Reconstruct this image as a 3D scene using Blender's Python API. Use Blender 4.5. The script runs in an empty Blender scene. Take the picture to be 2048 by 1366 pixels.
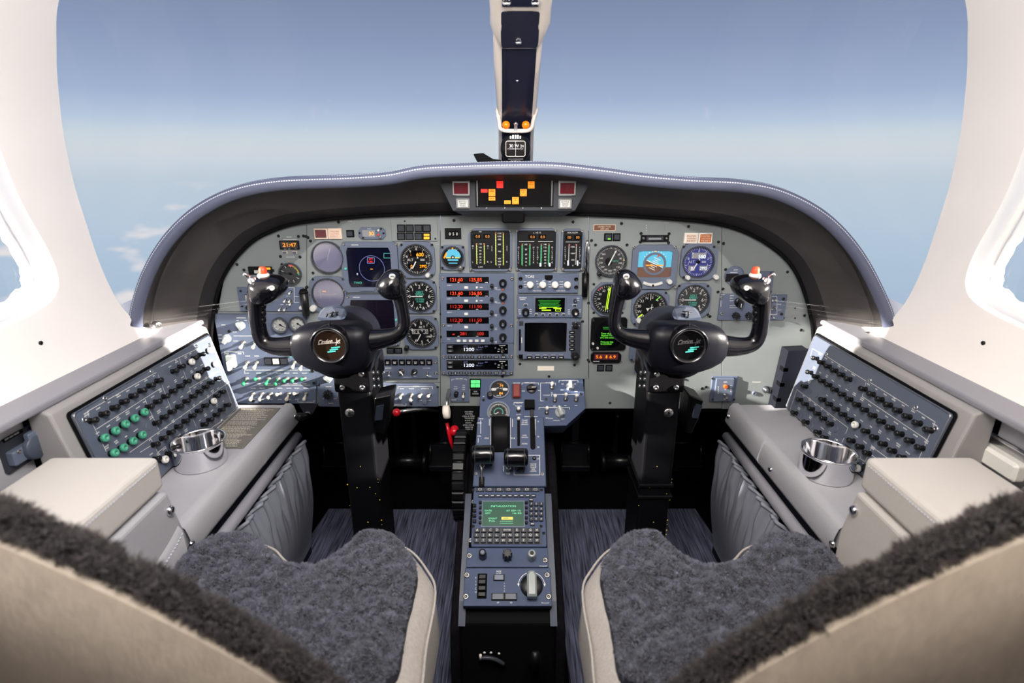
import bpy, math, random
import numpy as np
from mathutils import Matrix, Vector, noise
from mathutils.geometry import delaunay_2d_cdt

random.seed(4)
rng = np.random.default_rng(7)
sc = bpy.context.scene
COL = sc.collection

# ------------------------------------------------------------------ camera
FPX = 1100.0                      # focal length in pixels of the 2048 x 1366 frame
PITCH = math.atan(368 / FPX)      # the camera looks down from the horizon line
SP, CP = math.sin(PITCH), math.cos(PITCH)
FLOOR = -0.87                     # floor below the lens; everything is lifted by this at the end
cam_d = bpy.data.cameras.new('camera')
cam_d.sensor_width = 36.0
cam_d.lens = FPX / 2048 * 36.0
cam_d.clip_start = 0.01
cam_d.dof.use_dof = True
cam_d.dof.focus_distance = 0.97
cam_d.dof.aperture_fstop = 3.5
cam = bpy.data.objects.new('camera', cam_d)
cam.location = (0, 0, 0)
cam.rotation_euler = (math.pi / 2 - PITCH, 0, 0)
COL.objects.link(cam)
sc.camera = cam

sc.view_settings.view_transform = 'Standard'
sc.view_settings.look = 'None'
sc.view_settings.gamma = 1.0
sc.view_settings.use_curve_mapping = False
sc.view_settings.exposure = 0.0


def lin(c):
    """sRGB 0-255 triple to linear RGBA"""
    o = []
    for x in c:
        x = x / 255.0
        o.append(x / 12.92 if x <= 0.04045 else ((x + 0.055) / 1.055) ** 2.4)
    return (o[0], o[1], o[2], 1.0)


# ------------------------------------------------------------------ sky
def make_world():
    w = bpy.data.worlds.new('high_altitude_sky')
    sc.world = w
    w.use_nodes = True
    nt = w.node_tree
    N, L = nt.nodes, nt.links
    N.clear()
    out = N.new('ShaderNodeOutputWorld')
    bg = N.new('ShaderNodeBackground')
    tc = N.new('ShaderNodeTexCoord')
    sep = N.new('ShaderNodeSeparateXYZ')
    L.new(tc.outputs['Generated'], sep.inputs[0])
    # slight waviness of the haze layers
    nz = N.new('ShaderNodeTexNoise')
    nz.inputs['Scale'].default_value = 2.2
    nz.inputs['Detail'].default_value = 3
    L.new(tc.outputs['Generated'], nz.inputs['Vector'])
    m1 = N.new('ShaderNodeMath'); m1.operation = 'MULTIPLY_ADD'
    m1.inputs[1].default_value = 0.014
    L.new(nz.outputs['Fac'], m1.inputs[0])
    L.new(sep.outputs['Z'], m1.inputs[2])
    mr = N.new('ShaderNodeMapRange')
    mr.inputs['From Min'].default_value = -0.5 + 0.007
    mr.inputs['From Max'].default_value = 0.5 + 0.007
    L.new(m1.outputs[0], mr.inputs['Value'])
    ramp = N.new('ShaderNodeValToRGB')
    cr = ramp.color_ramp
    stops = [(-0.5, (140, 165, 195)), (-0.25, (165, 187, 211)), (-0.115, (181, 200, 219)),
             (-0.03, (192, 206, 219)), (-0.004, (204, 214, 224)), (0.012, (208, 216, 222)),
             (0.034, (202, 214, 224)), (0.055, (184, 201, 222)), (0.09, (162, 180, 210)),
             (0.165, (141, 156, 188)), (0.23, (126, 141, 171)), (0.5, (100, 118, 156))]
    while len(cr.elements) < len(stops):
        cr.elements.new(0.5)
    for e, (z, c) in zip(cr.elements, stops):
        e.position = z + 0.5
        e.color = lin(c)
    L.new(mr.outputs[0], ramp.inputs[0])
    # small clouds far below, thinning out to the right
    mp = N.new('ShaderNodeMapping'); mp.inputs['Scale'].default_value = (5.0, 5.0, 17.0)
    L.new(tc.outputs['Generated'], mp.inputs[0])
    cn = N.new('ShaderNodeTexNoise')
    cn.inputs['Scale'].default_value = 2.6
    cn.inputs['Detail'].default_value = 6
    cn.inputs['Roughness'].default_value = 0.5
    L.new(mp.outputs[0], cn.inputs['Vector'])
    cm = N.new('ShaderNodeMapRange')
    cm.inputs['From Min'].default_value = 0.565
    cm.inputs['From Max'].default_value = 0.69
    L.new(cn.outputs['Fac'], cm.inputs['Value'])
    below = N.new('ShaderNodeMapRange')
    below.inputs['From Min'].default_value = -0.03
    below.inputs['From Max'].default_value = -0.07
    L.new(sep.outputs['Z'], below.inputs['Value'])
    side = N.new('ShaderNodeMapRange')
    side.inputs['From Min'].default_value = -0.05
    side.inputs['From Max'].default_value = -0.40
    L.new(sep.outputs['X'], side.inputs['Value'])
    a = N.new('ShaderNodeMath'); a.operation = 'MULTIPLY'
    b = N.new('ShaderNodeMath'); b.operation = 'MULTIPLY'
    L.new(cm.outputs[0], a.inputs[0]); L.new(below.outputs[0], a.inputs[1])
    L.new(a.outputs[0], b.inputs[0]); L.new(side.outputs[0], b.inputs[1])
    mix = N.new('ShaderNodeMix'); mix.data_type = 'RGBA'
    L.new(b.outputs[0], mix.inputs[0])
    L.new(ramp.outputs[0], mix.inputs[6])
    mix.inputs[7].default_value = lin((228, 224, 226))
    L.new(mix.outputs[2], bg.inputs['Color'])
    bg.inputs['Strength'].default_value = 1.0
    L.new(bg.outputs[0], out.inputs[0])


make_world()


def add_light(name, kind, energy, color, loc, direction, size=None, size_y=None, angle=None):
    d = bpy.data.lights.new(name, kind)
    d.energy = energy
    d.color = color
    if kind == 'AREA':
        d.shape = 'RECTANGLE'; d.size = size; d.size_y = size_y
    if kind == 'SUN':
        d.angle = angle
    o = bpy.data.objects.new(name, d)
    o.location = loc
    o.rotation_euler = Vector(direction).to_track_quat('-Z', 'Y').to_euler()
    COL.objects.link(o)
    return o


# low sunlight from behind left through the side window, and a second beam added from behind right
def sunbeam(name, sg, energy, color):
    d = Vector((-sg * 1.0, 0.212, -0.318)).normalized()
    at = Vector((sg * 0.75, 0.725, -0.055))
    o = add_light(name, 'SPOT', energy, color, at - d * 4.0, d)
    o.data.spot_size = math.radians(5.6)
    o.data.spot_blend = 0.12
    o.data.shadow_soft_size = 0.025
    return o


sunbeam('sunbeam_left_window', -1, 6500, (1.0, 0.92, 0.82))
sunbeam('added_beam_right_window', 1, 8500, (1.0, 0.91, 0.80))
# unseen fill lamps added above the seats to brighten walls and panel
add_light('fill_light_left', 'AREA', 11.5, (1.0, 0.955, 0.92), (-0.12, 0.30, 0.335), (-0.62, 0.66, -0.30), 0.34, 0.5)
add_light('fill_light_right', 'AREA', 9.8, (1.0, 0.93, 0.855), (0.12, 0.30, 0.335), (0.62, 0.66, -0.30), 0.34, 0.5)

# ------------------------------------------------------------------ materials
MATS = {}


def mat(name, rgb, rough=0.5, metal=0.0, spec=0.5, bump=0.0, bscale=200.0, var=0.0, vscale=20.0,
        emit=0.0, coat=0.0, sheen=0.0, stretch=None, ecol=None):
    m = bpy.data.materials.new(name)
    m.use_nodes = True
    nt = m.node_tree
    N, L = nt.nodes, nt.links
    p = N['Principled BSDF']
    col = lin(rgb)
    p.inputs['Base Color'].default_value = col
    p.inputs['Roughness'].default_value = rough
    p.inputs['Metallic'].default_value = metal
    p.inputs['Specular IOR Level'].default_value = spec
    p.inputs['Coat Weight'].default_value = coat
    if sheen:
        p.inputs['Sheen Weight'].default_value = sheen
        p.inputs['Sheen Roughness'].default_value = 0.5
    if emit:
        p.inputs['Emission Color'].default_value = lin(ecol or rgb)
        p.inputs['Emission Strength'].default_value = emit
    if bump or var:
        tc = N.new('ShaderNodeTexCoord')
        src = tc.outputs['Object']
        if stretch:
            mp = N.new('ShaderNodeMapping')
            mp.inputs['Scale'].default_value = stretch
            L.new(src, mp.inputs[0]); src = mp.outputs[0]
    if var:
        nz = N.new('ShaderNodeTexNoise')
        nz.inputs['Scale'].default_value = vscale
        nz.inputs['Detail'].default_value = 5
        L.new(src, nz.inputs['Vector'])
        r = N.new('ShaderNodeValToRGB')
        r.color_ramp.elements[0].position = 0.3
        r.color_ramp.elements[1].position = 0.7
        r.color_ramp.elements[0].color = tuple(c * (1 - var) for c in col[:3]) + (1,)
        r.color_ramp.elements[1].color = tuple(min(1, c * (1 + var)) for c in col[:3]) + (1,)
        L.new(nz.outputs['Fac'], r.inputs[0])
        L.new(r.outputs[0], p.inputs['Base Color'])
    if bump:
        nb = N.new('ShaderNodeTexNoise')
        nb.inputs['Scale'].default_value = bscale
        nb.inputs['Detail'].default_value = 3
        L.new(src, nb.inputs['Vector'])
        bp = N.new('ShaderNodeBump')
        bp.inputs['Strength'].default_value = bump
        bp.inputs['Distance'].default_value = 0.001
        L.new(nb.outputs['Fac'], bp.inputs['Height'])
        L.new(bp.outputs[0], p.inputs['Normal'])
    MATS[name] = m
    return m


def glass_mat(name, tint, refl, rough=0.02):
    """thin clear pane: mostly see-through, a fresnel reflection on top"""
    m = bpy.data.materials.new(name)
    m.use_nodes = True
    nt = m.node_tree
    N, L = nt.nodes, nt.links
    N.clear()
    out = N.new('ShaderNodeOutputMaterial')
    tr = N.new('ShaderNodeBsdfTransparent'); tr.inputs[0].default_value = tint
    gl = N.new('ShaderNodeBsdfGlossy'); gl.inputs['Roughness'].default_value = rough
    fr = N.new('ShaderNodeFresnel'); fr.inputs[0].default_value = 1.35
    mu = N.new('ShaderNodeMath'); mu.operation = 'MULTIPLY_ADD'
    mu.inputs[1].default_value = 0.6; mu.inputs[2].default_value = refl
    mu.use_clamp = True
    L.new(fr.outputs[0], mu.inputs[0])
    mx = N.new('ShaderNodeMixShader')
    L.new(mu.outputs[0], mx.inputs[0]); L.new(tr.outputs[0], mx.inputs[1]); L.new(gl.outputs[0], mx.inputs[2])
    L.new(mx.outputs[0], out.inputs[0])
    MATS[name] = m


mat('liner', (248, 243, 239), 0.55, var=0.02, vscale=6, bump=0.02, bscale=60)
mat('reveal', (250, 249, 248), 0.4)
mat('ceiling', (236, 230, 224), 0.7)
mat('panel', (134, 141, 142), 0.42, var=0.04, vscale=9, bump=0.03, bscale=900)
mat('plate', (96, 107, 130), 0.45, spec=0.3, var=0.03, vscale=14, bump=0.03, bscale=900)
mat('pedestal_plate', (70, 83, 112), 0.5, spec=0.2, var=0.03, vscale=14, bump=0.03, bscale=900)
mat('plate_dark', (72, 80, 96), 0.42, var=0.03, vscale=14)
mat('bezel', (100, 110, 130), 0.4, bump=0.03, bscale=900)
mat('bezel_dark', (52, 56, 64), 0.4)
mat('black', (11, 11, 14), 0.38, spec=0.3)
mat('matt_black', (10, 10, 12), 0.75, spec=0.12)
mat('dial', (13, 14, 18), 0.5, spec=0.3)
mat('dial_grey', (52, 54, 56), 0.5)
mat('dial_glare', (150, 150, 186), 0.35)  # pale glare of the cover glass painted into a black dial
mat('dial_blue', (52, 62, 140), 0.3)
mat('screen', (5, 6, 9), 0.12, coat=0.4)
mat('screen_navy', (12, 14, 34), 0.12, coat=0.4)
mat('screen_purple', (18, 14, 28), 0.14, coat=0.4)
mat('white_print', (232, 234, 232), 0.6)
mat('cream_knob', (226, 218, 202), 0.4)
mat('white_knob', (238, 236, 230), 0.4)
mat('black_knob', (20, 20, 23), 0.35, bump=0.05, bscale=1500)
mat('clear_knob', (150, 158, 158), 0.2, coat=0.6)
mat('green_knob', (74, 166, 134), 0.35)
mat('green_toggle', (40, 140, 92), 0.3)
mat('chrome', (232, 232, 236), 0.09, metal=1.0)
mat('steel', (190, 190, 192), 0.28, metal=1.0)
mat('screw', (150, 148, 146), 0.35, metal=0.9)
mat('screw_dark', (26, 26, 28), 0.4, metal=0.3)
mat('yoke', (11, 12, 20), 0.4, spec=0.2, bump=0.10, bscale=500, var=0.05, vscale=30)
mat('yoke_gloss', (9, 9, 14), 0.2, spec=0.4, coat=0.5)
mat('pedal', (16, 16, 20), 0.3, spec=0.6)
mat('column', (9, 9, 13), 0.5, spec=0.14, bump=0.05, bscale=500)
mat('emblem_face', (34, 24, 18), 0.12, coat=0.8)
mat('emblem_face_black', (10, 10, 12), 0.12, coat=0.8)
mat('silver_print', (236, 226, 214), 0.35, metal=0.3)
mat('silver_print_dim', (120, 120, 124), 0.35, metal=0.6)
mat('teal_print', (70, 190, 176), 0.4)
mat('clip_grey', (46, 53, 68), 0.45, spec=0.3)
mat('hood_leather', (68, 65, 64), 0.5, spec=0.35, bump=0.25, bscale=420, var=0.08, vscale=8)
mat('hood_roll', (92, 98, 120), 0.42, bump=0.25, bscale=520, var=0.05, vscale=12)
mat('hood_trim', (44, 42, 44), 0.5, spec=0.3, bump=0.2, bscale=420, var=0.1, vscale=6)
mat('thread', (206, 212, 226), 0.7)
mat('console_leather', (176, 176, 182), 0.48, bump=0.12, bscale=260, var=0.03, vscale=7)
mat('armrest_leather', (198, 194, 189), 0.5, bump=0.2, bscale=240, var=0.03, vscale=6)
mat('pocket_leather', (128, 132, 144), 0.45, bump=0.15, bscale=240, var=0.05, vscale=6)
mat('housing', (160, 158, 158), 0.5, bump=0.05, bscale=300)
mat('rail', (142, 142, 150), 0.42)
mat('breaker_plate', (94, 102, 119), 0.33, bump=0.02, bscale=900, var=0.03, vscale=9)
mat('placard', (112, 106, 98), 0.4)
mat('placard_print', (226, 220, 206), 0.6)
mat('fabric', (176, 170, 164), 0.9, bump=0.6, bscale=420, var=0.09, vscale=260, stretch=(1, 1, 0.5), sheen=0.1)
mat('fabric_back', (172, 160, 146), 0.9, bump=0.5, bscale=300, var=0.06, vscale=160, stretch=(1, 1, 0.35), sheen=0.1)
mat('wool', (104, 107, 122), 0.85, var=0.3, vscale=90, sheen=0.3)
mat('wool_under', (48, 50, 60), 0.95, var=0.4, vscale=40)
mat('wool_dark', (64, 58, 58), 0.85, var=0.4, vscale=60, sheen=0.25)
mat('wool_dark_under', (44, 40, 40), 0.95, var=0.3, vscale=40)
mat('floor_black', (9, 9, 11), 0.9, spec=0.05, bump=0.4, bscale=500)
mat('carpet', (92, 96, 116), 0.95, spec=0.1, var=0.85, vscale=20, stretch=(16, 0.6, 1), bump=0.5, bscale=400)
mat('black_carpet', (22, 20, 25), 0.95, spec=0.1, bump=0.8, bscale=500, var=0.3, vscale=120)
mat('footwell', (26, 28, 38), 0.6, spec=0.2, var=0.08, vscale=5)
mat('firewall', (6, 6, 8), 0.8, spec=0.04)
mat('duct_navy', (20, 22, 32), 0.6, spec=0.25)
mat('post', (30, 32, 48), 0.3, var=0.05, vscale=10)
mat('post_cream', (226, 216, 206), 0.5)
mat('amber_lamp', (250, 130, 10), 0.25, emit=0.12)
mat('red_cap', (226, 74, 40), 0.35)
mat('orange_lamp', (214, 90, 36), 0.3, emit=0.15)
mat('red_handle', (204, 14, 34), 0.3, coat=0.3)
mat('red_guard', (124, 42, 36), 0.35, coat=0.2)
mat('red_lens', (112, 18, 34), 0.15, coat=0.7)
mat('maroon', (96, 44, 52), 0.3, coat=0.3)
mat('caption_cream', (236, 214, 196), 0.35)
mat('caption_brown', (184, 100, 44), 0.3)
mat('brown_label', (112, 72, 54), 0.5)
mat('paper', (240, 232, 220), 0.6)
mat('gasper', (214, 212, 206), 0.3)
mat('gauge_white', (206, 208, 206), 0.4)
mat('yellow', (214, 190, 70), 0.5)
mat('sky_blue', (86, 176, 208), 0.4, emit=0.25)
mat('earth_brown', (104, 78, 68), 0.4, emit=0.12)
mat('e_red', (250, 40, 30), 0.5, emit=1.0)
mat('e_seg_red', (255, 66, 26), 0.5, emit=1.0)
mat('e_seg_dim', (190, 30, 16), 0.5, emit=0.8)
mat('e_amber', (255, 160, 30), 0.5, emit=1.0)
mat('e_amber_dim', (196, 130, 60), 0.5, emit=0.6)
mat('e_orange', (255, 140, 16), 0.5, emit=0.95)
mat('e_green', (110, 230, 60), 0.5, emit=0.8)
mat('e_green_dim', (30, 120, 30), 0.5, emit=0.6)
mat('e_green_cap', (96, 226, 132), 0.5, emit=0.75)
mat('e_teal', (70, 170, 150), 0.5, emit=0.5)
mat('e_white', (214, 224, 240), 0.5, emit=0.7)
mat('e_blue', (120, 130, 190), 0.5, emit=0.45)
mat('e_lime', (190, 250, 40), 0.5, emit=0.9)
mat('e_scale_yellow', (206, 218, 110), 0.5, emit=0.45)
mat('e_scale_green', (110, 220, 150), 0.5, emit=0.45)
mat('e_scale_red', (220, 96, 90), 0.5, emit=0.35)
mat('lcd_green', (40, 70, 56), 0.2, emit=0.35, ecol=(70, 110, 90), coat=0.3)
mat('lcd_text', (120, 220, 170), 0.4, emit=0.5)
mat('lcd_yellow', (196, 190, 90), 0.4, emit=0.5)
mat('lcd_grey', (150, 152, 156), 0.25)
mat('caption_text', (60, 30, 6), 0.6)
glass_mat('pane', (0.985, 0.99, 0.995, 1), 0.0)
glass_mat('gauge_glass', (0.97, 0.97, 0.97, 1), 0.0, 0.03)
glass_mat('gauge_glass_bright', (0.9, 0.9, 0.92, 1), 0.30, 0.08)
# ------------------------------------------------------------------ mesh building
def ray(u, v):
    a, b = (u - 1024) / FPX, (683 - v) / FPX
    return Vector((a, CP + b * SP, -SP + b * CP))


def PY(u, v, y):
    d = ray(u, v); return d * (y / d.y)


def PZ(u, v, z):
    d = ray(u, v); return d * (z / d.z)


def PX(u, v, x):
    d = ray(u, v); return d * (x / d.x)


_text = {}


def text_geo(s, shear=0.0, bold=0.0):
    k = (s, shear, bold)
    if k not in _text:
        c = bpy.data.curves.new('t', 'FONT')
        c.body = s; c.size = 1.0; c.resolution_u = 3; c.shear = shear; c.offset = bold
        o = bpy.data.objects.new('t', c)
        me = bpy.data.meshes.new_from_object(o)
        vs = np.array([v.co[:] for v in me.vertices]) if len(me.vertices) else np.zeros((0, 3))
        fs = [tuple(p.vertices) for p in me.polygons]
        bpy.data.objects.remove(o); bpy.data.curves.remove(c); bpy.data.meshes.remove(me)
        if len(vs):
            vs[:, 0] -= (vs[:, 0].min() + vs[:, 0].max()) / 2
            vs[:, 1] -= 0.345
            vs /= 0.69
        _text[k] = (vs, fs)
    return _text[k]


def inset(pts, d):
    """shrink a closed outline by d (counter-clockwise or clockwise)"""
    n = len(pts); out = []
    A = sum(pts[i][0] * pts[(i + 1) % n][1] - pts[(i + 1) % n][0] * pts[i][1] for i in range(n))
    sg = 1 if A > 0 else -1
    for i in range(n):
        p0, p1, p2 = pts[i - 1], pts[i], pts[(i + 1) % n]
        e1 = Vector((p1[0] - p0[0], p1[1] - p0[1])); e2 = Vector((p2[0] - p1[0], p2[1] - p1[1]))
        if e1.length < 1e-9 or e2.length < 1e-9:
            out.append(p1); continue
        e1.normalize(); e2.normalize()
        n1 = Vector((-e1.y, e1.x)) * sg; n2 = Vector((-e2.y, e2.x)) * sg
        b = n1 + n2
        if b.length < 1e-6:
            b = n1
        b = b / max(0.35, b.dot(n1))
        out.append((p1[0] + b.x * d, p1[1] + b.y * d))
    return out


def circ(r, n=32, cx=0, cy=0, a0=0.0):
    return [(cx + r * math.cos(a0 + 2 * math.pi * i / n), cy + r * math.sin(a0 + 2 * math.pi * i / n)) for i in range(n)]


def rrect(x0, y0, x1, y1, r=0.0, seg=4):
    if x0 > x1: x0, x1 = x1, x0
    if y0 > y1: y0, y1 = y1, y0
    r = min(r, (x1 - x0) / 2.01, (y1 - y0) / 2.01)
    if r <= 0:
        return [(x0, y0), (x1, y0), (x1, y1), (x0, y1)]
    o = []
    for cx, cy, a in ((x1 - r, y0 + r, -90), (x1 - r, y1 - r, 0), (x0 + r, y1 - r, 90), (x0 + r, y0 + r, 180)):
        for k in range(seg + 1):
            t = math.radians(a + 90 * k / seg)
            o.append((cx + r * math.cos(t), cy + r * math.sin(t)))
    return o


def cham(x0, y0, x1, y1, c):
    return [(x0 + c, y0), (x1 - c, y0), (x1, y0 + c), (x1, y1 - c), (x1 - c, y1), (x0 + c, y1), (x0, y1 - c), (x0, y0 + c)]


def catmull(pts, per=6, closed=False):
    P = [Vector(p) for p in pts]
    n = len(P); out = []
    rng_ = range(n) if closed else range(n - 1)
    for i in rng_:
        if closed:
            p0, p1, p2, p3 = P[i - 1], P[i], P[(i + 1) % n], P[(i + 2) % n]
        else:
            p0 = P[i - 1] if i > 0 else P[0] * 2 - P[1]
            p1, p2 = P[i], P[i + 1]
            p3 = P[i + 2] if i + 2 < n else P[-1] * 2 - P[-2]
        for k in range(per):
            t = k / per
            out.append(0.5 * ((2 * p1) + (p2 - p0) * t + (2 * p0 - 5 * p1 + 4 * p2 - p3) * t * t + (3 * p1 - p0 - 3 * p2 + p3) * t ** 3))
    if not closed:
        out.append(P[-1].copy())
    return out


class MB:
    def __init__(s):
        s.v, s.f, s.m, s.sm, s.mats = [], [], [], [], []

    def mi(s, m):
        if m not in s.mats:
            s.mats.append(m)
        return s.mats.index(m)

    def add(s, vs, fs, m, smooth=False, M=None):
        o = len(s.v); i = s.mi(m)
        if M is not None:
            vs = [M @ Vector(v) for v in vs]
        s.v.extend([tuple(v) for v in vs])
        for f in fs:
            s.f.append(tuple(o + k for k in f)); s.m.append(i); s.sm.append(smooth)
        return s

    def prism(s, pts, z0, z1, m, bev=0.0, M=None, back=False, smooth=False):
        n = len(pts)
        rings = [[(p[0], p[1], z0) for p in pts]]
        if bev > 0:
            rings.append([(p[0], p[1], z1 - bev) for p in pts])
            rings.append([(p[0], p[1], z1) for p in inset(pts, bev)])
        else:
            rings.append([(p[0], p[1], z1) for p in pts])
        A = sum(pts[i][0] * pts[(i + 1) % n][1] - pts[(i + 1) % n][0] * pts[i][1] for i in range(n))
        vs = [v for r in rings for v in r]; fs = []
        for k in range(len(rings) - 1):
            for i in range(n):
                j = (i + 1) % n
                q = (k * n + i, k * n + j, (k + 1) * n + j, (k + 1) * n + i)
                fs.append(q if A > 0 else q[::-1])
        top = tuple((len(rings) - 1) * n + i for i in range(n))
        fs.append(top if A > 0 else top[::-1])
        if back:
            b = tuple(range(n)); fs.append(b[::-1] if A > 0 else b)
        return s.add(vs, fs, m, smooth, M)

    def box(s, x0, y0, z0, x1, y1, z1, m, bev=0.0, M=None):
        return s.prism(rrect(x0, y0, x1, y1), min(z0, z1), max(z0, z1), m, bev, M, back=True)

    def frame(s, outer, inner, z0, z1, m, zi=None, M=None):
        """flat ring between two outlines of equal count, with outer skirt to z0 and inner lip to zi"""
        n = len(outer)
        vs = [(p[0], p[1], z0) for p in outer] + [(p[0], p[1], z1) for p in outer] + \
             [(p[0], p[1], z1) for p in inner] + [(p[0], p[1], z0 if zi is None else zi) for p in inner]
        fs = []
        for k in range(3):
            for i in range(n):
                j = (i + 1) % n
                fs.append((k * n + i, k * n + j, (k + 1) * n + j, (k + 1) * n + i))
        return s.add(vs, fs, m, False, M)

    def lathe(s, prof, m, n=24, M=None, smooth=True, cap=True):
        vs, fs = [], []
        for r, z in prof:
            for i in range(n):
                a = 2 * math.pi * i / n
                vs.append((r * math.cos(a), r * math.sin(a), z))
        for k in range(len(prof) - 1):
            for i in range(n):
                j = (i + 1) % n
                fs.append((k * n + i, k * n + j, (k + 1) * n + j, (k + 1) * n + i))
        if cap:
            fs.append(tuple((len(prof) - 1) * n + i for i in range(n)))
        return s.add(vs, fs, m, smooth, M)

    def tube(s, pts, rad, m, n=10, smooth=True, cap=True, up=None, flat=1.0, M=None, closed=False):
        """sweep a round (or flattened) section along points"""
        P = [Vector(p) for p in pts]
        k = len(P)
        R = rad if isinstance(rad, (list, tuple)) else [rad] * k
        vs, fs = [], []
        prev = None
        for i in range(k):
            if closed:
                t = P[(i + 1) % k] - P[i - 1]
            else:
                t = (P[min(i + 1, k - 1)] - P[max(i - 1, 0)])
            t.normalize()
            if prev is None:
                a = Vector(up) if up else (Vector((0, 0, 1)) if abs(t.z) < 0.9 else Vector((1, 0, 0)))
            else:
                a = prev
            x = (a - t * a.dot(t)).normalized()
            prev = x if not up else Vector(up)
            y = t.cross(x)
            for q in range(n):
                an = 2 * math.pi * q / n
                vs.append(P[i] + x * (math.cos(an) * R[i] * flat) + y * (math.sin(an) * R[i]))
        kk = k if closed else k - 1
        for i in range(kk):
            for q in range(n):
                w = (q + 1) % n; ii = (i + 1) % k
                fs.append((i * n + q, i * n + w, ii * n + w, ii * n + q))
        if cap and not closed:
            fs.append(tuple(range(n))[::-1]); fs.append(tuple((k - 1) * n + q for q in range(n)))
        return s.add(vs, fs, m, smooth, M)

    def grid(s, rows, m, smooth=True, flip=False, wrap=False, M=None):
        n = len(rows[0]); vs = [p for r in rows for p in r]; fs = []
        for i in range(len(rows) - 1):
            for j in range(n if wrap else n - 1):
                w = (j + 1) % n
                q = (i * n + j, i * n + w, (i + 1) * n + w, (i + 1) * n + j)
                fs.append(q[::-1] if flip else q)
        return s.add(vs, fs, m, smooth, M)

    def text(s, st, x, y, h, m, z=0.0, rot=0.0, w=None, shear=0.0, bold=0.0, align='c', M=None):
        vs, fs = text_geo(st, shear, bold)
        if not len(vs):
            return s
        wd = (vs[:, 0].max() - vs[:, 0].min()) * h
        sx = h if (w is None or wd <= 0) else h * (w / wd)
        off = 0 if align == 'c' else (wd / 2 if w is None else w / 2) * (1 if align == 'l' else -1)
        c_, s_ = math.cos(rot), math.sin(rot)
        X = vs[:, 0] * sx + off; Y = vs[:, 1] * h
        V = [(x + a * c_ - b * s_, y + a * s_ + b * c_, z) for a, b in zip(X, Y)]
        return s.add(V, fs, m, False, M)

    def rect(s, x0, y0, x1, y1, m, z=0.0, M=None):
        if x0 > x1: x0, x1 = x1, x0
        if y0 > y1: y0, y1 = y1, y0
        return s.add([(x0, y0, z), (x1, y0, z), (x1, y1, z), (x0, y1, z)], [(0, 1, 2, 3)], m, False, M)

    def bar(s, x0, y0, x1, y1, w, m, z=0.0, M=None):
        dx, dy = x1 - x0, y1 - y0
        l = math.hypot(dx, dy) or 1
        nx, ny = -dy / l * w / 2, dx / l * w / 2
        return s.add([(x0 - nx, y0 - ny, z), (x1 - nx, y1 - ny, z), (x1 + nx, y1 + ny, z), (x0 + nx, y0 + ny, z)], [(0, 1, 2, 3)], m, False, M)

    def mesh(s, name, scale=1.0, origin=None):
        me = bpy.data.meshes.new(name)
        V = s.v
        if origin is not None:
            V = [(v[0] - origin[0], v[1] - origin[1], v[2] - origin[2]) for v in V]
        if scale != 1.0:
            V = [(v[0] * scale, v[1] * scale, v[2] * scale) for v in V]
        me.from_pydata(V, [], s.f)
        for m in s.mats:
            me.materials.append(MATS[m])
        me.polygons.foreach_set('material_index', s.m)
        me.polygons.foreach_set('use_smooth', s.sm)
        me.update()
        return me

    def build(s, name, parent=None, scale=None, origin=None, kind=None, label=None):
        if parent is not None and origin is None and parent.get('_world'):
            origin = parent.location
        if scale is None:
            scale = 0.001 if (parent is not None and not parent.get('_world')) else 1.0
        o = bpy.data.objects.new(name, s.mesh(name, scale, origin))
        COL.objects.link(o)
        if parent is not None:
            o.parent = parent
        if kind: o['kind'] = kind
        if label: o['label'] = label
        if parent is not None and parent.get('_world'):
            o['_world'] = 1
            if parent.parent is not None or parent.type == 'MESH':
                pass
        return o


def tag(o, label, cat, group=None, kind=None):
    o['label'] = label; o['category'] = cat
    if group: o['group'] = group
    if kind: o['kind'] = kind
    return o


def thing(name, label, cat, M, group=None):
    """an Empty that carries parts measured in millimetres in its own frame"""
    o = bpy.data.objects.new(name, None)
    o.empty_display_size = 0.02
    COL.objects.link(o)
    o.matrix_world = M
    return tag(o, label, cat, group)


def wthing(name, label, cat, loc, group=None):
    """an Empty whose parts are given in room coordinates"""
    o = bpy.data.objects.new(name, None)
    o.empty_display_size = 0.05
    COL.objects.link(o)
    o.location = loc
    o['_world'] = 1
    return tag(o, label, cat, group)


def sub(mb, name, parent, kind=None, label=None):
    """sub-part of a world part (the part itself has no offset of its own)"""
    root = parent.parent
    o = bpy.data.objects.new(name, mb.mesh(name, 1.0, root.location))
    COL.objects.link(o); o.parent = parent
    if kind: o['kind'] = kind
    if label: o['label'] = label
    return o


def struct(mb, name, label=None):
    o = bpy.data.objects.new(name, mb.mesh(name))
    COL.objects.link(o)
    o['kind'] = 'structure'
    if label: o['label'] = label
    return o


def bevel(o, w, seg=2, ang=40):
    b = o.modifiers.new('bevel', 'BEVEL')
    b.width = w; b.segments = seg; b.limit_method = 'ANGLE'; b.angle_limit = math.radians(ang)
    b.harden_normals = False
    return o


def subsurf(o, n=2):
    m = o.modifiers.new('subdivision', 'SUBSURF'); m.levels = n; m.render_levels = n
    return o


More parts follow.
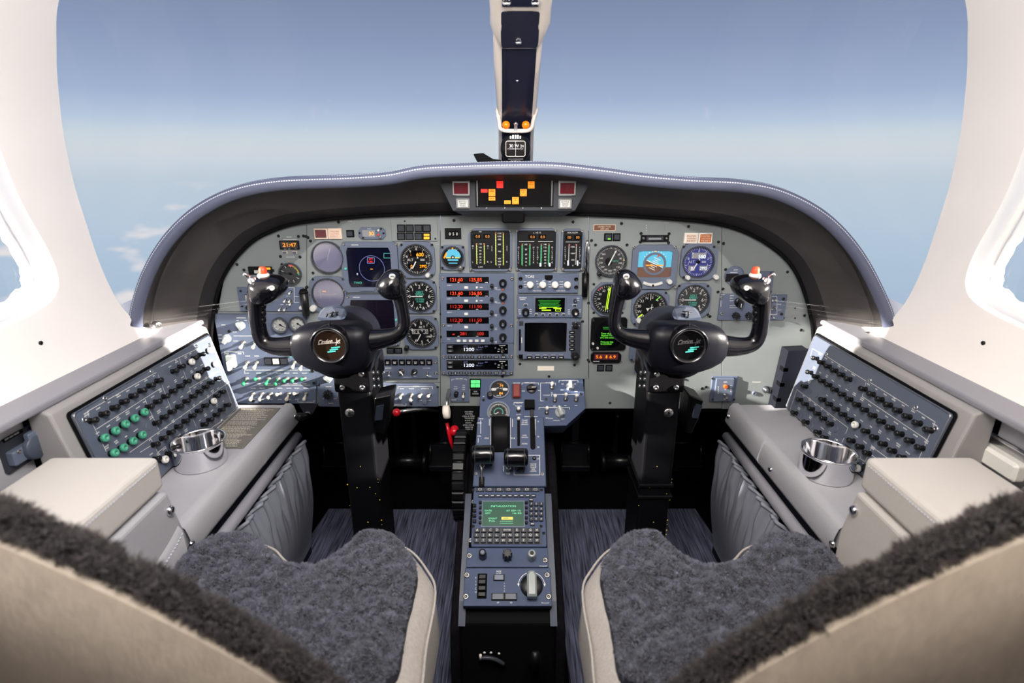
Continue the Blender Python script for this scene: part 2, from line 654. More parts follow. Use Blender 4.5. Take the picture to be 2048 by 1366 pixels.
class Pl:
    """a flat panel in the cockpit: point, right axis, up axis; measured in mm"""
    def __init__(s, p, ex, ey):
        s.p, s.ex, s.ey = Vector(p), Vector(ex).normalized(), Vector(ey).normalized()
        s.n = s.ex.cross(s.ey).normalized()
        s.ey = s.n.cross(s.ex)

    def hit(s, u, v):
        d = ray(u, v)
        return d * (s.p.dot(s.n) / d.dot(s.n))

    def loc(s, u, v):
        q = s.hit(u, v) - s.p
        return Vector((q.dot(s.ex) * 1000, q.dot(s.ey) * 1000))

    def M(s, u, v, lift=0.0):
        h = s.hit(u, v) + s.n * lift
        return Matrix(((s.ex.x, s.ey.x, s.n.x, h.x), (s.ex.y, s.ey.y, s.n.y, h.y), (s.ex.z, s.ey.z, s.n.z, h.z), (0, 0, 0, 1)))

    def k(s, u, v):
        return (s.loc(u + 1, v) - s.loc(u - 1, v)).length / 2

    def kv(s, u, v):
        return (s.loc(u, v + 1) - s.loc(u, v - 1)).length / 2


_shared = {}


def shared(key, fn):
    if key not in _shared:
        _shared[key] = fn()
    return _shared[key]


class T:
    """a thing mounted on a panel plane; coordinates given at photo scale and turned into mm on that plane"""
    def __init__(s, pl, name, label, cat, u, v, group=None, lift=0.0):
        s.pl = pl; s.o = pl.loc(u, v); s.kk = pl.k(u, v)
        s.root = thing(name, label, cat, pl.M(u, v, lift), group)

    def xy(s, u, v):
        q = s.pl.loc(u, v) - s.o
        return (q.x, q.y)

    def poly(s, pts):
        return [s.xy(*p) for p in pts]

    def rc(s, u0, v0, u1, v1, c=0.0, r=0.0):
        (x0, y1), (x1, y0) = s.xy(u0, v0), s.xy(u1, v1)
        # keep it rectangular on the panel
        um, vm = (u0 + u1) / 2, (v0 + v1) / 2
        x0, x1 = s.xy(u0, vm)[0], s.xy(u1, vm)[0]
        y1, y0 = s.xy(um, v0)[1], s.xy(um, v1)[1]
        if c: return cham(x0, y0, x1, y1, c * s.kk)
        return rrect(x0, y0, x1, y1, r * s.kk)

    def plate(s, u0, v0, u1, v1, z1, m, z0=0.0, c=0.0, r=0.0, bev=0.6, name='plate', label=None):
        mb = MB(); mb.prism(s.rc(u0, v0, u1, v1, c, r), z0, z1, m, bev)
        return mb.build(name, s.root, label=label)

    def put(s, me, u, v, z, name, label=None, rot=0.0):
        o = bpy.data.objects.new(name, me); COL.objects.link(o); o.parent = s.root
        x, y = s.xy(u, v)
        o.location = (x * 0.001, y * 0.001, z * 0.001); o.rotation_euler = (0, 0, rot)
        if label: o['label'] = label
        return o

    def screw(s, u, v, r=3.2, z=0.0, m='screw', name='screw'):
        def f():
            mb = MB()
            mb.lathe([(r, 0), (r, 0.9), (r * 0.8, 1.5), (r * 0.42, 1.5), (r * 0.36, 0.7)], m, 12)
            return mb.mesh('screw', 0.001)
        return s.put(shared(('screw', r, m), f), u, v, z, name)

    def knob(s, u, v, r, h=12, m='black_knob', z=0.0, name='knob', kind='round', rot=0.0, cap=None, label=None):
        R = r * s.kk

        def f():
            mb = MB()
            if kind == 'round':
                mb.lathe([(R * 1.05, 0), (R, h * 0.55), (R * 0.97, h * 0.9), (R * 0.85, h), (R * 0.5, h), (0.01, h * 0.98)], m, 20)
                if cap: mb.prism(circ(R * 0.5, 14), h, h + 0.5, cap)
            elif kind == 'step':
                mb.lathe([(R * 1.1, 0), (R * 1.05, h * 0.45), (R * 0.72, h * 0.5), (R * 0.68, h * 0.95), (R * 0.55, h), (0.01, h)], m, 20)
                if cap: mb.prism(circ(R * 0.36, 12), h, h + 0.5, cap)
            elif kind == 'pointer':
                mb.lathe([(R, 0), (R, h * 0.25), (R * 0.9, h * 0.35), (0.01, h * 0.35)], m, 20)
                mb.prism([(-R * 0.42, -R * 0.95), (R * 0.42, -R * 0.95), (R * 0.42, R * 0.7), (0, R * 1.15), (-R * 0.42, R * 0.7)], 0, h, m, R * 0.12)
                mb.rect(-R * 0.06, 0, R * 0.06, R * 0.85, cap or 'white_print', h + 0.1)
            elif kind == 'flute':
                pts = []
                for i in range(32):
                    q = R * (1.0 if i % 4 < 2 else 0.72)
                    a = 2 * math.pi * i / 32
                    pts.append((q * math.cos(a), q * math.sin(a)))
                mb.prism(pts, 0, h, m, R * 0.08)
            return mb.mesh('knob', 0.001)
        return s.put(shared(('knob', round(R, 1), h, m, kind, cap), f), u, v, z, name, label, rot)

    def toggle(s, u, v, m='cream_knob', z=0.0, k=1.0, tilt=-0.25, name='toggle_switch', base='screw'):
        def f():
            mb = MB()
            mb.lathe([(5.0 * k, 0), (5.0 * k, 1.6), (3.6 * k, 2.6), (3.2 * k, 4.5), (0.01, 4.5)], base, 10)
            t = tilt
            Mx = Matrix.Rotation(-t, 4, 'X')
            mb.lathe([(1.6 * k, 3), (2.2 * k, 10 * k), (3.6 * k, 15 * k), (3.9 * k, 18 * k), (3.0 * k, 20.5 * k), (0.01, 21 * k)], m, 10, M=Mx)
            return mb.mesh('toggle', 0.001)
        return s.put(shared(('tog', m, k, tilt, base), f), u, v, z, name)

    def button(s, u, v, w, h, z0=0.0, z1=3.0, m='black', name='button', face=None, r=0.8, label=None, bev=0.8, fz=0.15):
        x, y = s.xy(u, v)
        W, H = w * s.kk / 2, h * s.kk / 2

        def f():
            mb = MB(); mb.prism(rrect(-W, -H, W, H, r * s.kk), 0, z1 - z0, m, bev)
            if face:
                mb.prism(rrect(-W * 0.78, -H * 0.76, W * 0.78, H * 0.76), z1 - z0 - 0.2, z1 - z0 + fz, face)
            return mb.mesh('button', 0.001)
        return s.put(shared(('btn', round(W, 1), round(H, 1), z1 - z0, m, face, r, bev), f), u, v, z0, name, label)

    def letters(s, items, m='white_print', z=0.2, name='lettering', bold=0.0):
        """items: (string, u, v, cap height px[, width px[, material]])"""
        mb = MB()
        for it in items:
            x, y = s.xy(it[1], it[2])
            w = it[4] * s.kk if len(it) > 4 and it[4] else None
            mb.text(it[0], x, y, it[3] * s.kk, it[5] if len(it) > 5 else m, z, w=w, bold=bold)
        return mb.build(name, s.root)

    def lines(s, segs, w=0.8, m='white_print', z=0.2, name='printed_lines'):
        mb = MB()
        for (a, b, c, d) in segs:
            x0, y0 = s.xy(a, b); x1, y1 = s.xy(c, d)
            mb.bar(x0, y0, x1, y1, w * s.kk, m, z)
        return mb.build(name, s.root)

    def dashes(s, items, m='white_print', z=0.2, name='fine_print'):
        """print too small to read: rows of short strokes (u, v, width px, height px)"""
        mb = MB(); r_ = random.Random(len(items))
        for (u, v, w, h) in items:
            x, y = s.xy(u, v); k = s.kk
            a = -w / 2
            while a < w / 2 - 0.2:
                l = r_.uniform(0.7, 1.5)
                mb.rect(x + a * k, y - h * k / 2, x + min(a + l, w / 2) * k, y + h * k / 2 * r_.uniform(0.6, 1), m, z)
                a += l + r_.uniform(0.25, 0.5)
        return mb.build(name, s.root, kind='stuff')


def cdt_fill(outer, holes, step):
    """triangulate a 2D region with interior points so that it can be bent; returns pts, tris"""
    P, E = [], []

    def loop(pts):
        b = len(P)
        P.extend([Vector((p[0], p[1])) for p in pts])
        E.extend([(b + i, b + (i + 1) % len(pts)) for i in range(len(pts))])
    loop(outer)
    for h in holes: loop(h)
    O = np.array([(p[0], p[1]) for p in outer]); H = [np.array([(p[0], p[1]) for p in h]) for h in holes]

    def inside(poly, X, Y):
        r = np.zeros(X.shape, bool); n = len(poly); j = n - 1
        for i in range(n):
            xi, yi, xj, yj = poly[i, 0], poly[i, 1], poly[j, 0], poly[j, 1]
            c = ((yi > Y) != (yj > Y)) & (X < (xj - xi) * (Y - yi) / ((yj - yi) or 1e-12) + xi)
            r ^= c; j = i
        return r

    def dist(poly, X, Y):
        d = np.full(X.shape, 1e9); n = len(poly)
        for i in range(n):
            a, b = poly[i], poly[(i + 1) % n]
            e = b - a; L2 = (e ** 2).sum() or 1e-12
            t = np.clip(((X - a[0]) * e[0] + (Y - a[1]) * e[1]) / L2, 0, 1)
            d = np.minimum(d, np.hypot(X - a[0] - t * e[0], Y - a[1] - t * e[1]))
        return d
    lo, hi = O.min(0), O.max(0)
    gx, gy = np.meshgrid(np.arange(lo[0], hi[0], step), np.arange(lo[1], hi[1], step))
    gx = gx + (np.arange(gx.shape[0])[:, None] % 2) * step / 2
    X, Y = gx.ravel(), gy.ravel()
    ok = inside(O, X, Y) & (dist(O, X, Y) > step * 0.45)
    for h in H:
        ok &= ~inside(h, X, Y) & (dist(h, X, Y) > step * 0.45)
    P.extend([Vector((float(a), float(b))) for a, b in zip(X[ok], Y[ok])])
    vs, es, fs, _, _, _ = delaunay_2d_cdt(P, E, [], 0, 1e-7)
    V = np.array([v[:] for v in vs])
    F = np.array([f for f in fs if len(f) == 3])
    C = V[F].mean(1)
    k = inside(O, C[:, 0], C[:, 1])
    for h in H: k &= ~inside(h, C[:, 0], C[:, 1])
    F = F[k]
    a = V[F[:, 1]] - V[F[:, 0]]; b = V[F[:, 2]] - V[F[:, 0]]
    neg = (a[:, 0] * b[:, 1] - a[:, 1] * b[:, 0]) < 0
    F[neg] = F[neg][:, ::-1]
    dO = dist(O, V[:, 0], V[:, 1])
    return V, [tuple(int(i) for i in f) for f in F], dO
# ------------------------------------------------------------------ cockpit shell
_wz = [-0.40, -0.32, -0.25, -0.15, -0.04, 0.06, 0.13, 0.19, 0.25, 0.31, 0.36, 0.40]
_wx = [0.625, 0.655, 0.692, 0.715, 0.720, 0.702, 0.668, 0.618, 0.550, 0.455, 0.345, 0.22]
_wzz = np.linspace(-0.40, 0.40, 161)
_wxx = np.interp(_wzz, _wz, _wx)
for _ in range(60):
    _wxx[1:-1] = (_wxx[:-2] + 2 * _wxx[1:-1] + _wxx[2:]) / 4


def xwall(z):
    return float(np.interp(z, _wzz, _wxx))


def wall_hit(u, v):
    d = ray(u, v); t = 0.8
    for _ in range(60):
        t = 0.5 * t + 0.5 * (xwall(d.z * t) / abs(d.x))
    return d * t


# edge of the liner along the windshield, and the side window opening, in (y, z)
pillar_px = [(268, 655), (262, 636), (238, 606), (210, 552), (180, 470), (150, 375), (131, 290), (119, 200), (113, 100), (118, 0)]
pe = [wall_hit(*p) for p in pillar_px]
pillar_edge = [(p.y, p.z) for p in pe]
y_top = pillar_edge[-1][0]
front = [(1.03, -0.315)] + pillar_edge + [(y_top - 0.035, 0.27), (y_top - 0.10, 0.345)]
front = [(p.x, p.y) for p in catmull(front, 5)]
outer_yz = front + [(0.3, 0.345), (-0.25, 0.345), (-0.9, 0.345), (-0.9, -0.1), (-0.9, -0.315), (-0.25, -0.315), (0.4, -0.315)]
win_yz = [(p.x, p.y) for p in catmull([(.770, .082), (.803, .030), (.832, -.073), (.850, -.145), (.838, -.192), (.79, -.214), (.70, -.2235),
                                       (.685, -.2225), (.655, -.205), (.645, -.15), (.645, .0), (.650, .08), (.664, .112), (.69, .122), (.73, .112)], 6, True)]  # unseen aft edge brought forward to crop the beams


def offset_yz(pts, d):
    return inset(pts, d)


def side_wall(sg, nm, wn, lab):
    V, F, _ = cdt_fill(outer_yz, [win_yz], 0.03)
    mb = MB()
    vs = [(sg * xwall(z), y, z) for y, z in V]
    mb.add(vs, F if sg < 0 else [f[::-1] for f in F], 'liner', True)
    # lip of the liner turned outwards along the windshield
    rows = [[(sg * xwall(z), y, z) for y, z in front],
            [(sg * (xwall(z) + 0.006), y + 0.005, z) for y, z in front],
            [(sg * (xwall(z) + 0.03), y + 0.006, z) for y, z in front]]
    mb.grid(rows, 'liner', True, flip=(sg < 0))
    # two small fastener heads
    w = struct(mb, nm, lab)
    for (u, v) in ((80, 686),):
        q = wall_hit(u, v)
        m2 = MB()
        m2.lathe([(0.0032, 0), (0.0032, 0.0015), (0.0022, 0.0024), (0.0001, 0.0022)], 'screw_dark', 12,
                 M=Matrix.Translation((sg * (abs(q.x) - 0.0005), q.y, q.z)) @ Matrix.Rotation(-sg * math.pi / 2, 4, 'Y'))
        o = m2.build('fastener'); o.parent = w
    # window: reveal, ring, rough seal, pane
    e = wn
    rings = []
    for d, dx in ((0.0, 0.0), (0.002, 0.004), (0.003, 0.014), (0.004, 0.024), (0.005, 0.030)):
        o2 = offset_yz(win_yz, d)
        rings.append([(sg * (xwall(z) + dx), y, z) for y, z in o2])
    mb = MB()
    mb.grid(rings, 'reveal', True, wrap=True, flip=(sg > 0))
    win = struct(mb, e, 'white moulded reveal of the ' + ('left' if sg < 0 else 'right') + ' cockpit side window')
    m2 = MB()
    path = [Vector((sg * (xwall(z) + 0.029), y, z)) for y, z in offset_yz(win_yz, 0.006)]
    m2.tube(path, 0.004, 'liner', 8, closed=True)
    o = m2.build('window_ring'); o.parent = win
    m3 = MB(); r_ = random.Random(3)
    rows = []
    for d, dx in ((0.0035, 0.0285), (0.007, 0.037), (0.010, 0.042), (0.015, 0.045)):
        rows.append([(sg * (xwall(z) + dx + r_.uniform(-.0025, .0025)), y + r_.uniform(-.003, .003), z + r_.uniform(-.003, .003)) for y, z in offset_yz(win_yz, d)])
    m3.grid(rows, 'reveal', True, wrap=True, flip=(sg > 0))
    o = m3.build('window_seal'); o.parent = win
    m4 = MB()
    V2, F2, _ = cdt_fill(offset_yz(win_yz, 0.011), [], 0.05)
    m4.add([(sg * (xwall(z) + 0.044), y, z) for y, z in V2], F2 if sg < 0 else [f[::-1] for f in F2], 'pane', True)
    o = m4.build('window_pane'); o.parent = win
    return w


side_wall(-1, 'wall_left', 'window_1', 'white moulded left cockpit side wall and windshield pillar')
side_wall(1, 'wall_right', 'window_2', 'warm white moulded right cockpit side wall and windshield pillar')

# ceiling aft of the windshield and the aft bulkhead opening behind the seats
mb = MB()
arc = []
for i in range(17):
    x = -0.42 + 0.84 * i / 16
    arc.append((x, 0.345 + 0.06 * (1 - (x / 0.42) ** 2)))
rows = [[(x, y, z) for x, z in arc] for y in (y_top - 0.11, 0.4, 0.0, -0.5, -0.9)]
mb.grid(rows, 'ceiling', True)
struct(mb, 'ceiling', 'cream cockpit ceiling above the seats')
mb = MB()
mb.box(-0.75, -0.92, FLOOR, 0.75, -0.9, 0.42, 'ceiling')
struct(mb, 'wall_back', 'cream cabin bulkhead behind the seats')

# windshield panes either side of the centre post
def windshield(sg, nm):
    edge = [(sg * (xwall(z) + 0.028), y + 0.004, z) for y, z in front[4:]]
    rows = []
    n = len(edge)
    for i, (x, y, z) in enumerate(edge):
        t = i / (n - 1)
        yc = 1.21 - 0.42 * ((z + 0.31) / 0.66)          # where the pane meets the centre post
        zc = z * 1.0 + 0.03
        row = []
        for k in range(13):
            s_ = k / 12
            xx = x * (1 - s_) + sg * 0.03 * s_
            yy = y + (yc - y) * math.sin(s_ * math.pi / 2) if yc > y else y + (yc - y) * s_
            row.append((xx, yy, z + (zc - z) * s_))
        rows.append(row)
    mb = MB(); mb.grid(rows, 'pane', True, flip=(sg > 0))
    return struct(mb, nm, ('left' if sg < 0 else 'right') + ' windshield pane beside the centre post')


windshield(-1, 'window_3')
windshield(1, 'window_4')

# white sill outside the liner at the foot of each pillar
for sg, nm in ((-1, 'trim_1'), (1, 'trim_2')):
    mb = MB()
    mb.grid([[(sg * 0.698, 1.0, -0.30), (sg * 0.72, 0.985, -0.285), (sg * 0.76, 0.96, -0.275)],
             [(sg * 0.70, 1.20, -0.27), (sg * 0.72, 1.16, -0.262), (sg * 0.75, 1.12, -0.262)]], 'reveal', True, flip=(sg > 0))
    struct(mb, nm, 'white sill under the ' + ('left' if sg < 0 else 'right') + ' windshield corner')

# floor, firewall and footwell
mb = MB(); mb.box(-0.70, -0.9, FLOOR - 0.03, 0.70, 1.62, FLOOR, 'floor_black')
struct(mb, 'floor', 'black carpeted cockpit floor')
mb = MB(); mb.box(-0.72, 1.58, FLOOR, 0.72, 1.60, -0.20, 'firewall')
struct(mb, 'wall_front', 'black firewall at the back of the footwell')
for sg, nm in ((-1, 'wall_skin_left'), (1, 'wall_skin_right')):
    mb = MB(); mb.box(min(sg * 0.678, sg * 0.70), -0.9, FLOOR, max(sg * 0.678, sg * 0.70), 1.60, -0.318, 'footwell')
    struct(mb, nm, 'dark lower fuselage skin outside the ' + ('left' if sg < 0 else 'right') + ' console')
# ------------------------------------------------------------------ glareshield
YP = 1.07
lip_px = [(287, 700), (272, 645), (285, 580), (312, 518), (350, 465), (400, 421), (470, 386), (560, 368), (700, 362), (780, 356), (850, 343),
          (950, 338), (1030, 336), (1110, 337), (1200, 347), (1280, 358), (1370, 366), (1480, 372), (1560, 389), (1640, 431),
          (1700, 490), (1745, 563), (1778, 648), (1764, 712)]
edge_px = [(424, 690), (428, 640), (438, 583), (456, 541), (483, 505), (518, 475), (578, 450), (650, 439), (730, 432), (790, 429), (860, 427),
           (950, 426), (1030, 426), (1100, 427), (1190, 429), (1260, 432), (1340, 437), (1420, 445), (1480, 460), (1537, 490),
           (1577, 526), (1602, 573), (1620, 640), (1624, 690)]
lip3 = []
for u, v in lip_px:
    t = min(1.0, abs(u - 1026) / 700)
    lip3.append(PY(u, v, 0.930 + 0.022 * t * t))
edge3 = [PY(u, v, YP - 0.004) for u, v in edge_px]
lip = catmull(lip3, 8)
edge = catmull(edge3, 8)
hood = wthing('glareshield', 'dark leather glareshield hood with stitched rolled edge over the instrument panel', 'glareshield', (0, YP, -0.05))
cen = Vector((0.0, 0, -0.40))


def outward(p):
    o = Vector((p.x * 0.55, 0, p.z - cen.z)); o.normalize(); return o


# inside of the hood in three leather panels with recessed seams
prof = [(0.02, 0.004), (0.15, 0.010), (0.285, 0.016), (0.30, 0.020), (0.315, 0.016), (0.46, 0.020), (0.62, 0.018), (0.80, 0.006), (1.0, 0.0)]
rows = []
for t, bl in prof:
    rows.append([lip[i].lerp(edge[i], t) + outward(lip[i]) * bl for i in range(len(lip))])
mb = MB(); mb.grid(rows[:5], 'hood_leather', True); mb.build('outer_lining', hood)
mb = MB(); mb.grid(rows[4:8], 'hood_leather', True); mb.build('inner_lining', hood)
mb = MB(); mb.grid(rows[7:], 'hood_trim', True); mb.build('panel_trim', hood)
mb = MB(); mb.tube([p + Vector((0, -0.006, 0)) for p in edge], 0.0035, 'matt_black', 8); mb.build('edge_seal', hood)
# under cover sheet sloping from mid hood to the panel
lo = [lip[i].lerp(edge[i], 0.72) + Vector((0, 0, -0.002)) for i in range(48, 137)]
# rolled edge
mb = MB(); mb.tube(lip, 0.0105, 'hood_roll', 12); roll = mb.build('rolled_edge', hood)
# stitches in two rows on the roll
for off in (0.45, 1.15):
    mb = MB()
    L = 0.0; nxt = 0.0
    for i in range(len(lip) - 1):
        a, b = lip[i], lip[i + 1]
        seg = (b - a).length
        while nxt < L + seg:
            f = (nxt - L) / seg
            p = a.lerp(b, f); tdir = (b - a).normalized()
            n = (outward(p) * math.sin(off) + Vector((0, -1, 0)) * math.cos(off)).normalized()
            q = p + n * 0.01095
            sd = tdir.cross(n) * 0.0009
            mb.add([q - tdir * .0014 - sd, q + tdir * .0014 - sd, q + tdir * .0014 + sd, q - tdir * .0014 + sd], [(0, 1, 2, 3)], 'thread')
            nxt += 0.0042
        L += seg
    sub(mb, 'stitching', roll, kind='stuff')
# top skin running forward to the windshield
rows = [[p + outward(p) * 0.008 for p in lip],
        [p + outward(p) * 0.010 + Vector((0, 0.03, 0)) for p in lip],
        [p + outward(p) * (-0.004) + Vector((0, 0.12, 0)) for p in lip],
        [p + outward(p) * (-0.03) + Vector((0, 0.25, 0)) for p in lip],
        [Vector((p.x * 0.96, 1.585, p.z - 0.06)) for p in lip]]
mb = MB(); mb.grid(rows, 'hood_roll', True, flip=True); mb.build('top_skin', hood)
# snap fasteners at the hood ends
for (u, v, t) in ((316, 650, 0.24), (1733, 671, 0.24)):
    p = PY(u, v, 0.965)
    mb = MB()
    d = Vector((1 if p.x < 0 else -1, -0.65, 0)).normalized()
    mm = Matrix.Translation(p) @ d.to_track_quat('Z', 'Y').to_matrix().to_4x4()
    mb.lathe([(0.0065, -0.01), (0.0065, 0.002), (0.005, 0.004), (0.0035, 0.003), (0.0030, 0.005), (0.0001, 0.006)], 'screw', 14, M=mm)
    mb.build('snap_fastener', hood)

# centre annunciator box under the hood
pa = Pl((0, 1.0, -0.06), (1, 0, 0), (0, 0, 1))
an = T(pa, 'annunciator_box', 'black warning annunciator box with lit red and amber captions under the glareshield', 'annunciator', 1028, 390)
mb = MB()
mb.prism(an.poly([(876, 361), (906, 422), (1150, 422), (1183, 361), (1150, 340), (906, 340)])[::1], -60, 0, 'bezel_dark', 0.8)
mb.build('housing', an.root)
mb = MB()
A = an.poly([(906, 422), (1150, 422)]); B = an.poly([(932, 436), (1126, 436)])
mb.add([(A[0][0], A[0][1], 0), (A[1][0], A[1][1], 0), (B[1][0], B[1][1], -22), (B[0][0], B[0][1], -22), (A[0][0], A[0][1], -60), (A[1][0], A[1][1], -60), (B[1][0], B[1][1], -60), (B[0][0], B[0][1], -60)],
       [(0, 3, 2, 1), (0, 4, 7, 3), (1, 2, 6, 5)], 'bezel_dark')
mb.build('lower_bevel', an.root)
an.plate(951, 357, 1107, 414, 2.0, 'black', bev=0.8, name='display_frame')
an.plate(957, 360, 1101, 411, 2.4, 'screen', z0=1.0, bev=0, name='display')
for (u) in (954.5, 1103.5):
    an.plate(u - 1, 359, u + 1, 412, 3.2, 'steel', bev=0.2, name='display_rail')
for (u, v, h, m) in ((968.6, 381.4, 7, 'e_red'), (999.8, 369, 14, 'e_red'), (984, 385, 14, 'e_orange'), (984, 397.3, 7, 'e_orange'),
                     (1015, 404, 7, 'e_orange'), (1031, 401, 14, 'e_orange'), (1046.7, 385, 14, 'e_orange'), (1062.4, 369.7, 14, 'e_orange')):
    an.plate(u - 6.6, v - h / 2, u + 6.6, v + h / 2, 2.7, m, z0=2.3, bev=0, name='caption_light', label=('lit red' if m == 'e_red' else 'lit amber') + ' warning caption')
an.dashes([(984, 380, 7, 1.2), (984, 383, 9, 1.2), (980, 390, 3, 1.2), (988, 390, 3, 1.2), (984, 397, 9, 1.3), (1015, 404, 9, 1.3), (1031, 396, 8, 1.2),
           (1031, 400, 5, 1.2), (1027, 406, 3, 1.2), (1035, 406, 3, 1.2), (1046.7, 380, 9, 1.2), (1046.7, 384, 4, 1.2), (1043, 390, 3, 1.2), (1051, 390, 3, 1.2),
           (1062.4, 365, 6, 1.2), (1062.4, 369, 8, 1.2), (1059, 375, 3, 1.2), (1066, 375, 3, 1.2)], 'caption_text', 2.9)
an.dashes([(968.6, 381, 9, 1.2), (999.8, 366, 6, 1.0), (999.8, 371, 8, 1.0)], 'maroon', 2.9)
for u in (973, 1010, 1046, 1083):
    an.screw(u, 355.5, 1.6, 0.6, 'steel'); an.screw(u, 416, 1.6, 0.6, 'steel')
for u, v in ((922.5, 376), (1134, 376)):
    an.button(u, v, 35, 29, 0, 5, 'steel', 'lens_frame', r=1)
    an.button(u, v + 0.5, 28, 21, 4, 6, 'red_lens', 'warning_lens', label='dark red square warning lens')
    an.dashes([(u, v - 5, 8, 1.3), (u, v, 6, 1.3), (u, v + 5, 8, 1.3)], 'maroon', 6.3)
for u, v in ((926, 407), (1130, 407.5)):
    an.button(u, v, 28, 20, 0, 4, 'steel', 'button_frame', r=1)
    an.button(u, v, 21, 14, 3.5, 5, 'gauge_white', 'push_button')
    an.letters([('BOTTLE', u, v - 4, 3, 15), ('ARMED', u, v, 3, 13), ('PUSH', u, v + 4, 3, 10)], 'matt_black', 5.2)
mb = MB(); mb.prism(an.rc(1003, 424, 1050, 448, r=7), -40, -8, 'matt_black', 3); mb.build('knob_cover', an.root)
mb = MB(); mb.prism(an.rc(998, 424, 1055, 432, r=2), -40, -14, 'black', 1); mb.build('cover_flange', an.root)
# ------------------------------------------------------------------ main instrument panel
pm = Pl((0, YP, -0.27), (1, 0, 0), (0, 0, 1))
ip = T(pm, 'instrument_panel', 'grey green main instrument panel spanning the cockpit under the glareshield', 'panel', 1024, 600)
top_px = [(p.x, p.y) for p in catmull(edge_px, 3)]
# three panel plates split at the seams
def plate_poly(u0, u1, bottom, nm, m='panel'):
    t = [(u, v - 3) for u, v in top_px if u0 < u < u1]
    def at(u):
        for a, b in zip(top_px, top_px[1:]):
            if a[0] <= u <= b[0] and b[0] > a[0]:
                return a[1] + (b[1] - a[1]) * (u - a[0]) / (b[0] - a[0]) - 3
        return 690
    if u0 > 430: t = [(u0, at(u0))] + t
    if u1 < 1610: t = t + [(u1, at(u1))]
    mb = MB(); mb.prism(ip.poly(t + bottom), -4, 0, m, 0.4)
    return mb.build(nm, ip.root)


plate_poly(0, 613, [(613, 623), (427, 623)], 'panel_plate')
plate_poly(614, 880, [(880, 765), (614, 765)], 'panel_plate')
plate_poly(881, 1177, [(1177, 758), (962, 758), (962, 812), (881, 812)], 'panel_plate')
plate_poly(1178, 1443, [(1443, 817), (1178, 817)], 'panel_plate')
plate_poly(1444, 2000, [(1612, 720), (1568, 818), (1444, 818)], 'panel_plate')
mb = MB()
mb.prism(ip.poly([(427, 624), (613, 624), (613, 766), (880, 766), (880, 812), (636, 812), (636, 808), (462, 808)]), -4, 0, 'panel', 0.4)
mb.build('panel_plate', ip.root)
mb = MB(); mb.prism(ip.poly([(1178, 757), (1178, 817), (1169, 817), (1169, 757)]), -4, 0, 'panel', 0.2); mb.build('panel_plate', ip.root)
for (u, v) in ((677, 444), (607, 472), (612, 473), (557, 472), (597, 473), (616, 475), (621, 482), (561, 513), (600, 514), (474, 529), (564, 529), (626, 546),
               (488, 540), (546, 541), (437, 616), (482, 580), (614, 574), (908, 441), (1146, 444), (1243, 447), (1377, 453), (1183, 481), (1191, 490), (1254, 490),
               (1437, 484), (1447, 487), (1451, 539), (1446, 578), (1436, 584), (1250, 554), (1575, 544), (1177, 606), (1609, 631), (1165, 643), (1176, 720), (1149, 730), (1040, 728),
               (1005, 753), (1098, 753), (1220, 806), (1404, 777), (1412, 774), (1462, 811), (1532, 811), (1420, 633), (1464, 706), (881, 575), (882, 628), (1602, 660), (883, 674), (622, 590)):
    ip.screw(u, v, 3.0, -0.3, 'screw_dark')
ip.dashes([(1293, 451, 1.5, 1.5), (1293, 456, 1.5, 1.5), (1293, 461, 1.5, 1.5), (578, 474, 9, 1.6), (580, 479, 26, 1.5), (581, 514, 17, 1.5), (700, 442, 8, 1.5), (1513, 764, 18, 1.6)], z=0.15)
# round blanking plates
for (u, v, r) in ((1314, 459, 16), (1578, 625, 11)):
    x, y = ip.xy(u, v)
    mb = MB(); mb.prism(circ(r * 0.98, 28, x, y), -0.2, 0.7, 'panel', 0.3); mb.build('blanking_plate', ip.root)
for (u, v) in ((1566, 616), (1590, 616), (1568, 636), (1590, 636)):
    ip.screw(u, v, 1.5, 0, 'screw_dark')


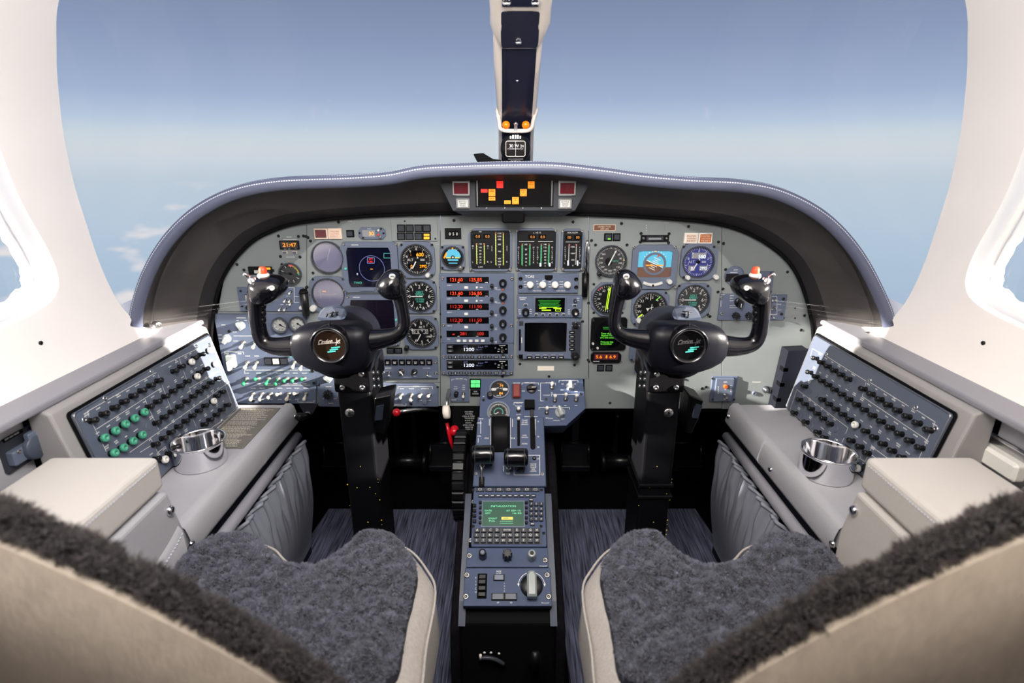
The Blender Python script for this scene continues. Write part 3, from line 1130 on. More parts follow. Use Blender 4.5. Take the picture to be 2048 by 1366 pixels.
# -------- dial instruments
def dial(name, label, u, v, r, bez='square', bw=None, face='dial', ticks=(), nums=(), hands=(), glass='gauge_glass', depth=7,
         knobs=(), screws=True, bm='bezel', extra=None, bu=0, bv=0, lettering=(), cat='gauge', ringm='bezel_dark', hub=True, lift=0.0):
    t = T(pm, name, label, cat, u, v, lift=lift)
    k = t.kk; R = r * k
    W = (bw or r + 6) * k
    n = 48
    inner = circ(R + 0.6, n, a0=math.pi / 4)
    ox, oy = bu * k, -bv * k

    def sq(W_, c):
        o = []
        for i in range(n):
            a = math.pi / 4 + 2 * math.pi * i / n
            cx, cy = math.cos(a), math.sin(a)
            q = W_ / max(abs(cx), abs(cy))
            # cut corners
            s_ = abs(cx * q) + abs(cy * q)
            lim = 2 * W_ - c
            if s_ > lim: q *= lim / s_
            o.append((cx * q + ox, cy * q + oy))
        return o
    if bez != 'none':
        mb = MB()
        if bez == 'round':
            ou = circ(W, n, a0=math.pi / 4)
        else:
            ou = sq(W, W * (0.30 if bez == 'square' else 0.55))
        mb.frame(ou, circ(R + 2.6, n, a0=math.pi / 4), 0, depth, bm, depth - 1.0)
        mb.frame(circ(R + 3.2, n, a0=math.pi / 4), inner, depth - 2, depth + 1.2, ringm, depth - 4)
        mb.build('bezel', t.root)
    zf = depth - 4 if bez != 'none' else 1
    mb = MB(); mb.prism(circ(R + 0.8, 40), zf - 1, zf, face); df = mb.build('dial_face', t.root)
    mb = MB()
    for (cnt, a0, a1, r0, r1, w, m) in ticks:
        for i in range(cnt):
            a = math.radians(90 - (a0 + (a1 - a0) * i / max(1, cnt - 1)))
            c_, s_ = math.cos(a), math.sin(a)
            mb.bar(R * r0 * c_, R * r0 * s_, R * r1 * c_, R * r1 * s_, w, m, zf + 0.2)
    for (st, a, rr, h) in nums:
        an_ = math.radians(90 - a)
        mb.text(st, R * rr * math.cos(an_), R * rr * math.sin(an_), h * R, 'white_print', zf + 0.22)
    for it in lettering:
        mb.text(it[0], it[1] * R, it[2] * R, it[3] * R, it[4] if len(it) > 4 else 'white_print', zf + 0.3, w=(it[5] * R if len(it) > 5 else None))
    if mb.v:
        o = mb.build('markings', df)
    if extra:
        extra(t, R, zf)
    for (a, l0, l1, w, m) in hands:
        mb = MB(); an_ = math.radians(90 - a)
        c_, s_ = math.cos(an_), math.sin(an_)
        ww = w
        p = [(R * l0 * c_ + ww * s_, R * l0 * s_ - ww * c_), (R * l1 * 0.86 * c_ + ww * 0.8 * s_, R * l1 * 0.86 * s_ - ww * 0.8 * c_), (R * l1 * c_, R * l1 * s_),
             (R * l1 * 0.86 * c_ - ww * 0.8 * s_, R * l1 * 0.86 * s_ + ww * 0.8 * c_), (R * l0 * c_ - ww * s_, R * l0 * s_ + ww * c_)]
        mb.prism(p, zf + 0.8, zf + 1.3, m)
        mb.build('needle', t.root)
    if hands and hub:
        mb = MB(); mb.lathe([(R * .13, zf), (R * .13, zf + 1.6), (R * .08, zf + 2), (0.01, zf + 2)], 'black', 14); mb.build('needle_hub', t.root)
    mb = MB(); mb.add([(p[0], p[1], depth - 1.2 if bez != 'none' else 2.6) for p in circ(R + 0.7, 40)], [tuple(range(40))], glass); mb.build('cover_glass', t.root)
    if screws and bez in ('square', 'oct'):
        c = (W / k) * 0.84
        for a in (-1, 1):
            for b in (-1, 1):
                t.screw(u + bu + a * c, v + bv + b * c, 2.6, depth - 0.3 if bez == 'square' else 0, 'screw_dark')
    for (ku, kv, kr, km) in knobs:
        t.knob(ku, kv, kr, 10, km, depth - 1)
    return t


W_ = 'white_print'


def alt_digital(name, label, u, v, face, reading, main, lo1, lo2, glass, knobs):
    def ex(t, R, zf):
        mb = MB()
        seg = 'e_amber' if face == 'dial' else 'e_white'
        bg = 'screen' if face == 'dial' else 'lcd_grey'
        mb.rect(-.48 * R, .22 * R, .52 * R, .62 * R, bg, zf + .1)
        mb.rect(-.62 * R, -.62 * R, -.16 * R, -.28 * R, bg, zf + .1)
        mb.rect(.14 * R, -.62 * R, .70 * R, -.28 * R, bg, zf + .1)
        mb.text(main, .24 * R, .36 * R, .24 * R, seg, zf + .3, bold=.01)
        mb.text(':', -.38 * R, .38 * R, .2 * R, seg, zf + .3)
        mb.text(lo1, -.38 * R, -.45 * R, .2 * R, seg, zf + .3)
        mb.text(lo2, .42 * R, -.45 * R, .2 * R, seg, zf + .3, w=.48 * R)
        mb.text('ALT', -.45 * R, 0, .17 * R, W_, zf + .3)
        mb.rect(.25 * R, .02 * R, .55 * R, .05 * R, W_, zf + .3); mb.rect(.25 * R, -.06 * R, .55 * R, -.03 * R, W_, zf + .3)
        mb.build('digital_readout', t.root)
    return dial(name, label, u, v, 29, 'square', 36, face, [(50, 0, 352.8, .84, .96, .5, W_), (10, 0, 324, .80, .97, 1.1, W_)],
                [(str(i), 36 * i, .70 if i not in (0,) else .74, .15) for i in (0, 1, 2, 3, 6, 7, 8, 9)], [(208, -.2, .72, 1.2, W_)], glass, knobs=knobs, extra=ex, cat='altimeter', bu=0.5)


alt_digital('altimeter', 'round black altimeter with amber digits beside the left attitude screen', 834, 519, 'dial', '', '600', '0', '2992', 'gauge_glass',
            [(809, 552, 4, 'bezel_dark'), (857, 548, 4.5, 'gauge_white')])
alt_digital('altimeter', 'round blue faced altimeter below the right master warning lights', 1395, 523, 'dial_blue', '', '580', '0', '2992', 'gauge_glass',
            [(1372, 553, 4.5, 'gauge_white'), (1428, 552, 5, 'gauge_white')])


def vsi(label, u, v, face):
    return dial('vertical_speed_indicator', label, u, v, 29, 'square', 34, face,
                [(21, 180, 360, .84, .97, .6, W_), (21, 0, 180, .84, .97, .6, W_), (7, 195, 345, .76, .97, 1.3, W_), (7, 15, 165, .76, .97, 1.3, W_)],
                [('1', 315, .66, .22), ('2', 0, .68, .24), ('4', 45, .66, .22), ('6', 90, .66, .24), ('4', 135, .66, .22), ('2', 180, .68, .24), ('1', 225, .66, .22), ('0', 270, .70, .22)],
                [(270, -.2, .66, 1.1, W_)], lettering=[('VERT', 0, .30, .15, 'e_teal'), ('SPEED', 0, .14, .15, 'e_teal'), ('FT/MIN', 0, -.2, .13, 'e_teal'), ('X1000', 0, -.36, .13, 'e_teal')],
                hub=False, cat='gauge')


vsi('black vertical speed indicator left of the radio stack', 840, 592, 'dial')
vsi('grey faced vertical speed indicator above the right yoke clip', 1385, 599, 'dial_grey')


def alt2x(t, R, zf):
    mb = MB()
    mb.rect(-.66 * R, -.08 * R, .46 * R, .24 * R, W_, zf + .1); mb.rect(-.63 * R, -.05 * R, .43 * R, .21 * R, 'dial', zf + .2)
    for i, ch in enumerate('0600'):
        mb.text(ch, (-.5 + .27 * i) * R, .08 * R, .2 * R, W_, zf + .3)
    mb.text('ALT', .05 * R, .42 * R, .18 * R, W_, zf + .3)
    mb.text('1995', .50 * R, -.30 * R, .15 * R, W_, zf + .3)
    mb.build('counter_drum', t.root)


dial('standby_altimeter', 'black counter altimeter at the bottom of the left flight instruments', 843.5, 664.5, 28, 'square', 34, 'dial',
     [(50, 0, 352.8, .86, .97, .5, W_), (10, 0, 324, .80, .97, 1.1, W_)], [(str(i), 36 * i, .70, .20) for i in (0, 1, 2, 3, 4, 5, 6, 8, 9)],
     [(208, -.15, .74, 1.0, W_)], knobs=[(815, 693, 5, 'black_knob')], extra=alt2x, cat='altimeter')
# airspeed indicators
dial('airspeed_indicator', 'glare washed airspeed indicator at the far upper left of the flight instruments', 657, 514, 29, 'round', 32, 'dial_glare',
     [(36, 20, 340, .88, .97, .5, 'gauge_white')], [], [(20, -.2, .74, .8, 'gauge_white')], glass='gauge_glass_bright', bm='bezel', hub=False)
for (u, v) in ((626, 546), (688, 546)):
    pass


def asix(t, R, zf):
    mb = MB()
    mb.text('KNOTS', .32 * R, -.02 * R, .09 * R, 'e_teal', zf + .3)
    mb.bar(.06 * R, -.45 * R, .14 * R, -.62 * R, 1.2, 'black', zf + .3)
    mb.prism(circ(R * .28, 20, -.12 * R, -.06 * R), zf, zf + .25, 'dial')
    mb.rect(.86 * R, .02 * R, .98 * R, .08 * R, 'yellow', zf + .3)
    mb.build('dial_print', t.root)


dial('airspeed_indicator', 'grey round airspeed indicator beside the fuel flow gauge', 1221, 521, 28.5, 'round', 31, 'dial_grey',
     [(60, 0, 354, .86, .97, .5, W_), (20, 0, 342, .84, .97, .9, W_)],
     [(str(40 + 20 * i), 25 + 26 * i, .70, .12) for i in range(12)], [(25, -.35, .84, 1.2, W_)], extra=asix, knobs=[(1197, 546, 4.5, 'black_knob')], hub=False)
# left horizontal situation gauge


def hsiL(t, R, zf):
    mb = MB()
    mb.bar(-.5 * R, 0, .5 * R, 0, 1.2, 'gauge_white', zf + .3)
    for i in range(9):
        mb.bar(0, (-.45 + .11 * i) * R, .06 * R, (-.45 + .11 * i) * R, .6, 'gauge_white', zf + .3)
    mb.bar(-.55 * R, -.3 * R, -.55 * R, .34 * R, .9, 'gauge_white', zf + .3)
    mb.rect(-.40 * R, .16 * R, -.16 * R, .22 * R, 'e_amber', zf + .3)
    mb.build('deviation_bars', t.root)


dial('course_indicator', 'glare washed course deviation indicator behind the left yoke clip', 658.5, 587.5, 30, 'square', 36, 'dial_glare',
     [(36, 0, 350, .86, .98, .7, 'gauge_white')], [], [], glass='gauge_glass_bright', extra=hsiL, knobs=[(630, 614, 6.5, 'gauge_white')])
# small round gauge with coloured arc


def oxy(t, R, zf):
    mb = MB()
    for a0, a1, m in ((-5, 25, 'e_scale_red'), (25, 85, 'yellow'), (85, 100, 'green_knob')):
        n = 8; vs = []
        for i in range(n + 1):
            a = math.radians(90 - (a0 + (a1 - a0) * i / n))
            vs += [(R * .78 * math.cos(a), R * .78 * math.sin(a), zf + .25), (R * .95 * math.cos(a), R * .95 * math.sin(a), zf + .25)]
        mb.add(vs, [(2 * i, 2 * i + 1, 2 * i + 3, 2 * i + 2) for i in range(n)], m)
    mb.build('colour_arc', t.root)


dial('pressure_gauge', 'small round gauge with red and yellow arc near the left yoke top', 582, 547, 19.5, 'round', 22, 'dial_grey',
     [(8, -70, 200, .7, .95, .9, W_)], [], [(280, -.2, .72, 1.4, 'black')], extra=oxy)
for (u, v, lb) in ((564, 647, 'small white gauge left of its twin above the lower left switches'), (599, 645, 'small white gauge right of its twin beside the left yoke hub')):
    dial('suction_gauge', lb, u, v, 13, 'round', 15.5, 'gauge_white', [(9, 0, 320, .62, .95, .8, 'dial_grey')], [], [(120, -.2, .6, 1, 'dial_grey')], lift=.006)
# standby attitude


def sadi(t, R, zf):
    mb = MB()
    th = [math.pi * i / 20 for i in range(21)]
    q = .82
    mb.add([(R * q * math.cos(a), R * q * math.sin(a), zf + .2) for a in th], [tuple(range(21))], 'sky_blue')
    mb.add([(R * q * math.cos(a), -R * q * math.sin(a), zf + .2) for a in th], [tuple(range(20, -1, -1))], 'dial')
    mb.bar(-.7 * R, -.05 * R, .7 * R, -.05 * R, 2.0, 'lcd_yellow', zf + .35)
    mb.bar(-.55 * R, -.28 * R, .55 * R, -.28 * R, 3.6, 'sky_blue', zf + .3)
    mb.bar(-.45 * R, -.6 * R, .45 * R, -.6 * R, 2.0, 'sky_blue', zf + .3)
    mb.bar(-.9 * R, -.1 * R, -.62 * R, .45 * R, 3.0, 'e_orange', zf + .4)
    for i in range(7):
        a = math.radians(60 + 10 * i)
        mb.bar(.8 * R * math.cos(a), .8 * R * math.sin(a), .95 * R * math.cos(a), .95 * R * math.sin(a), .9, W_, zf + .4)
    mb.prism(circ(.2 * R, 14), zf + .3, zf + .6, 'dial'); mb.prism(circ(.1 * R, 10), zf + .6, zf + .8, 'gauge_white')
    mb.rect(-.07 * R, .84 * R, .07 * R, .99 * R, 'e_amber', zf + .4)
    mb.build('horizon_ball', t.root)


dial('standby_horizon', 'small round standby horizon above the radio stack', 906, 514, 19.5, 'square', 24.5, 'dial', [], [], [], extra=sadi,
     knobs=[(922, 534, 4.5, 'screw')], cat='attitude indicator')
# right side green-needle indicator


def navR(t, R, zf):
    mb = MB()
    mb.bar(-.05 * R, -.75 * R, .12 * R, .80 * R, 1.6, 'e_lime', zf + .3); mb.bar(-.15 * R, -.80 * R, .02 * R, .85 * R, 1.0, 'e_lime', zf + .3)
    mb.bar(-.9 * R, .55 * R, -.45 * R, .85 * R, 3.2, 'e_scale_red', zf + .3)
    mb.build('deviation_needles', t.root)


t = dial('radio_magnetic_indicator', 'octagonal bearing indicator with two lime needles behind the right yoke left horn', 1216, 597, 29, 'oct', 34, 'dial',
         [(36, 0, 350, .82, .96, .8, W_)], [(s_, 30 * i, .66, .15) for i, s_ in enumerate(['N', '3', '6', 'E', '12', '15', 'S', '21', '24', 'W', '30', '33'])], [], extra=navR, screws=True)
t.letters([('NAV 1', 1225, 627, 4)], z=7.3)


def rmi(t, R, zf):
    mb = MB()
    mb.bar(-.70 * R, .40 * R, .08 * R, -.35 * R, 1.0, 'dial', zf + .4)
    mb.bar(-.1 * R, -.65 * R, .5 * R, -.15 * R, 1.4, 'e_lime', zf + .4); mb.bar(.35 * R, .5 * R, .6 * R, .75 * R, 1.4, 'e_green', zf + .4)
    mb.bar(-.7 * R, -.62 * R, -.45 * R, -.42 * R, 2.0, 'e_lime', zf + .4)
    mb.bar(0, .5 * R, 0, 1.0 * R, 1.2, W_, zf + .4)
    mb.add([(-.25 * R, -.02 * R, zf + .5), (-.02 * R, -.02 * R, zf + .5), (-.13 * R, -.22 * R, zf + .5)][::-1], [(0, 1, 2)], W_)
    mb.bar(-.02 * R, -.02 * R, .22 * R, .05 * R, 1.4, W_, zf + .5); mb.bar(.1 * R, -.2 * R, .12 * R, .25 * R, 1.2, W_, zf + .5)
    for s_ in (.62, .36):
        pass
    mb.build('compass_pointers', t.root)


dial('compass_indicator', 'round compass indicator with green pointers behind the right yoke hub', 1299, 615, 31, 'square', 37, 'dial',
     [(72, 0, 355, .88, .98, .5, W_), (36, 0, 350, .84, .98, .9, W_)], [(s_, 30 * i - 20, .70, .17) for i, s_ in enumerate(['N', '3', '6', 'E', '12', '15', 'S', '21', '24', 'W', '30', '33'])], [],
     extra=rmi, knobs=[(1275, 638, 5, 'gauge_white')], cat='compass')
# ------------------------------------------------------------------ avionics on the main panel
def screen_unit(name, label, u0, v0, u1, v1, s, m, cat='display', c=5, depth=8, bm='bezel', corner=True, r=2):
    t = T(pm, name, label, cat, (u0 + u1) / 2, (v0 + v1) / 2)
    n = 40
    k = t.kk

    def sample(pts):
        # evenly resample an outline to n points by angle
        P = [Vector(p) for p in pts]; out = []
        cx = sum(p.x for p in P) / len(P); cy = sum(p.y for p in P) / len(P)
        for i in range(n):
            a = 2 * math.pi * i / n + 0.785398
            d = Vector((math.cos(a), math.sin(a))); best = 0
            for j in range(len(P)):
                p, q = P[j] - Vector((cx, cy)), P[(j + 1) % len(P)] - Vector((cx, cy))
                e = q - p; den = d.x * e.y - d.y * e.x
                if abs(den) < 1e-9: continue
                tt = (p.x * e.y - p.y * e.x) / den; ss = (p.x * d.y - p.y * d.x) / den
                if tt > 0 and -1e-6 <= ss <= 1 + 1e-6: best = max(best, tt)
            out.append((cx + d.x * best, cy + d.y * best))
        return out
    ou = sample(t.rc(u0, v0, u1, v1, c=c)); inn = sample(t.rc(*s, r=r) if r else t.rc(*s))
    mb = MB(); mb.frame(ou, inn, 0, depth, bm, depth - 3); mb.build('bezel', t.root)
    t.plate(s[0] - 1, s[1] - 1, s[2] + 1, s[3] + 1, depth - 3, m, z0=depth - 5, bev=0, name='screen')
    if corner:
        for a in (u0 + 4, u1 - 4):
            for b in (v0 + 4, v1 - 4):
                t.screw(a, b, 2.8, depth - 0.4, 'screw')
    t.zs = depth - 2.8
    return t


t = screen_unit('attitude_screen', 'square dark navy attitude screen between the left round gauges and altimeter', 686, 483, 798, 583, (697, 494, 784, 573), 'screen_navy')
mb = MB()
x0, y0 = t.xy(745, 536)
for i in range(40):
    a0, a1 = 2 * math.pi * i / 40, 2 * math.pi * (i + 1) / 40
    r = 25 * t.kk
    mb.bar(x0 + r * math.cos(a0), y0 + 1.02 * r * math.sin(a0), x0 + r * math.cos(a1), y0 + 1.02 * r * math.sin(a1), .6, 'e_blue', t.zs)
mb.build('display_circle', t.root)
t.letters([('TWO', 717, 564.5, 4.5, 16, 'e_teal'), ('ATT', 743, 517.5, 3.2, 8, 'e_red'), ('FAIL', 743, 522.5, 3.2, 9, 'e_red'), ('0', 716, 547, 4, None, 'e_white')], z=t.zs, name='display_text')
t.lines([(736, 514.5, 750, 514.5), (736, 525.5, 750, 525.5), (736, 514.5, 736, 525.5), (750, 514.5, 750, 525.5)], .7, 'e_blue', t.zs, 'display_box')
t.lines([(742, 537, 747, 537.2)], .9, 'e_amber', t.zs, 'display_mark')
t.lines([(769, 506, 783, 506), (769, 515, 783, 515), (769, 506, 769, 515)], .8, 'e_teal', t.zs, 'display_bracket')
t.dashes([(712, 488.5, 14, 1.5)], z=8.2)
t.plate(722, 575, 752, 580, 11, 'bezel', z0=7, r=2, name='handle')
t.knob(694, 535.5, 2.2, 4, 'e_teal', 8, name='indicator_lamp')
t = screen_unit('situation_screen', 'dark purple situation screen behind the left yoke hub', 694, 588, 799, 690, (705, 598, 791, 676), 'screen_purple')
t.dashes([(715, 592.5, 14, 1.5)], z=8.2)
t.knob(794, 637, 2.2, 4, 'e_teal', 8, name='indicator_lamp')

# engine instruments
def tape(t, u, v0, v1, m, marks, w=8, z=5.3):
    mb = MB()
    for s_ in (-1, 1):
        x, ya = t.xy(u + s_ * w, v0); _, yb = t.xy(u + s_ * w, v1)
        mb.bar(x, ya, x, yb, 1.0 * t.kk, m, z)
        n = int((v1 - v0) / 3)
        for i in range(n + 1):
            y = ya + (yb - ya) * i / n
            mb.bar(x, y, x - s_ * 2.2 * t.kk, y, .5 * t.kk, m, z)
        xr, yr = t.xy(u + s_ * w, v0 + 3)
        mb.bar(xr, ya, xr, yr, 1.4 * t.kk, 'e_scale_red', z + .1)
    for (st, vv) in marks:
        x, y = t.xy(u, vv)
        mb.text(st, x, y, 2.9 * t.kk, W_, z)
    mb.build('tape_scale', t.root)


def readout(t, u, v, s_, w=15):
    t.plate(u - w / 2, v - 4.5, u + w / 2, v + 4.5, 5.4, 'screen', z0=4, bev=0, name='digital_window')
    t.letters([(s_, u + 1, v, 5, None)], 'e_amber_dim', 5.6, 'digits')


t = screen_unit('engine_gauge', 'octagonal engine gauge with two yellow tape scales above the radio stack', 938, 456, 1024, 541, (942, 460, 1020, 537), 'dial', 'gauge', c=8, depth=8)
readout(t, 955, 472, '0.0'); readout(t, 974, 472, '0.0')
tape(t, 961, 486, 527, 'e_scale_yellow', [('110', 487), ('100', 494), ('90', 500.5), ('80', 507), ('60', 513), ('40', 519), ('20', 524)])
tape(t, 999, 465, 529, 'e_scale_yellow', [('1100', 466), ('1000', 472), ('900', 478), ('800', 488), ('700', 502), ('600', 516), ('400', 522), ('200', 528)])
t.letters([('N1', 961, 462.5, 3), ('L', 946, 523, 3.2), ('R', 976, 523, 3.2), ('L', 983, 523, 3.2), ('R', 1014, 523, 3.2), ('N', 946, 491, 3), ('1', 946, 495.5, 3), ('N', 976, 491, 3), ('1', 976, 495.5, 3),
           ('I', 984, 492, 3), ('T', 984, 496, 3), ('T', 984, 500, 3), ('I', 1014, 492, 3), ('T', 1014, 496, 3), ('T', 1014, 500, 3), ('% RPM', 961, 533, 2.4), ('C', 999, 533, 2.4)], z=5.3)
t = screen_unit('engine_gauge', 'octagonal engine gauge with two green tape scales above the traffic panel', 1030, 456, 1115, 541, (1034, 460, 1111, 537), 'dial', 'gauge', c=8, depth=8)
readout(t, 1064, 473, '0.0'); readout(t, 1084, 473, '0.0')
t.lines([(1038, 482, 1068, 482), (1076, 482, 1106, 482)], .8, z=5.3)
tape(t, 1052, 487, 529, 'e_scale_green', [('100', 488), ('80', 498), ('60', 508), ('40', 516), ('20', 523), ('0', 530)])
tape(t, 1090, 487, 529, 'e_scale_green', [('140', 488), ('120', 494), ('100', 501), ('80', 507), ('60', 513), ('40', 519), ('20', 525), ('0', 531)])
t.letters([('L  N2  R', 1074, 464.5, 3), ('L', 1037, 524, 3.2), ('R', 1067, 524, 3.2), ('L', 1075, 524, 3.2), ('R', 1104, 524, 3.2)] +
          [(c_, uu, 494 + 4 * i, 2.8) for uu, w in ((1037, 'OILPRES'), (1067, 'OILPRES'), (1075, 'OILTEMP'), (1104, 'OILTEMP')) for i, c_ in enumerate(w)], z=5.3)
t.lines([(1080.5, 525, 1080.5, 532), (1099, 525, 1099, 532)], 3.2, 'e_white', 5.5, 'level_bars')
t = screen_unit('fuel_flow_gauge', 'narrow octagonal fuel flow gauge beside the silver pen', 1121, 457, 1167, 541, (1125, 461, 1163, 537), 'dial', 'gauge', c=7, depth=8)
readout(t, 1137, 474, '00', 13); readout(t, 1154, 474, '00', 13)
t.letters([('FUEL FLOW', 1145, 464.5, 3, 20), ('L', 1129, 525, 3), ('R', 1159, 525, 3)] + [(c_, uu, 494 + 4 * i, 2.6) for uu in (1130, 1159) for i, c_ in enumerate('FUELQTY')], z=5.3)
t.lines([(1131, 483, 1158, 483)], .8, z=5.3)
tape(t, 1145, 488, 528, 'gauge_white', [('1500', 493), ('1000', 506), ('500', 519), ('0', 530)], w=7.5)
t.lines([(1135.5, 520, 1135.5, 530), (1154.5, 520, 1154.5, 530)], 2.6, 'e_white', 5.5, 'level_bars')

# pen in a holder beside the traffic panel
t = T(pm, 'pen', 'silver ballpoint pen standing in a black holder beside the fuel flow gauge', 'pen', 1170, 560)
mb = MB(); mb.tube([(0, t.xy(1170, 546)[1], 9), (0, t.xy(1170, 487)[1], 9), (0, t.xy(1170, 482)[1], 9), (0, t.xy(1170, 478.5)[1], 9)], [4.2, 4.0, 3.2, 1.2], 'chrome', 14); mb.build('barrel', t.root)
mb = MB(); mb.tube([(3.6, t.xy(1170, 512)[1], 10), (3.6, t.xy(1170, 486)[1], 10)], 1.1, 'chrome', 8); mb.build('pocket_clip', t.root)
t = T(pm, 'pen_holder', 'black tubular pen holder right of the traffic panel', 'holder', 1169, 568)
mb = MB(); a, b = t.xy(1169, 545)[1], t.xy(1169, 591)[1]
mb.tube([(0, a, 9), (0, b, 9)], [7.0, 5.6], 'black', 16); mb.build('tube', t.root)

# traffic panel
t = T(pm, 'traffic_panel', 'grey traffic alert panel with four white knobs', 'avionics', 1096, 565)
t.plate(1035.5, 546, 1156, 584.5, 7, 'plate')
t.letters([('TCAS', 1059, 551.5, 5, None)], z=7.2, bold=.012)
for u, h in ((1060, 10), (1085, 10), (1109.5, 10), (1134, 10)):
    t.knob(u, 568, 6.3, 12, 'white_knob', 7, kind='step')
for u, v in ((1041, 556), (1041, 572), (1151.5, 557), (1151.5, 573)):
    t.screw(u, v, 4.2, 6.4, 'black')
mb = MB(); mb.prism(t.poly([(1089, 549), (1105, 549), (1105, 555), (1101.5, 559), (1092, 559), (1089, 555)]), 6.8, 7.8, 'black', .3); mb.build('sensor_window', t.root)
t.dashes([(1050, 562, 5, 1.5), (1050, 567, 5, 1.5), (1051, 572, 5, 1.5), (1074, 561, 4, 1.5), (1075, 566, 4, 1.5), (1076, 572, 4, 1.5), (1099, 562, 5, 1.5), (1099, 567, 5, 1.5), (1100, 572, 6, 1.5),
          (1122, 562, 7, 1.5), (1122, 567, 7, 1.5), (1122, 572, 7, 1.5), (1087, 559, 6, 1.5)], z=7.2)
t.letters([('PUSH TO TST', 1074, 580, 2.6, 17), ('PUSH ABS N', 1121, 580, 2.6, 17)], z=7.2)

# green flight display radio
t = T(pm, 'navigation_radio', 'grey navigation unit with bright green text screen', 'avionics', 1098, 611)
t.plate(1034, 589.5, 1163, 632.5, 10, 'plate')
t.plate(1066, 590.5, 1132, 623, 11.5, 'bezel', z0=9, name='screen_frame')
t.plate(1070, 593, 1128.5, 621, 12, 'screen', z0=10, bev=0, name='screen')
t.dashes([(1098, 598 + 2.9 * i, 44 - (i % 3) * 4, 2.1) for i in range(5)], 'e_green_dim', 12.3, 'dim_display_rows')
t.dashes([(1085, 613, 14, 2.2), (1114, 613, 16, 2.2), (1098, 611.5, 30, 1.2)], 'e_lime', 12.5, 'bright_display_rows')
t.dashes([(1092, 617, 18, 2.4)], 'e_lime', 12.4, 'display_text')
t.lines([(1110, 615, 1120, 615), (1110, 619, 1120, 619), (1110, 615, 1110, 619), (1120, 615, 1120, 619)], .8, 'e_lime', 12.4, 'display_box')
t.knob(1051, 621, 7, 14, 'black_knob', 10, kind='step', cap='bezel'); t.knob(1149.5, 621.5, 7, 14, 'black_knob', 10, kind='step', cap='gauge_white')
t.knob(1149, 599, 3.4, 6, 'black_knob', 10, kind='round', cap='bezel')
for u, v, w in ((1051, 607, 8), (1148, 608, 8), (1072, 626.5, 7), (1085, 626.5, 7), (1099, 626.5, 7), (1113, 626.5, 7), (1126, 626.5, 7)):
    t.button(u, v, w, 4.6, 10, 12, 'gauge_white', r=.8, face='bezel_dark')
t.dashes([(1046, 593, 14, 1.6), (1045, 596, 11, 1.4)], z=10.2)
t.dashes([(1039, 617, 5, 1.6), (1039, 621, 5, 1.6), (1040, 625, 4, 1.6), (1061, 616, 4, 1.6), (1061, 620, 5, 1.6), (1061, 624, 5, 1.6), (1137, 617, 4, 1.6), (1137, 621, 5, 1.6), (1137, 625, 5, 1.6), (1159, 617, 3, 1.6), (1159, 621, 3, 1.6), (1155, 594, 5, 1.6), (1155, 598, 5, 1.6)], z=10.2)

# multifunction display
t = screen_unit('multifunction_display', 'large multifunction unit with blank black screen and side buttons', 1034, 634, 1161, 713.5, (1049, 642, 1132, 701), 'screen', c=0, depth=12, corner=False, r=0)
t.plate(1141, 640, 1160, 712, 12.4, 'bezel_dark', z0=11, r=2, name='button_strip')
t.knob(1150, 648, 5.5, 7, 'black_knob', 12.4, kind='step', name='joystick')
t.letters([('+', 1150, 641.5, 3), ('-', 1150, 655, 3), ('<', 1143.5, 648, 3), ('>', 1157, 648, 3)], z=12.7)
for v in (660.5, 669, 677.3, 685.5, 694):
    t.button(1142.5, v, 11, 5.2, 12, 15, 'black', r=1)
    t.dashes([(1142.5, v, 6, 1.3)], z=15.1)
t.knob(1149, 707.5, 7, 16, 'black_knob', 12, kind='step')
for u, s_ in ((1058.6, 'MAP'), (1074.6, 'WX'), (1090, 'TERR'), (1105.5, 'TRFC'), (1121, 'FPL')):
    t.button(u, 710, 11.5, 4.6, 12, 15, 'black', r=1.4); t.dashes([(u, 710, 6, 1.5)], z=15.1)
    t.lines([(u - 4, 705.6, u + 4, 705.6)], .6, z=12.3)
t.button(1042, 643, 8, 9, 12, 14, 'bezel_dark', 'photocell', r=.5); t.button(1041.5, 709, 8, 9, 12, 14, 'black', 'card_button', r=.5)
mb = MB(); mb.prism(t.rc(1037.5, 655, 1041.5, 697, r=1), 11.8, 12.6, 'black'); mb.prism(t.rc(1042.5, 671, 1044, 682), 11.8, 13.4, 'white_print'); mb.build('card_slot', t.root)
# data label under it
t = T(pm, 'blank_label', 'small cream paper label under the multifunction unit', 'label', 1091.5, 736.7)
t.plate(1075, 732, 1108, 741, 0.6, 'paper', bev=0, name='paper')
t.dashes([(1091, 737, 18, 1.0)], 'caption_cream', .7)

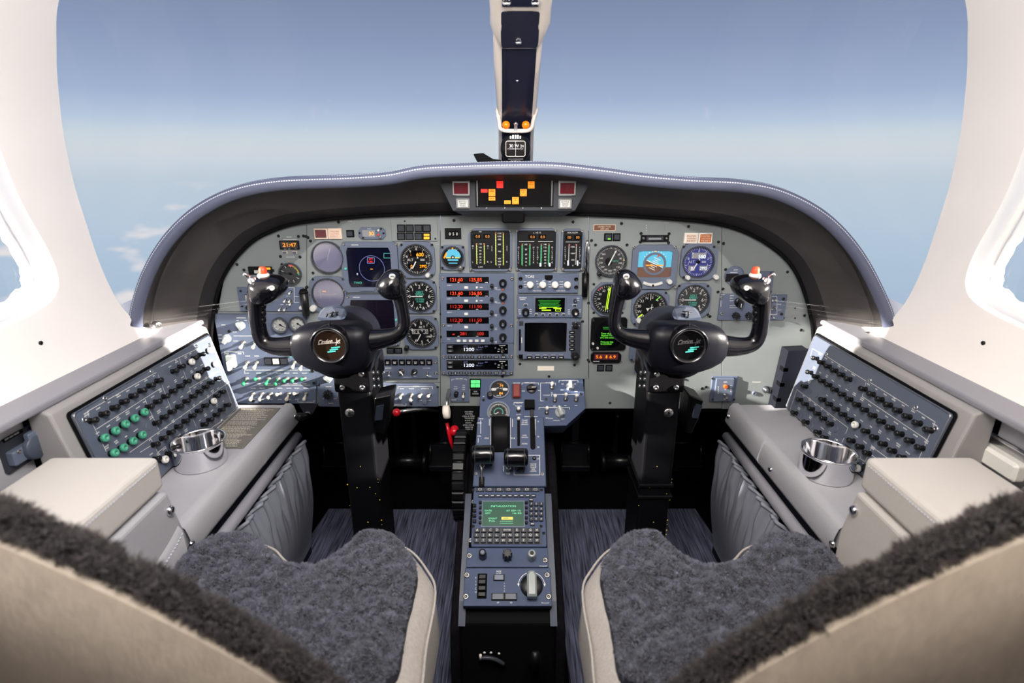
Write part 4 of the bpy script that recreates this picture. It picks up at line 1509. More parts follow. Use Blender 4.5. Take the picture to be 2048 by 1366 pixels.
# radio stack
t = T(pm, 'radio_stack', 'tall grey radio control stack with five red digit windows', 'avionics', 955, 615)
t.plate(882, 546, 1028, 683.5, 8, 'plate')
rows = [(552, 564.5, '121.60', '125.85', 'e_seg_red'), (579, 591.5, '121.60', '126.85', 'e_seg_red'), (605, 618, '112.20', '111.50', 'e_seg_dim'), (632, 645, '112.20', '111.50', 'e_seg_dim'), (659, 671.5, '281', '100', 'e_seg_dim')]
for i, (a, b, s1, s2, m) in enumerate(rows):
    t.plate(894, a, 978, b, 8.6, 'screen', z0=7, bev=.1, name='digit_window')
    v = (a + b) / 2 - .6
    t.letters([(s1, 914 if i < 4 else 927, v, 6.6, 24 if i < 4 else 13), (s2, 952 if i < 4 else 962, v, 6.6, 24 if i < 4 else 12)], m, 8.9, 'lit_digits')
    t.dashes([(918, b - 1.6, 4, 1.2), (955, b - 1.6, 5, 1.2)] + ([(973, b - 1.6, 6, 1.2)] if i < 2 else []), z=8.9)
    t.letters([(('COM 1', 'COM 2', 'NAV 1', 'NAV 2', 'ADF')[i], 900 if i < 4 else 898, b + 4.4, 2.4)], z=8.2)
    t.knob(1006, (564, 591, 617.5, 644, 671)[i], 7.0, 15, 'black_knob', 8, kind='step', cap='bezel')
    t.knob(984, (569, 595.7, 622, 648.7, 675)[i], 3.6, 12, 'black_knob', 8, kind='round', name='toggle_knob')
    t.dashes([(982, b + 11, 4, 1.4), (992, b + 9, 5, 1.2), (992, b + 11.5, 5, 1.2)], z=8.2)
    if i < 4:
        t.button(933, (573, 599.5, 625.6, 651.7)[i], 8, 5.2, 8, 10, 'gauge_white', r=.8, face='white_print')
    if i < 2:
        t.knob(954, (573, 599.5)[i], 2.0, 3, 'white_knob', 8, name='photocell'); t.dashes([(963, (573, 599.5)[i], 6, 1.5)], z=8.2)
        t.knob(1006, (577.5, 604)[i], 1.6, 2, 'orange_lamp', 8, name='indicator_lamp'); t.letters([('COM %d' % (i + 1), 998, (577.5, 604)[i], 2.2)], z=8.2)
t.letters([('ADF', 908, 666, 2.6, 5)], 'e_seg_red', 8.9, 'lit_digits')
for u in (918, 930, 942, 954, 966):
    t.button(u, 679, 7.6, 5.2, 8, 10, 'gauge_white', r=.8, face='white_print')
for u, v in ((886, 555), (1024, 556), (888, 648), (1023, 648.5)):
    t.screw(u, v, 3.6, 8, 'screw')


def xpdr(label, v0, v1):
    t = T(pm, 'transponder', label, 'avionics', 955, (v0 + v1) / 2)
    t.plate(883, v0, 1027, v1, 6, 'plate', name='mount_plate')
    t.plate(893, v0 + .5, 1018, v1 - .5, 9, 'bezel', name='body')
    d = v0 + 1.5
    t.plate(894.5, d, 1016, d + 19, 10, 'screen', z0=8, bev=.2, name='screen')
    t.letters([('1200', 939, d + 10, 6.6, 20)], 'e_white', 10.2, 'squawk_digits', bold=.01)
    t.letters([('ALT', 932, d + 3.6, 2.4, 8), ('P ALT', 962, d + 6, 2.4, 10), ('FL----', 959, d + 10.5, 2.4, 12), ('STBY', 973, d + 4, 2, 6)], 'e_blue', 10.2, 'display_text')
    for i, y in enumerate((d + 4.6, d + 13)):
        t.button(901.5, y, 11, 5, 10, 12, 'bezel_dark', r=.6); t.dashes([(901.5, y, 6, 1.3)], z=12.1)
    t.knob(1005, d + 13.5, 4.2, 9, 'black_knob', 10, kind='pointer', rot=.5)
    t.dashes([(1005, d + 2.5, 12, 1.4), (998, d + 9.5, 4, 1.3), (1004, d + 6.5, 3, 1.3), (1012, d + 9.5, 3, 1.3), (997, d + 14, 4, 1.3)], z=10.2)
    t.knob(991, d + 7, 1.4, 2, 'bezel', 10, name='photocell')
    for i, u in enumerate((901, 912, 923, 934, 945, 959, 970, 980.5, 993, 1007.5)):
        w = 8.6 if i < 8 else 11
        t.button(u, d + 25, w, 5.6, 9, 11.5, 'bezel_dark', r=2.2, name='key'); t.letters([('01234567'[i] if i < 8 else ('CLR', 'FUNC')[i - 8], u, d + 25, 2.6, 1.8 if i < 8 else 6)], z=11.6)
    t.screw(888.5, v1 - 4, 3.2, 6, 'screw'); t.screw(1022.5, v1 - 4, 3.2, 6, 'screw')


xpdr('upper of the two black screen transponders under the radio stack', 684, 715)
xpdr('lower of the two black screen transponders under the radio stack', 715.5, 747.5)

# attitude ball on the right
t = screen_unit('attitude_indicator', 'octagonal attitude indicator with tilted blue and brown horizon on the right', 1262, 489, 1352, 576, (1274, 500, 1341, 553), 'dial', 'attitude indicator', c=11, depth=9, r=0)
cx, cy = t.xy(1307.5, 526.5)
sc_ = t.rc(1274, 500, 1341, 553, c=6)
ys = t.xy(1307, 533)[1]
X0, X1 = min(p[0] for p in sc_), max(p[0] for p in sc_); Y0, Y1 = min(p[1] for p in sc_), max(p[1] for p in sc_)
mb = MB()
mb.rect(X0, ys, X1, Y1, 'sky_blue', 6.3); mb.rect(X0, Y0, X1, ys, 'earth_brown', 6.3)
mb.build('horizon_card', t.root)
R = 23 * t.kk
mb = MB()
mb.frame(circ(R, 40, cx, cy), circ(R * .80, 40, cx, cy), 6.4, 7.2, 'bezel', 6.4)
mb.build('ball_ring', t.root)
mb = MB(); rot = math.radians(-24)
th = [rot + math.pi * i / 20 for i in range(21)]
mb.add([(cx + .8 * R * math.cos(a), cy + .8 * R * math.sin(a), 6.6) for a in th], [tuple(range(21))], 'sky_blue')
mb.add([(cx + .8 * R * math.cos(a + math.pi), cy + .8 * R * math.sin(a + math.pi), 6.6) for a in th], [tuple(range(21))], 'earth_brown')
for i in range(-3, 4):
    if i == 0: continue
    d = i * .16 * R
    c_, s_ = math.cos(rot), math.sin(rot)
    w = (.30 if i % 2 else .18) * R
    mb.bar(cx - w * c_ - d * s_, cy - w * s_ + d * c_, cx + w * c_ - d * s_, cy + w * s_ + d * c_, 1.2, W_, 6.8)
mb.bar(cx - .8 * R * math.cos(rot), cy - .8 * R * math.sin(rot), cx + .8 * R * math.cos(rot), cy + .8 * R * math.sin(rot), 1.4, W_, 6.8)
mb.build('horizon_ball', t.root)
mb = MB()
mb.bar(cx - .75 * R, cy - .12 * R, cx - .15 * R, cy - .12 * R, 1.8, 'e_orange', 7.4); mb.bar(cx + .15 * R, cy - .12 * R, cx + .75 * R, cy - .12 * R, 1.8, 'e_orange', 7.4)
mb.bar(cx + .2 * R, cy + .6 * R, cx + .35 * R, cy + .8 * R, 2.5, 'red_cap', 7.4)
mb.build('aircraft_symbol', t.root)
mb = MB()
for i in range(9):
    a = math.radians(35 + 13.75 * i)
    mb.bar(cx + 1.04 * R * math.cos(a), cy + 1.04 * R * math.sin(a), cx + 1.16 * R * math.cos(a), cy + 1.16 * R * math.sin(a), 1.3, W_, 6.7)
mb.add([(cx - 3, cy + 1.06 * R, 6.8), (cx + 3, cy + 1.06 * R, 6.8), (cx, cy + 1.2 * R, 6.8)], [(0, 1, 2)], 'e_amber')
mb.build('bank_scale', t.root)
t.knob(1335, 560.5, 5, 10, 'gauge_white', 9)
pts = [t.xy(1284 + 38 * i / 8, 563.5 + 4.5 * math.sin(math.pi * i / 8)) for i in range(9)]
mb = MB(); mb.tube([(p[0], p[1], 9.5) for p in pts], 3.4, 'gauge_white', 10); ti = mb.build('slip_tube', t.root)
x, y = t.xy(1303, 568)
mb = MB(); mb.lathe([(2.2, -1), (2.2, 1.4), (1.4, 2.2), (.01, 2.4)], 'black', 12, M=Matrix.Translation((x, y, 12))); mb.build('slip_ball', t.root)

# round green text screen and red digit display on the right
t = T(pm, 'text_screen', 'black square screen with green message text behind the right yoke', 'display', 1216, 667)
t.plate(1181, 634, 1252, 699, 6, 'black', c=4)
x, y = t.xy(1218, 667)
mb = MB(); mb.prism(circ(29 * t.kk, 40, x, y), 5, 6.6, 'screen'); mb.build('screen', t.root)
t.letters([('Time of day', 1213, 665, 3.4, 24), ('Elapsed Time', 1214, 669, 3.4, 24), ('are not avail', 1213, 673, 3.4, 27), ('Press any key', 1213, 681.5, 3.4, 25), ('to continue', 1211, 685.5, 3.4, 22)], 'e_green', 6.9, 'message_text')
t.dashes([(1214, 653, 18, 2.2), (1214, 656, 16, 1.6)], 'e_green_dim', 6.9, 'dim_message_row')
for u, v in ((1185, 685), (1194, 694)): t.knob(u, v, 2.4, 4, 'gauge_white', 6, name='button')
t.screw(1186, 639, 3, 6, 'screw_dark'); t.screw(1184, 696, 3, 6, 'screw_dark')
t = T(pm, 'timer_display', 'chamfered black display with red digits under the green text screen', 'display', 1211, 713)
t.plate(1181, 703.5, 1241.5, 724, 6, 'black', c=5)
t.plate(1188, 706, 1235, 717, 6.4, 'maroon', z0=5, bev=0, name='display')
t.letters([('5.6', 1197, 711.5, 6, 12), ('1', 1212, 711.5, 6, 3), ('6.9', 1224, 711.5, 6, 12)], 'e_orange', 6.7, 'lit_digits')
t.dashes([(1192, 720.5, 13, 1.5)], z=6.2)
t.screw(1178, 723, 2.6, 0, 'screw_dark'); t.screw(1242, 724, 2.6, 0, 'screw')

# lit captions, push buttons and small displays along the top
def caption(name, label, u, v, w, h, lines, frame_m, face, tm, cat='warning light'):
    t = T(pm, name, label, cat, u, v)
    t.button(u, v, w, h, 0, 5, frame_m, 'frame', r=.5)
    t.button(u, v, w - 5, h - 5, 4, 6, face, 'lens', r=.3)
    for i, s_ in enumerate(lines):
        t.letters([(s_, u, v + (i - (len(lines) - 1) / 2) * 4.6, 3.0, w - 10)], tm, 6.2)
    return t


caption('master_warning_light', 'unlit maroon master warning light at the upper left of the panel', 643, 467, 27, 21, ['MASTER', 'WARNING'], 'caption_cream', 'maroon', 'red_lens')
caption('master_caution_light', 'cream and orange master caution light beside the left warning light', 671, 467, 27, 21, ['MASTER', 'CAUTION', 'RESET'], 'caption_cream', 'caption_cream', 'caption_brown')
caption('master_warning_light', 'cream master warning light above the blue faced altimeter', 1381, 476, 27, 21, ['MASTER', 'WARNING', 'RESET'], 'white_knob', 'caption_cream', 'maroon')
caption('master_caution_light', 'half brown master caution light above the blue faced altimeter', 1409.5, 476, 27, 21, ['MASTER', 'CAUTION', 'RESET'], 'white_knob', 'caption_brown', 'caption_cream')


def pbutton(label, u, v, w=15, h=14, lit=None):
    t = T(pm, 'push_button', label, 'button', u, v)
    t.button(u, v, w, h, 0, 3, 'matt_black', 'frame', r=.5)
    t.button(u, v, w - 4, h - 4, 2, 5, 'bezel_dark', 'cap', r=.6)
    if lit:
        t.button(u + 1.5, v + 3.2, 5.5, 2.4, 5, 5.4, lit, 'lit_bar', r=0, bev=0)
    return t


pbutton('single black push button left of the small amber temperature display', 701, 467)
pbutton('black push button with a small green bar under the brown fuel placard', 1216, 474, 16, 15, 'e_green')
pbutton('unlit black push button right of the one with a green bar', 1233, 474, 15, 15)
pbutton('left one of two black buttons under the counter altimeter', 781.5, 701, 15, 12)
pbutton('right one of two black buttons under the counter altimeter', 797, 701, 15, 12)
pbutton('left one of two black buttons under the red timer display', 1201, 735.5, 14, 13)
pbutton('right one of two black buttons under the red timer display', 1217.6, 735.5, 14, 13)

t = T(pm, 'temperature_display', 'small octagonal temperature display reading 30 in amber', 'display', 745, 466)
t.plate(718, 454.5, 771.5, 478, 4, 'bezel', c=6)
t.plate(726, 459.5, 751, 473, 4.6, 'lcd_grey', z0=3, bev=0, name='display')
t.letters([('30', 744, 466.5, 7, 10)], 'e_amber', 4.9, 'lit_digits'); t.letters([('R.A.T.', 740, 457, 2.2)], z=4.2)
for u, v, m in ((758, 460, 'gauge_white'), (758, 469, 'red_cap'), (762, 474, 'screw')): t.knob(u, v, 2.2, 4, m, 4, name='button')
for u, v in ((720.5, 465.5), (768, 466), (727, 475), (763, 457)): t.screw(u, v, 2, 3.8, 'screw_dark')
t = T(pm, 'button_block', 'grey plate with eight black push buttons, the last one lit amber', 'button panel', 829, 460)
t.plate(783, 438, 875, 482, 2.5, 'panel')
for i, u in enumerate((803, 820, 837.5, 854)):
    for v in (456, 472):
        b_ = t.button(u, v, 16, 14.5, 2, 5, 'matt_black', 'push_button', r=.5, face='bezel_dark')
t.plate(848.5, 467, 859.5, 471, 5.6, 'e_amber', z0=5, bev=0, name='lit_caption'); t.plate(848.5, 473, 859.5, 477.5, 5.6, 'e_amber', z0=5, bev=0, name='lit_caption')
t.screw(810, 442, 1.6, 2.4, 'screw_dark'); t.screw(871, 477, 1.8, 2.4, 'screw_dark')
t = T(pm, 'digital_clock', 'black clock display with orange digits on the upper left panel', 'clock', 579, 494)
t.plate(560, 481, 599, 499, 3.5, 'black', r=1)
t.plate(563, 483, 596, 495, 3.9, 'screen', z0=3, bev=0, name='display')
t.letters([('21:47', 580.5, 489, 7.2, 27)], 'e_orange', 4.2, 'lit_digits', bold=.012)
t.dashes([(572, 497.3, 5, 1), (580, 497.3, 4, 1), (593, 497.3, 4, 1)], z=3.7)
t.button(570, 505, 10, 5.5, 0, 2.5, 'caption_cream', 'select_button', face='bezel'); t.button(589.5, 505, 10, 5.5, 0, 2.5, 'caption_cream', 'control_button', face='bezel')
t = T(pm, 'counter_window', 'black counter window with three white drums above the standby horizon', 'counter', 906.5, 466.5)
t.plate(890, 456, 922.5, 477.5, 3, 'black', bev=.5, name='frame')
for i, u in enumerate((900.5, 907.5, 914.5)):
    x, y = t.xy(u, 467)
    mb = MB(); mb.tube([(x - 2.8, y, 1), (x + 2.8, y, 1)], 5.5, 'matt_black', 16); d = mb.build('number_drum', t.root)
    t.letters([('0' if i != 1 else '5', u, 467, 5.5, 3.2)], z=6.8, name='digit')
t = T(pm, 'annunciator_strip', 'small black status strip display with orange segment behind the left yoke button', 'display', 521, 541)
t.plate(497.5, 533, 545, 549, 3, 'black', r=1)
t.plate(526, 534.5, 542, 538.5, 3.5, 'e_amber', z0=2, bev=0, name='lit_caption'); t.plate(510, 540, 519, 546, 3.5, 'gauge_white', z0=2, bev=0, name='caption')
t.plate(529, 540, 541, 546, 3.4, 'bezel_dark', z0=2, bev=0, name='caption')
t = T(pm, 'marker_strip', 'narrow black slot unit above the right attitude indicator', 'instrument', 1309, 476)
t.plate(1281, 470, 1337, 483, 4, 'black', c=1)
t.plate(1292, 472.5, 1326, 480.5, 5, 'bezel_dark', z0=3, name='slot'); t.plate(1296, 475, 1321, 478.5, 5.4, 'lcd_grey', z0=4, bev=0, name='scale_window')
for u, v in ((1282, 467), (1338, 467.5), (1280.5, 484), (1337, 485.5)): t.screw(u, v, 3, 0, 'screw_dark')
t.knob(1285.5, 476, 2.4, 5, 'screw', 4); t.screw(1332, 476, 2.2, 3.8, 'screw')
t = T(pm, 'fuel_placard', 'brown printed fuel placard at the top right of centre', 'placard', 1209, 455)
t.plate(1187, 449, 1231, 461.5, .6, 'caption_cream', bev=0, name='border'); t.plate(1188, 450, 1230, 460.5, .8, 'brown_label', z0=.2, bev=0, name='placard_face')
t.letters([('USABLE FUEL', 1209, 453.2, 3, 26), ('000 LBS', 1209, 457.6, 3, 16)], 'caption_cream', 1.0)
# ------------------------------------------------------------------ switch panels on the main panel
t = T(pm, 'audio_panel', 'dark grey audio panel with small switches behind the left yoke horn', 'switch panel', 545, 597)
t.plate(479, 574, 610, 622, 4, 'plate', bev=.4)
for u, v in ((583, 582), (573, 598), (582.5, 598.5), (563, 615), (573, 615), (584, 604)):
    t.toggle(u, v, 'white_knob', 4, .55)
t.knob(501, 613, 5, 10, 'black_knob', 4); t.button(497, 594, 9, 13, 4, 6, 'bezel_dark', face='gauge_white')
t.knob(606, 613, 4, 9, 'gauge_white', 4)
for u, v in ((483, 581), (486, 611), (606, 580), (614, 574)): t.screw(u, v, 2.6, 3.8, 'screw_dark')
t.lines([(578, 574.5, 590, 574.5), (590, 574.5, 590, 604), (590, 592, 600, 592), (590, 604, 600, 604)], .7, z=4.2)
t.dashes([(578, 591, 8, 1.3), (566, 608, 7, 1.3), (577, 608, 7, 1.3), (597, 592, 6, 1.3)], z=4.2)
t = T(pm, 'flashlight', 'slim black penlight clipped upright left of the course indicator', 'flashlight', 614, 603)
a, b = t.xy(614, 579)[1], t.xy(614, 628)[1]
mb = MB(); mb.tube([(0, a, 12), (0, (a + b) / 2, 12), (0, b, 12)], [8.2, 7.8, 6.6], 'black_knob', 16); mb.build('barrel', t.root)
mb = MB(); mb.tube([(0, a + 3, 12), (0, a - 4, 12)], [6, 9], 'matt_black', 16); mb.build('head_ring', t.root)

# lower left switch panel
t = T(pm, 'lighting_switch_panel', 'lower left switch panel with green and cream toggles in the sunlight', 'switch panel', 545, 715)
mb = MB(); mb.prism(t.poly([(430, 627), (612, 627), (612, 732), (634, 732), (634, 805), (463, 805)]), 0, 6, 'plate', .6); mb.build('plate', t.root)
for u, tl in ((496, .3), (520, -.3), (540, .3), (559, .3), (576.5, -.1), (593, -.1), (611, -.3)):
    t.toggle(u, 755, 'green_toggle', 6, 1.0, -tl)
for u, tl in ((509, .4), (527, .4), (544.5, .1), (562, -.3), (580, .4), (596, -.4), (614.5, .4)):
    t.toggle(u, 785, 'cream_knob', 6, .95, -tl)
for u, v in ((498, 723), (516.5, 723), (592, 722), (607, 726), (490, 683), (514, 683)):
    t.toggle(u, v, 'cream_knob', 6, .95, -.35)
t.knob(485.5, 649, 8, 13, 'clear_knob', 6, kind='pointer', rot=.6); t.knob(457, 675, 8.5, 13, 'clear_knob', 6, kind='pointer', rot=-.5)
for i, u in enumerate((540, 555.5, 571)):
    t.button(u, 719.5, 15.5, 15, 6, 10, 'black', 'push_button', r=.4, face='bezel_dark' if i != 1 else 'gauge_white')
t.knob(583.5, 710, 2, 4, 'e_teal', 6, name='indicator_lamp')
mb = MB(); x, y = t.xy(467, 719)
mb.prism(rrect(x - 9, y - 14, x + 9, y + 14, 3), 6, 16, 'clear_knob', 2); mb.prism(rrect(x - 3, y - 16, x + 3, y + 4, 2), 16, 26, 'gauge_white', 1); mb.build('guarded_switch', t.root)
t.lines([(478, 702, 452, 702), (452, 702, 452, 708), (478, 702, 490, 702), (490, 702, 490, 707), (492, 738, 622, 738), (492, 738, 492, 743), (622, 738, 622, 743), (520, 768, 552, 768), (556, 768, 622, 768),
         (470, 670, 520, 670), (598, 802, 630, 802), (598, 802, 598, 798), (630, 802, 630, 798), (534, 703, 612, 703)], .8, z=6.2)
r_ = random.Random(5)
t.dashes([(u, 744, 10, 1.6) for u in (496, 520, 540, 559, 576, 593, 611)] + [(u, 765, 8, 1.4) for u in (496, 520, 540, 559, 576, 593, 611)] + [(u, 774, 10, 1.6) for u in (509, 527, 544, 562, 580, 596, 614)] +
         [(u, 796, 8, 1.4) for u in (509, 527, 544, 562, 580, 596)] + [(498, 710, 9, 1.6), (516, 710, 9, 1.6), (592, 710, 9, 1.6), (557, 704, 18, 1.8), (558, 738, 22, 2), (535, 768, 14, 1.8), (588, 768, 18, 1.8),
          (485, 634, 18, 1.8), (478, 639, 5, 1.4), (494, 639, 5, 1.4), (450, 648, 8, 1.6), (443, 668, 8, 1.4), (444, 675, 7, 1.4), (446, 682, 8, 1.4), (472, 662, 8, 1.4), (474, 680, 9, 1.4), (466, 701, 16, 1.8), (457, 705, 7, 3), (482, 705, 7, 3), (489, 692, 9, 1.4)], z=6.2)
t.letters([('FWD REAR PNL', 614, 802, 2.4, 24)], z=6.25)
for u, v in ((630, 764), (509, 800), (577, 801), (461, 661), (627, 740)): t.screw(u, v, 3.4, 5.7, 'screw_dark')
# small knob panel beside the left column
t = T(pm, 'dimmer_panel', 'small grey dimmer panel with two rotary knobs left of the left column', 'switch panel', 665, 772)
t.plate(636, 733, 745, 811, 6, 'plate')
t.knob(659, 754, 8, 12, 'clear_knob', 6, kind='pointer', rot=1.0); t.knob(659, 785, 9, 12, 'black_knob', 6, kind='flute')
t.knob(748 - 16, 784, 11, 12, 'clear_knob', 6)
t.dashes([(659, 740, 10, 1.5), (659, 771, 12, 1.6), (650, 795, 6, 1.4), (672, 795, 6, 1.4), (664, 804, 10, 2)], z=6.2)
t.screw(646, 741, 2.8, 5.8, 'screw'); t.screw(640, 768, 2.8, 5.8, 'screw_dark')
# autopilot mode panel
t = T(pm, 'autopilot_mode_panel', 'grey mode panel with seven black keys left of the transponders', 'switch panel', 820, 733)
t.plate(763, 711.5, 876.5, 755, 6, 'plate', c=2)
for u, s_ in zip((777, 791, 805.5, 819, 832.5, 845.5, 859.5), ('NAV', 'APR', 'ALT', 'HDG', 'VS', 'SPD', 'BC')):
    t.button(u, 722, 12, 12, 6, 9, 'black', 'key', r=1.5); t.dashes([(u, 721, 6, 1.6), (u, 723.6, 5, 1.4)], z=9.1)
for u in (804, 830): t.knob(u, 741, 6, 11, 'black_knob', 6, kind='pointer', rot=.5 if u < 810 else -1)
for u in (780, 856): t.toggle(u, 743, 'screw', 6, .6)
for u, v in ((766.5, 721), (872, 722), (767.5, 743.5), (872.5, 744)): t.screw(u, v, 3.2, 5.8, 'screw')
t.dashes([(778, 734, 12, 1.5), (805, 750, 9, 1.4), (831, 750, 6, 1.4), (854, 734, 14, 1.5), (780, 750, 7, 1.4), (858, 750, 12, 1.4)], z=6.2)
# lights panel right of the left column
t = T(pm, 'exterior_lights_panel', 'grey lights panel with five cream toggles above the red ball handle', 'switch panel', 815, 789)
mb = MB(); mb.prism(t.poly([(746, 766), (868, 766), (877, 774), (877, 811), (746, 811)]), 0, 6, 'plate', .6); mb.build('plate', t.root)
for u, m, tl in ((788, 'cream_knob', -.1), (804, 'clear_knob', 0.), (824, 'cream_knob', .35), (842, 'cream_knob', -.2), (859.5, 'cream_knob', -.2)):
    t.toggle(u, 787, m, 6, .95, -tl)
t.knob(757, 783, 9, 12, 'clear_knob', 6); t.knob(778.5, 777, 2, 4, 'red_guard', 6, name='indicator_lamp'); t.knob(851, 802, 4.5, 3, 'bezel', 6, name='blanking_plug')
t.lines([(747, 770, 775, 770), (797, 771, 866, 771), (797, 771, 797, 776), (866, 771, 866, 776), (782, 809, 813, 809), (782, 809, 782, 804), (813, 809, 813, 804)], .8, z=6.2)
t.letters([('LIGHTS', 833, 770.5, 2.6)], z=6.25); t.letters([('FWD REAR PNL', 797, 806.5, 2.4, 22)], z=6.25)
t.dashes([(788, 774, 8, 1.6), (805, 775, 8, 1.6), (824, 775, 10, 1.6), (851, 775, 16, 1.6), (788, 798, 5, 1.4), (824, 798, 8, 1.4), (842, 798, 7, 1.4), (859, 798, 7, 1.4)], z=6.2)
t.screw(823, 806, 3, 5.7, 'screw_dark'); t.screw(876, 772, 2.6, 5.7, 'screw_dark')
# gear light plate, green lights
t = T(pm, 'gear_test_panel', 'small grey plate with dark knob and toggle above the white wheel knob', 'switch panel', 920, 777)
t.plate(901, 751, 938, 802.5, 4, 'plate')
t.knob(913, 785, 4.4, 9, 'black_knob', 4); t.toggle(927.5, 785, 'cream_knob', 4, .7)
t.letters([('ON FIRE', 919, 756, 2.8, 14), ('FULL', 913, 795, 2.2), ('HORN', 908, 798, 2.2)], z=4.2)
t.dashes([(912, 772, 6, 1.4), (912, 776, 8, 1.4), (928, 769, 5, 1.4), (928, 773, 6, 1.4), (928, 777, 5, 1.4), (927, 794, 4, 1.4)], z=4.2)
t.lines([(904, 757, 904, 760), (904, 757, 910, 757), (928, 757, 933, 757), (933, 757, 933, 760)], .7, z=4.2)
t = T(pm, 'gear_lights', 'square light block with three glowing green gear captions', 'indicator light', 951, 772)
t.plate(939.5, 757, 962, 776, 4, 'black')
t.plate(942, 759, 960, 765.5, 4.6, 'e_green_cap', z0=3, bev=0, name='green_caption')
t.plate(942, 766.5, 950.6, 773, 4.6, 'e_green_cap', z0=3, bev=0, name='green_caption'); t.plate(951.4, 766.5, 960, 773, 4.6, 'e_green_cap', z0=3, bev=0, name='green_caption')
t.letters([('NOSE', 951, 762.5, 2.8, 8), ('LH', 946.5, 770, 2.6), ('RH', 955.8, 770, 2.6)], 'green_toggle', 4.8)
t.plate(941, 778, 961, 791, 4, 'black', name='unlock_caption'); t.letters([('GEAR', 951, 781.5, 2.4, 7), ('UNLOCKED', 951, 786, 2.4, 13)], z=4.2)
# right side small plates
t = T(pm, 'seat_switch_plate', 'small chamfered plate with two silver toggles left of the right column', 'switch panel', 1287, 737)
t.plate(1268, 727, 1306, 748, 4, 'plate', c=3)
for u in (1288, 1299): t.toggle(u, 738, 'steel', 4, .75, 0.1)
t.knob(1279, 738, 2.4, 4, 'black_knob', 4); t.screw(1270, 736, 2, 3.8, 'screw'); t.screw(1304, 731, 2, 3.8, 'screw')
t.dashes([(1280, 730, 3, 1.3), (1289, 730, 4, 1.3), (1298, 730, 3, 1.3)], z=4.2)
t = T(pm, 'heading_panel', 'grey chamfered panel with yellow knob hidden behind the right yoke arm', 'switch panel', 1300, 687)
t.plate(1259, 656, 1342, 721, 6, 'bezel', c=5)
t.knob(1273, 666, 4, 7, 'yellow', 6); t.screw(1262, 718, 2.8, 5.7, 'screw_dark'); t.screw(1264, 660, 2.8, 5.7, 'screw_dark')
t = T(pm, 'right_audio_panel', 'sunlit light grey audio panel with three black knobs behind the right yoke horn', 'switch panel', 1476, 613)
t.plate(1437, 587, 1511, 639, 5, 'plate')
t.knob(1476, 603, 9.5, 13, 'black_knob', 5, kind='pointer', rot=math.pi); t.knob(1468.5, 629, 7, 12, 'black_knob', 5, kind='flute'); t.knob(1494.5, 629, 7, 12, 'black_knob', 5, kind='flute')
for u, v in ((1441, 594), (1441, 626)): t.screw(u, v, 3.2, 4.8, 'screw')
t.lines([(1440, 588, 1448, 588), (1457, 610, 1470, 610), (1457, 614, 1472, 614), (1440, 600, 1440, 612)], .7, z=5.2)
t.dashes([(1461, 595, 7, 1.5), (1461, 600, 7, 1.5), (1462, 590, 8, 1.5)], z=5.2)
t = T(pm, 'intercom_panel', 'small grey intercom plate with six toggles at the far right of the panel', 'switch panel', 1551, 613)
t.plate(1531, 589, 1569.5, 639, 4, 'plate')
for u, v in ((1540, 597.5), (1548, 597.5), (1539, 613.5), (1547, 613.5), (1543, 630.5)): t.toggle(u, v, 'steel', 4, .5)
t.lines([(1535, 592, 1552, 592), (1552, 592, 1552, 628), (1552, 607, 1561, 607), (1552, 619, 1561, 619), (1535, 628, 1552, 628)], .7, z=4.2)
t.screw(1565, 597, 3, 3.8, 'screw_dark'); t.screw(1561, 627, 3, 3.8, 'screw_dark')
t = T(pm, 'round_jack_plate', 'round grey switch plate partly hidden by the right yoke red button grip', 'switch panel', 1468, 551)
x, y = t.xy(1468, 551)
mb = MB(); mb.prism(circ(19, 32, x, y), 0, 4, 'plate', .5); mb.build('plate', t.root)
t.plate(1450, 547, 1475, 562, 6, 'black', z0=3, name='display_window'); t.dashes([(1470, 539, 8, 1.5), (1466, 544, 14, 1.3)], z=4.2)
t = T(pm, 'air_vent_panel', 'plain grey plate behind the red button of the right yoke', 'panel', 1530, 562)
t.plate(1512, 542, 1545, 584, 3, 'plate')
t.screw(1541, 546, 2.4, 2.8, 'screw_dark'); t.screw(1516, 580, 2.4, 2.8, 'screw_dark')
t = T(pm, 'emergency_locator_switch', 'small blue grey emergency beacon panel with orange light right of the right column', 'switch panel', 1446, 777)
t.plate(1421, 752, 1471, 802, 3, 'plate'); t.plate(1428, 755, 1463, 800, 8, 'bezel', z0=2, name='switch_body')
t.knob(1448, 769.5, 4, 5, 'orange_lamp', 8, name='indicator_lamp'); t.toggle(1447, 786, 'screw', 8, .75)
t.dashes([(1448, 761, 7, 1.8), (1448, 776, 4, 1.8), (1448, 795, 7, 1.8)], z=8.2)
t.dashes([(1434, 771 + 4 * i, 2, 2.4) for i in range(4)] + [(1459, 768 + 4 * i, 2, 2.4) for i in range(4)], z=8.2)
for u, v in ((1424, 756), (1467, 756), (1424, 798), (1467, 798)): t.screw(u, v, 2.2, 2.8, 'screw_dark')
t = T(pm, 'release_knob', 'small dark knurled knob at the sunlit lower right of the panel', 'knob', 1531, 778)
t.knob(1531, 778, 6.5, 12, 'bezel_dark', 0, kind='step', cap='screw'); 
t = T(pm, 'headset_jack', 'small grey jack socket left of the knurled knob', 'socket', 1508, 786)
x, y = t.xy(1508, 786)
mb = MB(); mb.lathe([(4.5, 0), (4.5, 3), (3, 4), (2.4, 2), (.01, 1.5)], 'bezel', 14); mb.build('socket_ring', t.root)
